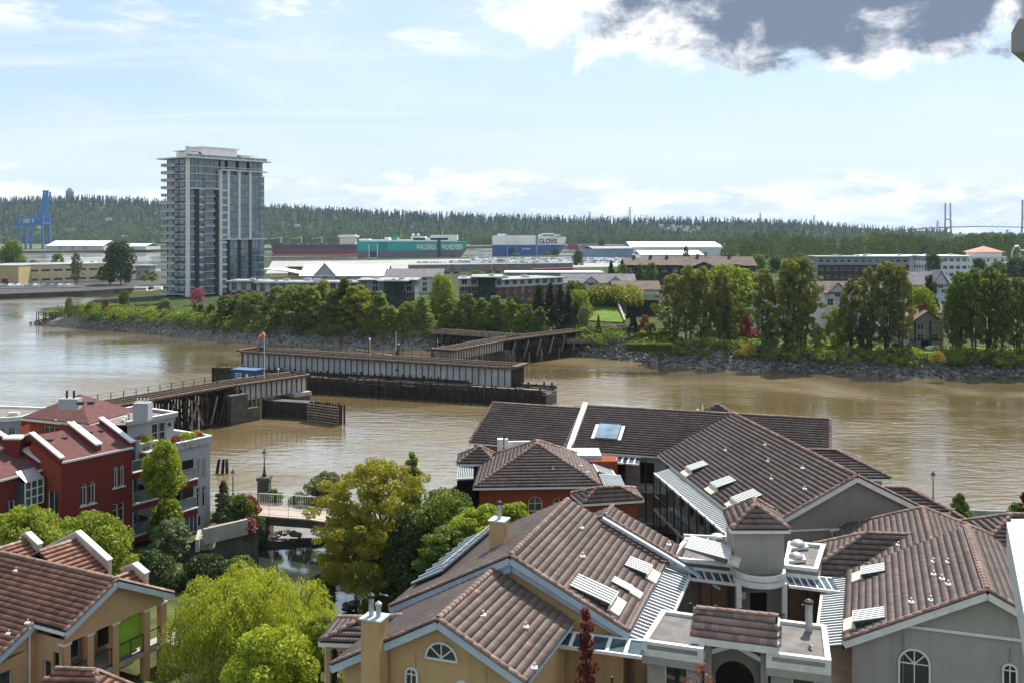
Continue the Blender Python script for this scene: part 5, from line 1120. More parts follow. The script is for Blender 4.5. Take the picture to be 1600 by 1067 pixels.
s0 = wp + UP * 7.3; MB().tube(s0, s0 + V(-.95, -.1, -.55), .38, .17, 8).build('sock', mat('windsock_orange', (.75, .14, .02), .7, .1, 2), wk); MB().tube(s0 + V(.02, 0, 0), s0 + V(-.05, 0, -.02), .41, .41, 8).build('hoop', galv, wk)
for x, y0, y1, lab in ((578, 556, 531, 'thin grey lamp mast on the swing span'), (435, 585, 576, 'short white signal post at the end of the left span')):
    q = P(x, y0, DZ); t = thing('signal_mast', lab, 'mast', q); MB().tube(q, q + UP * ((y0 - y1) / F * q.y), .06, .05, 6).build('pole', whp, t); MB().box(q + UP * ((y0 - y1) / F * q.y), (.25, .25, .3)).build('lamp', whp, t)
q = P(619, 556, 0); t = thing('marker_mast', 'tall white marker mast standing in the river', 'mast', q); MB().tube(q - UP, q + UP * 5.9, .09, .06, 6).build('pole', whp, t); MB().tube(q - UP, q + UP * 1.2, .25, .25, 8).build('socket', rust, t)
for x, y0, y1, lab in ((533, 543, 528, 'leftmost rusty mooring pile in the river'), (577, 551, 530, 'second rusty mooring pile from the left'), (622, 556, 539, 'third rusty mooring pile beside the marker mast'), (676, 562, 545, 'rusty mooring pile just left of the right approach span')):
    q = P(x, y0, 0); t = thing('mooring_pile', lab, 'pile', q, 'rusty mooring piles'); h = (y0 - y1) / F * q.y; MB().tube(q - UP, q + UP * h, .38, .38, 10).build('shaft', rust, t); MB().lathe(q + UP * h, [(.42, 0), (.42, .15), (.1, .35)], 10).build('cap', black_m, t)
t = thing('boom_log_line', 'floating line of pale boom logs between the mooring piles', 'logs', P(490, 536, 0)); bl_ = [P(488, 535, 0), P(533, 543, 0), P(577, 550.5, 0), P(622, 558, 0), P(668, 564, 0)]
for a, b in zip(bl_, bl_[1:]):
    for k in range(2): MB().tube(a.lerp(b, k * .5 + .01) + UP * .08, a.lerp(b, k * .5 + .48) + UP * .08, .33, .28, 8).build('log', timber_l, t)
# right approach
ra, rb_, rc, re, rf_ = P(692, 547, DZ), P(776, 531.5, DZ), P(832, 524, DZ), P(902, 516, DZ), P(985, 510.5, DZ)
rs_ = thing('approach_span', 'short grey girder span on the far side of the open channel', 'bridge', v3(ra, 0)); girder_span(rs_, ra, rb_, 2.1, 3.4, 1.0)
rd_ = (rb_ - ra).normalized(); rn = Vector((rd_.y, -rd_.x, 0)); MB().ob(ra - rn * 2.6 - UP * .35, rn * 5.2, rd_ * .7, UP * .6).build('end_tie', rust, rs_)
for x in (-1.6, 1.2): MB().ob(v3(ra, -1) + rd_ * 3.0 + rn * x, rd_ * 2.0, rn * 1.0, UP * 3.6).build('rest_block', mat('yellow_concrete', (.42, .34, .17), .9, .12, 1), rs_)  # rest blocks in a yellow concrete tone
for k in range(5): MB().tube(v3(ra, -1) + rd_ * (1 + (k % 2)) + rn * (-2.5 + k * 1.2), v3(ra, DZ - 2.2) + rd_ * 1.5 + rn * (-2.2 + k * 1.1), .24, .22, 7).build('pile', timber if k % 2 else rust, rs_)
rt = thing('approach_trestle', 'long curved timber trestle running from the right span to the island', 'trestle', v3(rb_, 0)); trestle(rt, [rb_, rc, re, rf_], 3.8, 6.2, 3.0, 4, 7)
for a, b in ((rc, re), (re, rf_)): posts(rt, a, b, -2.5, 1.9, 1.2)
MB().ob(v3(rb_, -1) - rd_ * 1.2 - rn * 2.6, rd_ * 2.4, rn * 5.6, UP * 4.6).build('abutment_pier', dark_conc, rt)
rd = random.Random(12)
for i in range(40): q = rb_.lerp(rc, rd.random()) if i % 2 else rc.lerp(re, rd.random() * .7); q = q + rn * rd.uniform(1.8, 3.6); MB().tube(v3(q, -1), v3(q, rd.uniform(1.2, 3.2)), .17, .16, 6).build('pile', timber_l if i % 3 == 0 else timber, rt)
for i in range(6): q = rb_.lerp(re, (i + .3) / 6.5) + rn * 2.6; MB().bar(v3(q, 1.6), v3(q + rd_ * 2.2, DZ - .5), .22, .3).build('brace', timber_l, rt)
ot = thing('old_trestle', 'lower old timber trestle branching left behind the right span', 'trestle', P(684, 530, 0)); oa, ob_ = P(682, 516.5, DZ + .2), P(806, 524.5, DZ + .2); trestle(ot, [oa, ob_], 3.0, 6.0, 2.4, 9, 5)
od = (ob_ - oa).normalized(); on = Vector((od.y, -od.x, 0)); n = int((ob_ - oa).length / 1.1)
for k in range(n): MB().ob(oa + od * (k * 1.1) + on * 2.15 - UP * .55, od * 1.02, on * .1, UP * .95).build('fascia_board', timber_l, ot)
for x, lab in ((687.5, 'left white notice board at the end of the old trestle'), (693, 'right white notice board at the end of the old trestle')):
    q = P(x, 549, .2); t = thing('notice_board', lab, 'sign', q); MB().bar(q, q + V(-.2, 0, 3.3), .12).build('post', timber_l, t); MB().ob(q + V(-.65, -.1, 1.3), (.75, 0, 0), (0, .06, 0), (-.25, 0, 1.8)).build('board', whp, t)
lp = thing('landing_stage', 'short weathered timber landing stage right of the trestle', 'jetty', P(884, 545, 0)); a, b = P(884, 532, 3.6), P(982, 531, 3.6); d = (b - a).normalized(); n = Vector((d.y, -d.x, 0)); L = (b - a).length; mb = MB()
for k in range(int(L / .5)): mb.ob(a + d * k * .5 - n * 1.3, d * .44, n * 2.6, UP * .1)
mb.build('deck_planks', timber_l, lp, kind='stuff'); 
for s in (-1, 1): MB().ob(a + n * (s * 1.3 - .08) - UP * .5, d * L, n * .16, UP * .5).build('edge_beam', timber_l, lp); 
mb = MB()
for k in range(int(L / .9)): MB().ob(a + d * k * .9 + n * 1.4 - UP * .1, d * .82, n * .06, UP * .75).build('side_board', timber_l, lp)
for k in range(6):
    for s in (-1, 1): q = a + d * (L * (k + .3) / 6) + n * s; MB().tube(v3(q, -1), q - UP * .3, .18, .16, 6).build('pile', timber, lp)
# two old piles off the near bank
op = thing('old_dolphin', 'three dark leaning old piles standing in the river', 'piles', P(345, 737, 0))
for x, l in ((337, -.4), (346.5, -.2), (355, .06)): q = P(x, 739, 0); MB().tube(q - UP, q + V(-l, 0, 1.55), .22, .19, 8).tube(q + V(-l, 0, 1.55), q + V(-l + .12, 0, 1.8), .19, .06, 8).build('pile', timber, op)
ORD2 = ORD + ['twelfth', 'thirteenth', 'fourteenth', 'fifteenth', 'sixteenth', 'seventeenth', 'eighteenth', 'nineteenth', 'twentieth', 'twenty-first', 'twenty-second']
# ---------------------------------------------------------------- island bank: trees one by one, shrubs, lawn, abutment
def bank_at(x):            # ground line on the bank below column x (top of the riprap)
    for i in range(len(BTOP) - 1):
        a, b = (800 + F * BTOP[i].x / BTOP[i].y), (800 + F * BTOP[i + 1].x / BTOP[i + 1].y)
        if a <= x <= b: return BTOP[i].lerp(BTOP[i + 1], (x - a) / (b - a))
    return BTOP[0] if x < 300 else BTOP[-1]
def bank_tree(key, x, back, ytop, label, lm=None, wide=1.0, group=None, name='tree', hp=10.0):
    q = bank_at(x); Y = q.y + back; q = Vector(((x - 800) / F * Y, Y, TOPZ)); H = CH - (ytop - HZ) / F * Y - TOPZ; s = H / hp
    return tree(key, q, label, group, (s * wide, s * wide, s), lm=lm, name=name)
G1 = 'young trees along the island bank'
for key, x, bk, yt, lm, wd, lab in (
    ('bank_a', 330, 6, 478, lf_bank, 1.1, 'bushy green bank tree at the foot of the tower'), ('bank_b', 352, 4, 466, lf_bank, 1.0, 'narrow green bank tree right below the tower'), ('bank_a', 372, 8, 464, lf_olive, 1.0, 'olive bank tree below the low brick block'),
    ('bank_c', 395, 5, 462, lf_bank, .9, 'round green bank tree below the tower edge'), ('bank_b', 432, 8, 452, lf_bank, .8, 'slim dark bank tree left of the wide green ones'), ('bank_c', 468, 4, 450, lf_bank, 1.05, 'wide green bank tree below the brick apartments'),
    ('bank_a', 487, 2, 453, lf_bank, .95, 'full green bank tree before the long brick apartments'), ('bank_b', 505, 9, 441, lf_yellow, .7, 'tall yellowish bank tree left of the dark spire'), ('bank_a', 520, 4, 456, lf_bank, .8, 'mid-green bank tree beneath the tall yellowish one'),
    ('conifer', 538, 6, 437, lf_bank, 1.0, 'dark spire-shaped bank tree before the apartments'), ('bank_b', 553, 3, 451, lf_yellow, .95, 'brightest yellow-green bank tree'), ('bank_b', 565, 8, 449, lf_bright, .7, 'slim spring-green bank tree beside the brightest one'),
    ('bank_a', 594, 4, 459, lf_bank, .9, 'rounded green bank tree before the dark glazed block'), ('bank_b', 610, 2, 484, lf_bank, 1.0, 'short green bank tree below the dark glazed block'), ('bank_c', 640, 5, 476, lf_bank, .75, 'low round bank tree left of the big pale one'),
    ('bank_a', 660, 3, 468, lf_bank, .85, 'upright green bank tree at the left of the big pale one'), ('cotton_c', 690, 14, 428, lf_bright, .0, 'big pale green broad tree standing behind the bank row'), ('bank_a', 700, 3, 472, lf_bank, .85, 'green bank tree in front of the big pale tree'),
    ('bank_b', 728, 4, 463, lf_bank, .85, 'pointed green bank tree right of the big pale tree'), ('bank_a', 752, 3, 470, lf_bank, .9, 'bank tree below the red brick corner bay'), ('bank_b', 775, 4, 466, lf_bank, .9, 'bank tree before the thin white-roofed glazed block'),
    ('bank_a', 800, 3, 473, lf_bank, .8, 'bank tree above the old trestle'), ('bank_c', 803, 12, 468, lf_dark, .7, 'dark round tree right of the glazed block'), ('bank_b', 824, 3, 480, lf_bank, .8, 'last slim bank tree left of the dark conifers'), ('bank_a', 845, 3, 484, lf_bank, .9, 'pale bank tree before the dark conifers')):
    if key == 'cotton_c': bank_tree('round_tree', x, bk, yt, lab, lm, .62, G1)
    else: bank_tree(key, x, bk - 1.5, yt - 5, lab, lm, wd * 1.6, G1)
for x, bk, yt, wd, lm, lab in ((842, 10, 444, 1.0, lf_conifer, 'tall dark cypress left of the clump above the trestle'), (860, 12, 440, 1.0, lf_conif_b, 'tallest brownish cypress in the clump above the trestle'), (876, 10, 443, 1.0, lf_conif_b, 'brownish cypress in the middle of the clump'), (888, 8, 452, 1.05, lf_conifer, 'dark cypress at the right of the clump'), (866, 5, 470, 1.25, lf_dark, 'broad dark conifer in front of the cypress clump'), (900, 6, 468, 1.1, lf_dark, 'dark low conifer beside the green lawn slope')):
    bank_tree('conifer', x, bk, yt, lab, lm, wd, 'dark cypress clump above the trestle', 'conifer')
for key, x, bk, yt, lm, wd, lab in (('bank_c', 905, 16, 452, lf_bright, .8, 'light green round tree at the top of the lawn slope'), ('bank_c', 898, 24, 438, lf_mid, .9, 'green tree behind the cypress clump'), ('round_tree', 912, 4, 478, lf_grey, .5, 'grey-green bush tree at the left foot of the lawn'),
        ('shrub', 930, 30, 448, lf_yellow, .0, ''), ('conifer', 935, 2, 492, lf_mid, .8, 'small lone conifer before the trestle end'), ('conifer', 990, 3, 486, lf_conif_b, 1.2, 'dark brownish conifer right of the trestle end'), ('bank_c', 1008, 6, 492, lf_rust, .7, 'rust-brown bush under the grey abutment'), ('bank_c', 1018, 3, 505, lf_dark, .8, 'dark bush below the grey abutment')):
    if key == 'shrub': continue
    bank_tree(key, x, bk, yt, lab, lm, wd, None)
for i, x in enumerate((926, 938, 950, 962, 974, 986)): tree('shrub', Q(x, 474, 300 + (i % 3) * 2) , f'{wl[i]} bright yellow-green shrub from the left along the top of the lawn', 'yellow shrubs above the lawn', (2.2, 2.2, 2.0 + .4 * (i % 2)), lm=lf_yellow, name='shrub', cat='shrub')
G2 = 'tall cottonwoods on the right bank'
for key, x, bk, yt, wd, lab in (('cotton_c', 1052, 5, 425, 1.0, 'leftmost tall cottonwood beside the grey abutment'), ('cotton_b', 1075, 3, 410, .95, 'second tall cottonwood from the left'), ('cotton_a', 1098, 6, 413, .9, 'slim cottonwood before the brown townhouses'), ('cotton_b', 1128, 4, 418, .95, 'cottonwood with two trunks right of the slim one'), ('cotton_a', 1138, 9, 430, .95, 'shaded cottonwood behind the red-leaved bushes'),
        ('cotton_b', 1195, 5, 416, 1.0, 'tall cottonwood left of the multi-trunked giant'), ('cotton_c', 1232, 3, 401, .85, 'tallest multi-trunked cottonwood on the right bank'), ('cotton_c', 1252, 6, 398, 1.0, 'twin of the giant cottonwood close on its right'), ('cotton_a', 1330, 6, 432, .85, 'grey-green cottonwood before the blue-grey gable'), ('cotton_b', 1358, 3, 412, .8, 'tall dark cottonwood with bare lower trunk'), ('cotton_a', 1385, 6, 403, .95, 'high cottonwood left of the timbered house'), ('cotton_b', 1408, 4, 410, .8, 'slender cottonwood next to the timbered house'),
        ('cotton_a', 1500, 7, 420, .85, 'first cottonwood right of the timbered house'), ('cotton_b', 1522, 4, 414, .9, 'second cottonwood right of the timbered house'), ('cotton_a', 1545, 7, 411, .9, 'third cottonwood right of the timbered house'), ('cotton_b', 1566, 4, 424, .9, 'fourth cottonwood right of the timbered house'), ('cotton_c', 1590, 6, 430, .8, 'cottonwood at the right edge of the picture'), ('cotton_b', 1488, 4, 440, .7, 'thin shaded cottonwood just beside the timbered house')):
    bank_tree(key, x, bk, yt, lab, lf_olive if x < 1450 else lf_mid, wd * 1.08, G2, hp=20.0)
for key, x, bk, yt, lm, wd, lab in (('bank_c', 1310, 6, 480, lf_bright, .8, 'bright yellow-green tree below the blue-grey gable'), ('bank_c', 1278, 2, 510, lf_mid, .9, 'bushy green understorey tree right of the giant cottonwood'), ('bank_c', 1350, 2, 498, lf_dark, .8, 'dark bushy tree under the tall bare-trunked cottonwood'), ('bank_b', 1452, 30, 428, lf_dark, .55, 'dark upright columnar tree behind the timbered house'), ('round_tree', 1437, 24, 447, lf_bright, .7, 'light green tree left of the columnar tree'), ('bank_c', 1165, 10, 492, lf_red, .5, 'dark red-leaved bush among the cottonwoods'), ('bank_c', 1205, 2, 500, lf_mid, .9, 'leafy understorey left of the giant trunks'), ('round_tree', 1135, 30, 414, lf_bright, 1.0, 'light green rounded tree behind the cottonwoods'), ('round_tree', 1160, 40, 420, lf_bright, .8, 'pale tree behind the white-walled house'), ('bank_c', 1420, 1, 536, lf_mid, .6, 'small green bush at the corner of the timbered house'), ('bank_c', 1498, 1, 530, lf_mid, .7, 'bush at the left foot of the right-hand cottonwoods'), ('bank_c', 1540, 1, 545, lf_mid, .8, 'bush among the right-hand trunks')):
    bank_tree(key, x, bk, yt, lab, lm, wd, None)
rd = random.Random(21)
for i in range(22):
    x = 318 + i * 24.5 + rd.uniform(-6, 6); bank_tree(('bank_a', 'bank_c', 'bank_b')[i % 3], x, rd.uniform(8, 13), 468 + rd.uniform(-6, 12), f'{ORD2[i]} low green tree from the left in the second row of the island bank', rd.choice([lf_bank, lf_bank, lf_bright, lf_olive]), rd.uniform(1.1, 1.7), 'second row of bank trees')
# undergrowth along the whole bank: ground cover nobody could count
rd = random.Random(77); ug = {0: [], 1: [], 2: []}
for i in range(900):
    x = rd.uniform(72, 1612)
    if 690 < x < 985 and rd.random() < .6: continue
    q = bank_at(x); Y = q.y + rd.uniform(-3.2, 2.0) if i % 5 else q.y + rd.uniform(1, 9)
    h = rd.uniform(1.0, 2.6) * (1.25 if i % 5 == 0 else 1) * (.75 if x > 1000 else 1.2); z = TOPZ - .4 + min(0, (Y - q.y) * .55)
    ug[rd.choice((0, 0, 1, 2) if x < 1000 else (0, 1, 1, 2))].append(((x - 800) / F * Y, Y, max(.6, z) if x > 112 else 1.8, h, h * rd.uniform(.7, 1.2), 'round', 130, .26))
for i in range(230):
    x = rd.uniform(88, 345); q = bank_at(x); Y = q.y + rd.uniform(1, 34) * min(1, (x - 60) / 130); h = rd.uniform(1.0, 2.7)
    ug[rd.choice((0, 0, 1, 1, 2))].append(((x - 800) / F * Y, Y, TOPZ - .4 if x > 125 else 2.6, h, h * rd.uniform(.8, 1.3), 'round', 120, .26))
for k, (nm, lm) in enumerate((('green', lf_mid), ('spring_green', lf_bright), ('dark', lf_dark))): mass('undergrowth', f"{nm.replace('_', ' ')} undergrowth bushes along the island bank", 'undergrowth', ug[k], lm, 60 + k)
# peninsula planting
for key, x, y, D, yt, lm, wd, lab in (('bank_c', 258, 505, 306, 466, lf_grey, 1.05, 'grey-green rounded willow on the point'), ('round_tree', 194, 482, 330, 454, lf_mid, .7, 'small dark round-headed tree on the point hedge'), ('bank_c', 165, 500, 312, 468, lf_red, .55, 'reddish shrub tree on the point'), ('bank_c', 108, 495, 318, 465, lf_grey, .6, 'grey twiggy shrub at the tip of the point'), ('bank_c', 140, 500, 312, 474, lf_mid, .9, 'leafy bush left of the hedge on the point'), ('bank_a', 305, 505, 300, 472, lf_mid, .8, 'bush tree beside the orange parasol')):
    q = Q(x, y, D); H = (y - yt) / F * D; tree(key, q, lab, None, (H / 10 * wd, H / 10 * wd, H / 10), lm=lm)
def hedge(label, a, b, h, w, lm, seed, n=2600, leaf=.22):
    t = thing('hedge', label, 'hedge', a); rng = np.random.default_rng(seed); a, b = Vector(a), Vector(b); L = (b - a).length; d = (b - a) / L; nn = Vector((-d.y, d.x, 0)); k = rng.uniform(0, L, n); s = rng.uniform(-1, 1, n); z = rng.uniform(0, 1, n); e = rng.integers(0, 3, n)
    s = np.where(e == 0, -1, np.where(e == 1, s, s)); z = np.where(e > 0, np.where(e == 1, 1, z), z)
    p = np.array(a)[None] + np.outer(k, np.array(d)) + np.outer(s * w / 2, np.array(nn)) + np.outer(z * h + rng.normal(0, .07, n), np.array(UP)); v, f = leaf_quads(p, leaf, rng, None, .5)
    put('foliage', npmesh('foliage', v, f, lm), t); MB().ob(a - nn * w * .42, d * L, nn * w * .84, UP * h * .9).build('stems', soil, t)
hedge('long dark clipped hedge on the point', Q(176, 498, 326), Q(262, 494, 326), 4.0, 3, lf_dark, 3, 4200)
hedge('low clipped hedge in front of the left cottonwoods', P(978, 548, 4.3), P(1050, 548, 4.3), 1.6, 2.2, lf_mid, 4)
hedge('upper clipped hedge behind the low one at the cottonwoods', P(1000, 531, 4.4), P(1042, 531, 4.4), 1.8, 2.4, lf_bright, 5)
for i, (x, y) in enumerate(((193, 505), (216, 505), (200, 511))): tree('shrub', Q(x, y, 308), f'{wl[i]} round clipped shrub below the long hedge on the point', 'clipped shrubs on the point', (1.6, 1.3, 1.5), lm=lf_bright if i < 2 else lf_mid, name='shrub', cat='shrub')
tree('shrub', Q(308, 471, 345), 'pink blossoming bush at the foot of the tower', None, (1.6, 1.6, 1.9), lm=lf_pink, name='flowering_bush', cat='bush'); tree('shrub', Q(356, 471, 345), 'small pink blossoming bush right of the tower foot', None, 1.0, lm=lf_pink, name='flowering_bush', cat='bush')
tree('shrub', P(1178, 527, 4.3), 'dark pink flowering bush among the cottonwoods', None, (2.2, 1.6, 1.0), lm=lf_pink, name='flowering_bush', cat='bush'); tree('shrub', P(1170, 552, 4.0), 'yellow flowering bush at the top of the right bank', None, .9, lm=lf_yel, name='flowering_bush', cat='bush'); tree('shrub', P(1465, 563, 4.0), 'orange-yellow bush before the timbered house', None, .8, lm=lf_yel, name='flowering_bush', cat='bush')
q = Q(303, 512, 296); t = thing('parasol', 'orange parasol over a small white sign stand on the point', 'parasol', q); MB().tube(q, q + UP * 3.6, .06).build('pole', whp, t); MB().lathe(q + UP * 3.2, [(1.5, 0), (1.0, .5), (.08, .9)], 8).build('canopy', mat('orange_canvas', (.75, .35, .02), .8, .08, 2), t)
q = P(303, 517, 1.5); t = thing('river_sign', 'white sign board with dark figure facing the river', 'sign', q); MB().bar(q, q + UP * 3.2, .12).build('post', galv, t); MB().ob(q + V(-.75, -.1, .9), (1.5, 0, 0), (0, .06, 0), (0, 0, 2.4)).build('board', whp, t); MB().ob(q + V(-.3, -.13, 1.3), (.5, 0, 0), (0, .02, 0), (0, 0, .9)).ob(q + V(-.35, -.13, 2.4), (.7, 0, 0), (0, .02, 0), (0, 0, .35)).build('symbol', black_m, t)
t = thing('viewing_pier', 'small timber lookout pier at the tip of the point', 'jetty', Q(62, 502, 318)); a, b = Q(59, 488, 318), Q(92, 487, 322); d = (b - a).normalized(); n = Vector((d.y, -d.x, 0))
MB().ob(a - n * 1.5 - UP * .2, b - a, n * 3, UP * .2).build('deck', timber_l, t); railing(t, [a + n * 1.4, b + n * 1.4], 1.1, timber_l, 1.6, r=.05); railing(t, [a - n * 1.4, b - n * 1.4], 1.1, timber_l, 1.6, r=.05)
for k in range(4):
    for s in (-1, 1): p = a + (b - a) * (k / 3.2) + n * s * 1.3; MB().tube(v3(p, -.5), p, .16, .15, 6).build('pile', timber, t)
# lawn slope, abutment and overpass
lw = [Q(915, 500, 285), Q(972, 505, 278), Q(978, 492, 290), Q(962, 474, 306), Q(922, 474, 306)]; lw = [v3(p, z) for p, z in zip(lw, (4.6, 4.6, 5.6, 8.4, 8.4))]
tag(MB().poly(lw).poly([lw[0], lw[4], v3(lw[4], 4), v3(lw[0], 4)]).poly([lw[2], v3(lw[2], 4), v3(lw[3], 4), lw[3]]).build('lawn_slope', grass_m), 'bright green grass slope above the trestle end', 'lawn', None, 'structure')
_t = [v3(p + inward(i) * 5.6, TOPZ + .03) for i, p in enumerate(BANK)][11:]; _b = [v3(p + inward(i) * 19, TOPZ + .03) for i, p in enumerate(BANK)][11:]
tag(MB().poly(_t + _b[::-1]).build('bank_lawn', grass_m), 'sunny grass strip along the top of the right bank', 'lawn', None, 'structure')
ab = thing('road_abutment', 'grey concrete abutment and overpass beside the lawn slope', 'overpass', Q(965, 505, 300)); A, B = v3(Q(964, 480, 304), 4), v3(Q(1036, 482, 304), 4)
MB().ob(v3(A, 9.0), B - A, V(0, 12, 0), UP * 1.1).build('deck', concrete, ab); MB().ob(v3(A, 10.1), B - A, V(0, .3, 0), UP * .8).build('parapet', concrete, ab); MB().ob(v3(A, 4), V(3, 0, 0), V(0, 12, 0), UP * 5).build('side_wall', concrete, ab); MB().ob(v3(A, 4) + V(0, 9, 0), B - A, V(0, 3, 0), UP * 5).build('back_wall', dark_conc, ab)
MB().prism([v3(Q(962, 480, 303), 9.8), v3(Q(962, 480, 303), 4), v3(Q(975, 500, 280), 4), v3(Q(975, 500, 280), 5.2)], V(.5, 0, 0)).build('wing_wall', concrete, ab)
# trees on the wharf and in the yard
for key, x, y, D, yt, lm, wd, lab in (('round_tree', 188, 449, 520, 377, lf_dark, .62, 'large dark leafy tree on the wharf'), ('cotton_b', 172, 449, 524, 380, lf_olive, .7, 'olive tree close beside the large wharf tree'), ('cotton_b', 119, 446, 520, 393, lf_grey, .8, 'grey-green narrow tree before the cream office'), ('round_tree', 20, 444, 560, 376, lf_mid, .6, 'broad green tree behind the cream warehouse'), ('bank_c', 52, 430, 640, 406, lf_mid, .8, 'small pale tree behind the cream office'), ('bank_c', 90, 425, 650, 396, lf_mid, .8, 'leafy tree on the water behind the cream office'), ('bank_c', 160, 440, 530, 416, lf_dark, .8, 'low dark tree at the right end of the cream office'), ('bank_c', 238, 440, 520, 424, lf_bright, 1.2, 'bright bush beside the small grey pavilion'), ('bank_c', 226, 440, 510, 428, lf_bright, 1.0, 'bush left of the bright one by the pavilion'),
        ('round_tree', 903, 422, 760, 391, lf_dark, .55, 'round dark tree in front of the car rows'), ('cotton_b', 940, 398, 1250, 375, lf_dark, 1.2, 'dark pair of trees on the far quay'), ('bank_c', 852, 404, 1080, 393, lf_mid, 1.5, 'bush on the quay before the blue ship'), ('bank_c', 868, 402, 1080, 388, lf_dark, .7, 'small dark conifer on the quay before the blue ship'), ('cotton_b', 1072, 424, 500, 383, lf_dark, .6, 'dark narrow tree above the brown townhouses'), ('conifer', 955, 440, 390, 408, lf_dark, 1.0, 'dark conifer left of the brown townhouses'), ('bank_c', 972, 442, 385, 412, lf_mid, .7, 'green tree before the brown townhouses'), ('conifer', 1000, 444, 380, 412, lf_mid, .9, 'pointed tree at the foot of the brown townhouses'), ('bank_c', 1018, 444, 380, 410, lf_mid, .8, 'round tree at the foot of the brown townhouses'), ('bank_c', 745, 432, 480, 422, lf_bright, 1.8, 'pale low tree behind the brick apartments'), ('round_tree', 1185, 430, 480, 398, lf_mid, .8, 'leafy tree behind the brown-roofed townhouses at their right end'), ('round_tree', 1212, 432, 470, 402, lf_dark, .8, 'dark tree left of the long dark condominium block'), ('round_tree', 1250, 430, 500, 396, lf_mid, .7, 'green tree touching the long dark condominium block'), ('round_tree', 1588, 440, 470, 402, lf_dark, .9, 'dark tree under the bent pipe at the right edge'), ('round_tree', 1560, 442, 460, 408, lf_mid, .7, 'green tree left of the bent pipe'), ('round_tree', 1458, 428, 500, 395, lf_dark, .7, 'dark broad tree between the white blocks'), ('round_tree', 1530, 440, 480, 404, lf_dark, .6, 'dark tree in front of the red-roofed building')):
    q = Q(x, y, D); H = (y - yt) / F * D; hp = 20. if 'cotton' in key else 10.; k = H / hp; tree(key, q, lab, None, (k * wd * 1.25, k * wd * 1.25, k), lm=lm)
# loop of pale pipe at the right edge
q = Q(1580, 425, 520); t = thing('pipe_loop', 'bent pale grey pipe rising at the right edge', 'pipe', q); pp = [Q(1568, 413, 520), Q(1580, 408, 520), Q(1582, 393, 520), Q(1586, 386, 520), Q(1591, 385.5, 520), Q(1594, 392, 520), Q(1604, 393, 520)]
for a, b in zip(pp, pp[1:]): MB().tube(a, b, .55, .55, 8).build('pipe_section', galv, t)
for p in (pp[1], pp[5]): MB().tube(v3(p, 4), p, .3, .3, 6).build('support', galv, t)
# ---------------------------------------------------------------- near bank, pond, footbridge
POND = [P(x, y, 1.0) for x, y in ((392, 852), (408, 838), (415, 790), (415, 770), (545, 770), (548, 800), (535, 840), (560, 880), (600, 900), (650, 912), (650, 945), (560, 965), (520, 1005), (480, 985), (440, 930), (405, 890))]
def inpoly(x, y, pl):
    c = False; j = len(pl) - 1
    for i in range(len(pl)):
        if (pl[i].y > y) != (pl[j].y > y) and x < (pl[j].x - pl[i].x) * (y - pl[i].y) / (pl[j].y - pl[i].y) + pl[i].x: c = not c
        j = i
    return c
def near_bank(x):
    if x < -8: return 99.5
    if x < 34: return 107.0
    return 93.0 + 2 * sin(x * .1)
nx, ny = 190, 130; X0, X1, Y0, Y1 = -75, 75, 14, 114
H_ = np.zeros((ny, nx))
for j in range(ny):
    for i in range(nx):
        x, y = X0 + (X1 - X0) * i / (nx - 1), Y0 + (Y1 - Y0) * j / (ny - 1)
        H_[j, i] = 3.1 if y < near_bank(x) else -1.5
        if inpoly(x, y, POND): H_[j, i] = -.3
near = np.zeros((ny, nx))
for j in range(ny):
    for i in range(nx):
        if H_[j, i] == -.3: near[max(0, j - 7):j + 4, max(0, i - 5):i + 5] = 1
H_ = np.where((near > 0) & (H_ > 0), 1.35, H_)
for _ in range(2):
    Hp = np.pad(H_, 1, mode='edge'); H_ = (Hp[:-2, 1:-1] + Hp[2:, 1:-1] + Hp[1:-1, :-2] + Hp[1:-1, 2:] + 2 * H_) / 6
VV = [(X0 + (X1 - X0) * i / (nx - 1), Y0 + (Y1 - Y0) * j / (ny - 1), H_[j, i]) for j in range(ny) for i in range(nx)]
FF = [(j * nx + i, j * nx + i + 1, (j + 1) * nx + i + 1, (j + 1) * nx + i) for j in range(ny - 1) for i in range(nx - 1)]
tag(link(bpy.data.objects.new('near_ground', npmesh('near_ground', VV, FF, soil, True))), 'planted ground of the near bank between the buildings', 'ground', None, 'structure')
tag(MB().poly([(-75, 14, 3.1), (-75, 114, -.5), (-400, 114, -.5), (-400, 14, 3.1)]).poly([(75, 14, 3.1), (400, 14, 3.1), (400, 93, 3.1), (75, 93, 3.1)]).poly([(-400, -180, 3.1), (400, -180, 3.1), (400, 14, 3.1), (-400, 14, 3.1)]).build('back_ground', soil), 'ground around and behind the near buildings', 'ground', None, 'structure')
pond_m = water_mat('pond_water', (0.05, 0.06, 0.045), (0.035, 0.04, 0.03), 0.04, 0.12, 0.1, 2.2, 2.3, 1.0)
tag(MB().poly([v3(p, .92) for p in [P(380, 860, 1), P(395, 840, 1), P(540, 838, 1), P(700, 900, 1), P(660, 950, 1), P(560, 980, 1), P(520, 1030, 1), P(440, 1000, 1)]]).build('pond', pond_m), 'dark garden pond mirroring the sky below the footbridge', 'pond', None, 'structure')
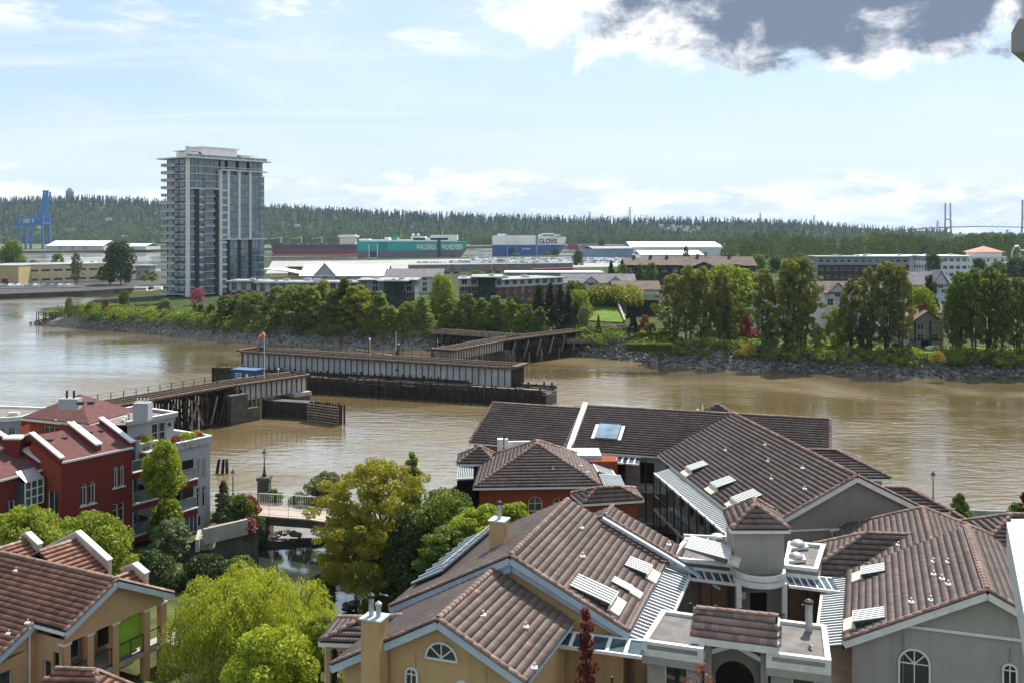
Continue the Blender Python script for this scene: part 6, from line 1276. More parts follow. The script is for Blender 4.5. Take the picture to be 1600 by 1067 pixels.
# weir
we = thing('weir', 'low dark concrete weir across the pond', 'weir', P(400, 852, 1)); 
for xa, ya, xb, yb in ((380, 852, 462, 848), (463, 845.5, 486, 845.5), (487, 848, 545, 843)): a, b = P(xa, ya, 1.1), P(xb, yb, 1.1); MB().ob(v3(a, 0), v3(b - a, 0), V(0, .5, 0), UP * 1.3).build('weir_block', dark_conc, we)
rocks('pond_stones', 'stones and leaf litter at the pond outlet', [P(425, 842, 1.0), P(455, 838, 1.0), P(470, 842, 1)], [P(425, 832, 1.1), P(455, 828, 1.1), P(470, 834, 1.1)], 160, .08, .22, 9)
rocks('shore_stones', 'pale stones on the pond shore under the locust tree', [P(590, 925, 1.0), P(612, 930, 1.0), P(640, 924, 1)], [P(590, 918, 1.3), P(612, 922, 1.4), P(640, 916, 1.4)], 140, .1, .3, 10)
rocks('shore_boulders', 'dark boulders on the pond shore beside the willow', [P(538, 955, 1.0), P(560, 952, 1.0)], [P(538, 943, 1.3), P(560, 940, 1.3)], 40, .2, .45, 11)
# footbridge: gently arched deck with railings
fb = thing('footbridge', 'curved concrete footbridge with thin railings over the pond outlet', 'bridge', P(400, 815, 3)); 
pts = [(394, 804, 803), (420, 806, 801), (450, 808.5, 800), (480, 810.5, 799.5), (510, 815, 800), (540, 822, 803), (575, 832, 808)]
fz = [3.6, 3.75, 3.85, 3.9, 3.85, 3.75, 3.6]; near, far = [P(x, y + 2, z) for (x, y, _), z in zip(pts, fz)], []
far = [v3(p + V(-.2, 3.4, 0), p.z) for p in near]
for k in range(len(near) - 1):
    MB().prism([near[k], near[k + 1], far[k + 1], far[k]], UP * .12).build('deck_slab', mat('pinkish_deck', (.40, .33, .29), .9, .08, 1.2), fb)
    MB().prism([near[k] - UP * .75 + V(0, .15, 0), near[k + 1] - UP * .75 + V(0, .15, 0), near[k + 1] - UP * .002 + V(0, .15, 0), near[k] - UP * .002 + V(0, .15, 0)], V(0, .35, 0)).build('edge_beam', dark_conc, fb)
railing(fb, [p + UP * .12 + V(0, .1, 0) for p in near], 1.15, galv, 2.0, .16, r=.022); railing(fb, [p + UP * .12 - V(0, .1, 0) for p in far], 1.15, white_trim, 2.4, .22, r=.03)
for x in (394, 560): q = P(x, 818, 3); MB().ob(v3(q, 0) + V(0, .3, 0), V(1.2, 0, 0), V(0, 3, 0), UP * 3.5).build('abutment', dark_conc, fb)
def lamp_post(label, x, y, z, h, plinth=False):
    q = P(x, y, z); t = thing('lamp_post', label, 'street lamp', q, 'black lantern lamp posts')
    z0 = 0
    if plinth: MB().box(q + UP * 1.2, (1.1, 1.1, 2.4)).box(q + V(0, 0, 2.55), (1.3, 1.3, .3)).build('plinth', dark_conc, t); z0 = 2.7
    MB().lathe(q + UP * z0, [(.2, 0), (.2, .25), (.12, .4), (.09, .9), (.06, 1.0), (.05, h - .75), (.1, h - .7)], 8).build('post', black_m, t)
    MB().lathe(q + UP * (z0 + h - .7), [(.1, 0), (.2, .42), (.2, .44)], 6).build('lantern_glass', mat('lantern_glass', (.55, .56, .55), .25, .05, 2), t); MB().lathe(q + UP * (z0 + h - .27), [(.27, 0), (.2, .08), (.06, .24), (.03, .42)], 6).build('lantern_cap', black_m, t)
lamp_post('black lantern lamp on a tall stone plinth by the footbridge', 413, 787, 3.3, 2.6, True)
lamp_post('black lantern lamp beside the small conifer on the promenade', 364, 781, 3.4, 3.0)
lamp_post('black lantern lamp on the promenade at the right', 1458, 792, 3.4, 3.4)
# concrete planter terrace right of the grey house
pt_ = thing('planter_terrace', 'dark walled concrete planter terrace beside the pond', 'terrace', P(300, 865, 3)); A, B, C, D_ = P(288, 862, 3.4), P(401, 838, 3.4), P(385, 818, 3.4), P(322, 826, 3.4)
def wall_run(par, pts, h, th, m, name='wall'):
    for a, b in zip(pts, pts[1:]): a, b = Vector(a), Vector(b); d = (b - a).normalized(); n = Vector((-d.y, d.x, 0)); MB().ob(v3(a, a.z - h) - d * th * .5, b - a + d * th, n * th, UP * h).build(name, m, par)
MB().poly([v3(p, 3.35) for p in (A, B, C, D_)]).build('floor', concrete, pt_); wall_run(pt_, [A + UP * .7, B + UP * .7], 4.2, .35, dark_conc); wall_run(pt_, [B + UP * .7, C + UP * .7], 4.2, .35, dark_conc, 'end_wall')
for p0, p1, h in ((P(318, 838, 4.6), P(386, 822, 4.6), 1.3), (P(308, 852, 4.2), P(312, 836, 4.2), 1.0)): MB().bar(p0, p1, .3, h).build('planter_wall', concrete, pt_)
MB().box(P(325, 846, 3.9), (1.0, .9, 1.0)).build('planter_box', concrete, pt_); MB().box(P(316, 847, 3.9), (.9, .9, 1.0)).build('planter_box', concrete, pt_); MB().poly([v3(p, 4.35) for p in (P(320, 836, 4.3), P(384, 820, 4.3), P(380, 812, 4.3), P(326, 822, 4.3))]).build('planting_bed', mat('dry_soil', (.16, .12, .085), .95, .3, 2), pt_)
# promenade railings by the river
pr_ = thing('promenade_railing', 'pale promenade railing along the river at the right', 'railing', P(1480, 815, 3.3)); railing(pr_, [P(1478, 812, 3.3), P(1540, 816, 3.3), P(1640, 818, 3.3)], 1.1, white_trim, 1.8, r=.03, glassy=glassmat('pale_panel', (.3, .36, .34), .2, .6))
pr2 = thing('promenade_railing', 'white promenade railing left of the footbridge lamp', 'railing', P(335, 795, 3.3)); railing(pr2, [P(330, 786, 3.3), P(372, 784, 3.3), P(408, 783, 3.3)], 1.0, white_trim, 1.8, r=.03)
# ---------------------------------------------------------------- clay-tile roofs: every tile has its own shape
TW, TE = 0.30, 0.36
def tile_verts():
    xs = [0, .05, .10, .15, .20, .25, .30]; hs = [.0, .02, .012, .0, .02, .012, .0]; v = []; m = len(xs)
    for y, z0 in ((0, .078), (TE * 1.04, .008)): v += [(x, y, h + z0) for x, h in zip(xs, hs)]
    v += [(x, .085, h * .25) for x, h in zip(xs, hs)]
    f = [(i, i + 1, m + 1 + i, m + i) for i in range(m - 1)] + [(2 * m + i, 2 * m + 1 + i, i + 1, i) for i in range(m - 1)]
    return np.array(v), np.array(f)
TV, TF = tile_verts()
def cap_verts():
    v = []
    for y, r in ((0, .155), (.44, .125)): v += [(r * cos(pi * (i / 4)) , y, r * .75 * sin(pi * (i / 4))) for i in range(5)]
    v += [(v[i][0] * .82, 0, v[i][2] * .78) for i in range(5)]
    return np.array(v), np.array([(i, 5 + i, 6 + i, i + 1) for i in range(4)] + [(10 + i, i, i + 1, 11 + i) for i in range(4)])
CV, CF = cap_verts()
new_tile = mat('salmon_replacement_tile', (0.34, 0.17, 0.13), .85, .15, 2, obj_rand=.25)
CAMP = np.array([0, 0, CH])
class Tiles:
    """collects the tiles of one roof; flush() makes the nearest ones in view parts of their own and joins the rest"""
    def __init__(s, par, m, capm=None, limit=300): s.par = par; s.m = m; s.cm = capm or cap_m; s.t = []; s.c = []; s.limit = limit
    def slope(s, poly, name='roof_slope', th=.14, tiles=True, caps=()):
        poly = [Vector(p) for p in poly]; u = (poly[1] - poly[0]).normalized(); n = Vector()
        for i in range(1, len(poly) - 1): n += (poly[i] - poly[0]).cross(poly[i + 1] - poly[0])
        n.normalize()
        if n.z < 0: n = -n
        v = n.cross(u); o = poly[0]
        MB().prism([p - n * th for p in poly], n * (th - .01)).build(name, under_m, s.par)
        if not tiles: return u, v, n
        q = np.array([((p - o).dot(u), (p - o).dot(v)) for p in poly]); a0, a1 = q[:, 0].min(), q[:, 0].max(); b1 = q[:, 1].max()
        A, B = np.meshgrid(np.arange(a0, a1, TW), np.arange(-.05, b1, TE)); A, B = A.ravel(), B.ravel(); cx, cy = A + TW / 2, B + TE * .45
        ins = np.zeros(len(A), bool); j = len(q) - 1
        for i in range(len(q)):
            cond = (q[i, 1] > cy) != (q[j, 1] > cy); xx = (q[j, 0] - q[i, 0]) * (cy - q[i, 1]) / (q[j, 1] - q[i, 1] + 1e-12) + q[i, 0]
            ins ^= cond & (cx < xx); j = i
        A, B = A[ins], B[ins]; U, Vv, Nn, O = map(np.array, (u, v, n, o))
        pos = O + A[:, None] * U + B[:, None] * Vv
        R = np.stack([U, Vv, Nn], 1)
        s.t += [(p, R) for p in pos]; return u, v, n
    def cap(s, a, b, lift=.02):
        a, b = Vector(a), Vector(b); d = b - a; L = d.length; d.normalize(); x = d.cross(UP).normalized(); z = x.cross(d); k = max(1, int(L / .40)); R = np.stack([np.array(x), np.array(d), np.array(z)], 1)
        for i in range(k): s.c.append((np.array(a + d * (L * i / k) + z * lift), R))
    def flush(s):
        for items, Vt, Ft, m, nm, nm2 in ((s.t, TV, TF, s.m, 'roof_tile', 'roof_tiles'), (s.c, CV, CF, s.cm, 'ridge_tile', 'ridge_tiles')):
            if not items: continue
            Pp = np.array([p for p, _ in items]); Rr = np.array([r for _, r in items]); to = CAMP - Pp; dist = np.linalg.norm(to, axis=1)
            px = 800 + F * Pp[:, 0] / Pp[:, 1]; py = HZ + F * (CH - Pp[:, 2]) / Pp[:, 1]
            seen = ((Rr[:, :, 2] * to).sum(1) > 0) & (px > 0) & (px < 1600) & (py < 1067) & (dist < 64)
            order = np.argsort(np.where(seen, dist, 1e9))[:s.limit]; pick = [i for i in order if seen[i]]
            me = npmesh(nm, Vt, Ft, m); W0 = WLOC.get(s.par.name, Vector())
            for i in pick:
                o = bpy.data.objects.new(nm, me); COL.objects.link(o); o.parent = s.par
                M = Matrix(Rr[i].tolist()).to_4x4(); M.translation = Vector(Pp[i]) - W0; o.matrix_local = M
                if nm == 'roof_tile' and (i * 7919) % 101 == 0: o.material_slots[0].link = 'OBJECT'; o.material_slots[0].material = new_tile
            rest = np.ones(len(Pp), bool); rest[pick] = False
            if rest.any():
                Pr, R2 = Pp[rest], Rr[rest]; Vv = np.einsum('kij,nj->kni', R2, Vt) + Pr[:, None, :]; k = len(Pr)
                Ff = (Ft[None] + (np.arange(k) * len(Vt))[:, None, None]).reshape(-1, 4)
                tag(put(nm2, npmesh(nm2, Vv.reshape(-1, 3), Ff, m), s.par), kind='stuff')
def gable(par, T, rn, rf, wl, wr, pit, z0, wm, trim=None, oh=.4, wins=(), near=True, far=False, left=True, right=True, rake=True, over=.35, lwins=(), rwins=()):
    """gabled wing: rn, rf ridge ends (near, far), wl/wr half widths left and right of the ridge looking away from the camera"""
    trim = trim or white_trim; rn, rf = Vector(rn), Vector(rf); d = (rf - rn).normalized(); l = Vector((-d.y, d.x, 0)); L = (rf - rn).length
    nl, nr = rn + l * wl - UP * pit * wl, rn - l * wr - UP * pit * wr; fl, fr = nl + d * L, nr + d * L
    T.slope([fl, nl, rn, rf]); T.slope([nr, fr, rf, rn]); T.cap(rn, rf, .05)
    if rake:
        T.cap(nl, rn, .03); T.cap(nr, rn, .03)
        for a, b in ((nl, rn), (nr, rn)): MB().bar(a - d * .03 - UP * .22, b - d * .03 - UP * .22, .07, .3).build('rake_board', trim, par)
    for a, b in ((nl, fl), (nr, fr)): MB().bar(a - UP * .12, b - UP * .12, .13, .13).build('gutter', trim, par)
    if near:
        u = -l; O = rn + d * oh + l * (wl - over); W = wl + wr - 2 * over; zL, zR = rn.z - pit * (wl - over) - .12, rn.z - pit * (wr - over) - .12
        zb = min(zL, zR); facade(par, O, u, W, z0, zb, [w for w in wins if w[1] + w[3] < zb], wm, top=[(0, zL), (wl - over, rn.z - .12), (W, zR)])
        for w in wins:
            if w[1] + w[3] >= zb: place_window(par, v3(O + u * w[0] - d * .1, w[1]), u, w[2], w[3], w[4], white_trim, glass, .08)
    if left: facade(par, fl - l * over, -d, L - oh, z0, nl.z - .1, list(lwins), wm)
    if right: facade(par, nr + l * over + d * oh, d, L - oh, z0, nr.z - .1, list(rwins), wm)
    return dict(nl=nl, nr=nr, fl=fl, fr=fr, d=d, l=l, rn=rn, rf=rf, L=L, pit=pit)
def hip(par, T, faces, hips=(), eaves=(), trim=None):
    for f in faces: T.slope(f)
    for a, b in hips: T.cap(a, b, .05)
    for a, b in eaves: MB().bar(Vector(a) - UP * .13, Vector(b) - UP * .13, .14, .16).build('gutter', trim or white_trim, par)
def hip4(par, T, nl, nr, fr, fl, r1, r2=None, trim=None, along=False):
    """hip roof from four eave corners; r1 near (or left), r2 far (or right) ridge end"""
    nl, nr, fr, fl, r1 = map(Vector, (nl, nr, fr, fl, r1)); r2 = Vector(r2) if r2 else r1
    if along: fs = [[nl, nr, r2, r1], [nr, fr, r2], [fr, fl, r1, r2], [fl, nl, r1]]; hs = [(nl, r1), (nr, r2), (fr, r2), (fl, r1)]
    else: fs = [[nl, nr, r1], [nr, fr, r2, r1], [fr, fl, r2], [fl, nl, r1, r2]]; hs = [(nl, r1), (nr, r1), (fr, r2), (fl, r2)]
    fs = [[p for i, p in enumerate(f) if (p - f[i - 1]).length > 1e-4] for f in fs]
    if (r2 - r1).length > .2: hs.append((r1, r2))
    hip(par, T, fs, hs, ((nl, nr), (nr, fr), (fr, fl), (fl, nl)), trim)
def walls4(par, nl, nr, fr, fl, z0, z1, wm, inset=.45, nw=(), rw=(), lw=()):
    c = (Vector(nl) + Vector(nr) + Vector(fr) + Vector(fl)) / 4; q = [v3(p, 0) + (v3(c, 0) - v3(p, 0)).normalized() * inset * 1.4 for p in (nl, nr, fr, fl)]
    for a, b, w in ((q[0], q[1], nw), (q[1], q[2], rw), (q[2], q[3], ()), (q[3], q[0], lw)): facade(par, a, b - a, (b - a).length, z0, z1, list(w), wm)
glass_s = glassmat('blue_striped_glazing', (0.03, 0.045, 0.06), 0.28, 0.35)
louvre = mat('white_mullion', (.68, .68, .66), .5, .05, 3)
def skylight(par, G, side, t, dd, w, l, rise=.55, n=6):
    """raised glazed wedge on a gable slope. t: distance along the ridge from its near end, dd: distance from the ridge of its upper edge"""
    s = -G['l'] if side == 'R' else G['l']; d = G['d']; pit = G['pit']; k = 1 / sqrt(1 + pit * pit); dn = (s - UP * pit) * k; nn = (s * pit + UP) * k
    rise *= .68
    o = G['rn'] + d * t + s * dd - UP * pit * dd + nn * .03; e = dn * l; up = nn * rise
    sk = MB().prism([o, o + e, o + e + up, o + nn * .06], d * w).build('skylight', mat('dark_green_glass', (.015, .03, .028), .1, .2, 1, spec=.8), par)
    MB().ob(o + e + up * .0 + nn * .0, d * w, dn * .05, up).build('front_board', white_trim, sk)
    MB().ob(o + e + dn * .05, d * w, dn * .55, nn * .12).build('apron', mat('apron_flashing', (.55, .47, .36), .6, .1, 2), sk)
    tp = (e + up - nn * .06); bl = MB()
    pw = w / n
    for i in range(n):
        MB().ob(o + nn * .07 + d * (i * pw + pw * .42), d * pw * .56, tp, nn * .012).build('glass_pane', glass_s, sk)
        MB().ob(o + nn * .07 + d * (i * pw), d * pw * .4, tp, nn * .05).build('mullion', louvre, sk)
    return sk
def canopy(par, a, b, out, drop, n, name='glass_canopy', gm=None):
    """sloping strip of glazing from the line a-b outwards"""
    a, b, out = Vector(a), Vector(b), Vector(out); e = out - UP * drop; d = (b - a); L = d.length; dn = d.normalized(); nn = dn.cross(e).normalized()
    if nn.z < 0: nn = -nn
    c = MB().bar(a + e, b + e, .12, .14).bar(a, b, .1, .12).build(name, white_trim, par); p = L / n
    for i in range(n):
        MB().ob(a + dn * (i * p + p * .22), dn * p * .76, e, nn * .02).build('glass_panel', gm or glass_s, c)
        MB().ob(a + dn * (i * p), dn * p * .2, e, nn * .06).build('mullion', louvre, c)
    return c
def gallery(par, a, b, out, zf, zc, m=None, post=2.4, back=None, cross=True):
    """open balcony walk: slab, posts, railing along the outer edge"""
    a, b, out = v3(a, zf), v3(b, zf), Vector(out); MB().prism([a, b, b + out, a + out], UP * -.22).build('gallery_floor', m or concrete, par)
    d = b - a; k = max(1, round(d.length / post))
    for i in range(k + 1): MB().bar(a + out + d * i / k, v3(a + out + d * i / k, zc), .1).build('post', black_m, par)
    railing(par, [a + out * .97, b + out * .97], 1.05, black_m, post / 2, .0 if cross else .14, cross=cross, r=.022)
def vent(par, p, n=None, m=None):
    p = Vector(p); MB().tube(p - UP * .1, p + UP * .2, .05, .05, 6).build('vent_pipe', galv, par)
    MB().ob(p + V(-.12, -.2, -.05), (.24, 0, 0), (0, .3, 0), (0, 0, .1)).build('vent_flashing', white_trim, par)
def on_slope(G, side, t, dd):
    s = -G['l'] if side == 'R' else G['l']; return G['rn'] + G['d'] * t + s * dd - UP * G['pit'] * dd + UP * .06
# ---------------------------------------------------------------- tan gabled building in the foreground
A = thing('tan_apartment_house', 'tan stucco building with two stepped brown tile gables in the foreground', 'building', (-1, 44, 3)); TA = Tiles(A, tile_m)
a0, a1 = P(684, 967, 14.05), P(772, 889, 14.05); u0, u1 = P(797, 868, 14.8), P(887, 780, 14.8)
GL = gable(A, TA, a0, a1, 5.0, 3.85, .52, 3, tan, blue_trim, .4, wins=((1.0, 10.1, .95, 1.75, 'a'), (3.0, 10.4, .6, 1.35, 'a'), (3.92, 12.22, 1.5, .78, 'h'), (5.3, 10.2, .6, 1.35, 'a')), over=.35)
GU = gable(A, TA, u0, u1, 6.2, 5.65, .5, 3, tan, blue_trim, .45, over=.35)
MB().bar(u0 + GU['d'] * .25 + GU['l'] * 5.4 - UP * 3.2, u0 + GU['d'] * .25 - UP * .62, .12, .34).bar(u0 + GU['d'] * .25 - UP * .62, u0 + GU['d'] * .25 - GU['l'] * 5.2 - UP * 3.1, .12, .34).build('wall_flashing', blue_trim, A)
d, l = GL['d'], GL['l']; O = a0 + d * .4
def chimney(par, c, d, l, w, dp, z0, z1, m, flues=2):
    o = v3(c, z0) - l * -w / 2 - d * dp / 2; ch = MB().ob(v3(c, z0) + l * w / 2 - d * dp / 2, -l * w, d * dp, UP * (z1 - z0)).build('chimney', m, par)
    MB().ob(v3(c, z1) + l * (w / 2 + .06) - d * (dp / 2 + .06), -l * (w + .12), d * (dp + .12), UP * .07).build('chimney_cap', blue_trim, ch)
    for k in range(flues):
        q = v3(c, z1 + .07) + l * (.17 - .34 * k if flues > 1 else 0); h = .75 - .3 * k; MB().lathe(q, [(.11, 0), (.11, h), (.09, h)], 10).build('flue', galv, ch); MB().lathe(q + UP * h, [(.15, 0), (.15, .12), (.05, .2)], 10).build('cowl', black_m if k == 0 else galv, ch)
chimney(A, V(-5.78, 41.95, 0), d, l, .88, .8, 3, 13.75, tan)
chimney(A, V(-.66, 51.5, 0), d, l, .8, .8, 12.5, 15.1, tan, 1)
# left porch roof
pr1, pr2 = P(570, 965, 12.0), P(645, 961, 12.0); pnl, pnr = V(-8.75, 45.25, 11.4), V(-4.9, 44.9, 11.4)
hip(A, TA, [[pnl, pnr, pr2, pr1], [v3(pr1 + V(-1.5, 1.6, 0), 11.4), pnl, pr1]], [(pnl, pr1), (pr1, pr2), (v3(pr1 + V(-1.5, 1.6, 0), 11.4), pr1)], [(pnl, pnr), (v3(pr1 + V(-1.5, 1.6, 0), 11.4), pnl)])
MB().ob(v3(pnl, 10.9) + V(.25, .2, 0), V(3.4, -.3, 0), V(0, .25, 0), UP * .36).build('porch_beam', tan, A); MB().ob(v3(pnl, 10.9) + V(.25, .2, 0), V(.25, 0, 0), V(.6, 2.0, 0), UP * .36).build('porch_beam', tan, A)
for q in (V(-8.4, 45.55, 0), V(-8.1, 45.5, 0)): MB().bar(v3(q, 3), v3(q, 11), .2).build('porch_post', tan if q.x < -8.3 else dark_in, A)
MB().bar(P(513, 1000, 11) + V(-.1, -.1, -.3), P(513, 1000, 11) + V(-.1, -.1, -8), .09).build('downpipe', white_trim, A)
for x in (-3.2, -2.0, 1.2, 2.4): q = O + l * x - d * .02; MB().ob(v3(q, 3), -l * .03, -d * .015, UP * (8.9 - abs(x) * .2 + .7)).build('control_joint', mat('stucco_joint', (.36, .235, .115), .95, .05, 2), A)
skl = [skylight(A, GU, 'R', .55, 2.7, 1.75, 2.0, .5, 6), skylight(A, GU, 'R', 3.5, 4.0, .8, 1.0, .2, 5), skylight(A, GU, 'R', 6.2, 4.1, 1.55, 1.2, .42, 6)]
for t, dd in ((1.2, 3.8), (2.3, 1.1), (3.6, 2.6)): vent(A, on_slope(GL, 'R', t, dd))
for t, dd in ((2.0, 3.1), (4.4, 2.4), (7.6, 1.5)): vent(A, on_slope(GU, 'R', t, dd))
gz = MB(); s_ = GU['l']; o = on_slope(GU, 'L', 2.2, 4.3) + UP * .12; e = (s_ - UP * .5) * 1.75
sg = MB().ob(o, GU['d'] * 7.5, e, UP * .12).build('side_glazing', mat('dark_green_glass', (.015, .03, .028), .1, .2, 1), A)
for k in range(9): MB().ob(o + GU['d'] * (k * 7.5 / 8.1) + UP * .1, GU['d'] * .1, e, UP * .1).build('mullion', blue_trim, sg)
railing(A, [o + UP * .1, o + GU['d'] * 7.5 + UP * .1], .35, galv, .8, r=.02, name='roof_rail')
cA = canopy(A, GU['nr'] - UP * .25 + GU['d'] * .1, GU['fr'] - UP * .25, -GU['l'] * 1.35, .35, 26)
MB().bar(GU['nr'] + UP * .05, GU['fr'] + UP * .05, .16, .1).build('eave_flashing', mat('brown_gutter', (.09, .05, .04), .6, .1, 2), A)
TA.flush()
J = thing('tiled_wing', 'brown tiled wing behind the tan gables with a long metal valley', 'building', P(957, 792, 3)); TJ = Tiles(J, tile_m, limit=120)
j0, j1 = P(945, 806, 14.1), P(957, 790, 14.1); GJ = gable(J, TJ, j0, j1, 2.4, 6.4, .5, 3, tan, None, .3, over=.3)
MB().ob(j0 - GJ['d'] * .35 + UP * -.05, -GJ['l'] * 6.4 - UP * 3.2, -GJ['d'] * .3, UP * .14).build('valley_gutter', blue_trim, J); vent(J, on_slope(GJ, 'R', 1.2, 3.4)); vent(J, on_slope(GJ, 'R', 1.0, 4.6)); TJ.flush()

# ---------------------------------------------------------------- long riverside roof
C = thing('riverside_apartments', 'long brown tiled building along the river edge', 'building', (10, 95, 3)); TC = Tiles(C, tile_m)
def crosswise(par, T, a, b, w, pit, z0, wm, near_wins=(), over=.4, far=True):
    a, b = Vector(a), Vector(b); d = (b - a).normalized(); n = Vector((d.y, -d.x, 0)); L = (b - a).length
    if n.y > 0: n = -n
    na, nb2, fa, fb_ = a + n * w - UP * pit * w, b + n * w - UP * pit * w, a - n * w - UP * pit * w, b - n * w - UP * pit * w
    T.slope([na, nb2, b, a]); T.slope([fb_, fa, a, b], tiles=False); T.cap(a, b, .05); T.cap(na, a, .03); T.cap(nb2, b, .03)
    facade(par, na - n * over + d * .3, d, L - .6, z0, na.z - .1, list(near_wins), wm); facade(par, fb_ + n * over, -d, L, z0, fa.z - .1, [], wm)
    for p, uu in ((b - d * .3, -n), (a + d * .3, n)):
        facade(par, p - uu * (w - over), uu, 2 * (w - over), z0, na.z, [], wm, top=[(0, na.z + .1), (w - over, a.z - .15), (2 * (w - over), na.z + .1)])
    for p, q in ((na, a), (nb2, b)): MB().bar(p - UP * .2, q - UP * .2, .1, .28).build('rake_board', white_trim, par)
    MB().bar(na - UP * .12, nb2 - UP * .12, .13, .14).build('gutter', white_trim, par)
    return na, nb2, n, d
c0, c1 = P(770, 629, 12.8), P(909, 638, 12.8); crosswise(C, TC, c0, c1, 6.0, .46, 3, mat('olive_stucco', (.2, .16, .085), .9, .06, 1))
c2, c3 = P(918, 634, 13.0), P(1297, 655, 13.0); na, nb2, nC, dC = crosswise(C, TC, c2, c3, 6.4, .46, 3, grey_st, [(k * 2.6 + .8, 7.4, 1.3, 1.9, 'D') for k in range(10)])
MB().prism([c2 + nC * 6.5 - UP * 3.1 - dC * .45, c2 - dC * .45 + UP * .15, c2 + dC * .05 + UP * .15, c2 + nC * 6.5 - UP * 3.1 + dC * .05], UP * .22).build('fire_wall', white_trim, C)
sk_ = c2 + nC * 5.0 + dC * 1.9 - UP * 2.15; sO = sk_; dwn = (nC - UP * .46).normalized(); nS = dwn.cross(dC).normalized(); nS = nS if nS.z > 0 else -nS
sl_ = MB().ob(sO - dwn * 2.2 + nS * .06, dC * 2.1, dwn * 2.2, nS * .2).build('roof_skylight', glass_t, C)
for k in (-1, 1): MB().ob(sO - dwn * 2.2 + dC * (-.35 if k < 0 else 2.15) + nS * .06, dC * .3, dwn * 2.2, nS * .08).build('flashing', white_trim, sl_)
for x, y in ((822, 656), (835, 657), (845, 650), (953, 650), (1060, 690), (1120, 672), (1090, 640), (925, 690)): vent(C, P(x, y, 12.8 - (y - 634) * .055))
canopy(C, na + dC * 1.5 - UP * .3, na + dC * 6.5 - UP * .3, nC * 1.1, .35, 9)
gallery(C, na + dC * 1.5 - nC * .4, na + dC * 9 - nC * .4, nC * 1.6, 7.2, 10, post=1.9)
gallery(C, na + dC * 1.5 - nC * .4, na + dC * 9 - nC * .4, nC * 1.6, 4.4, 7, post=1.9)
pk = P(1120, 631, 12.6); hip4(C, TC, pk + V(-3, -1.5, -2), pk + V(3, -2.4, -2), pk + V(3.6, 2.4, -2), pk + V(-2.4, 3, -2), pk)
MB().tube(P(1098, 646, 12.9), P(1098, 640, 12.9) + UP * .5, .05).build('roof_mast', black_m, C); TC.flush()

# ---------------------------------------------------------------- big grey-gabled wing on the right of the courtyard
D = thing('grey_gabled_wing', 'large brown-roofed wing with a plain grey gable facing us', 'building', (20, 72, 3)); TD = Tiles(D, tile_m, limit=160)
d0, d1 = P(1339, 743, 14.5), P(1166, 656, 14.5); d1 = d1 + (d1 - d0).normalized() * 3
GD = gable(D, TD, d0, d1, 6.6, 6.0, .5, 3, mat('grey_gable_stucco', (.235, .215, .19), .92, .05, .5, .2, 60, streak=.35), white_trim, .3, over=.3, left=False)
b0 = d0 + GD['d'] * .28; MB().ob(v3(b0, 11.05) + GD['l'] * 6.1, -GD['l'] * 4.3, -GD['d'] * .06, UP * .12).build('wall_band', white_trim, D)
place_window(D, v3(b0 + GD['l'] * 1.6 - GD['d'] * .12, 9.9), -GD['l'], 1.5, 1.2, '2', white_trim, glass, .09)
MB().ob(v3(b0 + GD['l'] * 1.9 - GD['d'] * .35, 11.1), -GD['l'] * 2.6, -GD['d'] * .1, UP * .14).build('window_hood', white_trim, D)
for t, dd, w, l_ in ((4.3, 4.5, 1.7, 1.7), (8.6, 4.7, 1.5, 1.5), (14.0, 4.9, 1.4, 1.4)): skylight(D, GD, 'L', t, dd, w, l_, .45, 6)
for t, dd in ((2, 2.6), (5, 1.4), (6, 3.2), (9, 2.2), (12, 1.2), (15, 3.2)): vent(D, on_slope(GD, 'L', t, dd))
e0, e1 = GD['nl'] + GD['d'] * .4, GD['nl'] + GD['d'] * 18.4; outD = GD['l'] * 1.35
canopy(D, e0 - UP * .3, e1 - UP * .3, outD, .4, 56)
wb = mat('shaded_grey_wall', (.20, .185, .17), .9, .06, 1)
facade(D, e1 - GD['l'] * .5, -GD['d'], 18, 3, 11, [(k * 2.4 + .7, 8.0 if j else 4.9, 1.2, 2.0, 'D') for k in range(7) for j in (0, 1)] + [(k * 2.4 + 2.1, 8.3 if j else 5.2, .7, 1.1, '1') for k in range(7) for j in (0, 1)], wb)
for zf, zc in ((7.7, 10.6), (4.6, 7.5)): gallery(D, e0 - GD['l'] * .4, e1 - GD['l'] * .4, GD['l'] * 1.8, zf, zc, post=1.8, cross=False)
T3 = [(v3(P(1262, 703, 12), 12), P(1305, 703, 12), 3.6, 1.5, 3.4), (P(1378, 762, 11.5), P(1417, 762, 11.5), 2.3, 1.1, 2.2), (P(1420, 785, 10.6), P(1462, 785, 10.6), 2.8, 1.3, 2.4)]
for r1, r2, w, dz, hx in T3:
    r1 = r1 + V(-3, .2, 0); hip4(D, TD, r1 + V(-hx, -w, -dz), r2 + V(hx, -w * .9, -dz), r2 + V(hx, w, -dz), r1 + V(-hx, w, -dz), r1, r2, along=True)
    walls4(D, r1 + V(-hx, -w, -dz), r2 + V(hx, -w * .9, -dz), r2 + V(hx, w, -dz), r1 + V(-hx, w, -dz), 3, r1.z - dz - .05, grey_st, .5)
TD.flush()

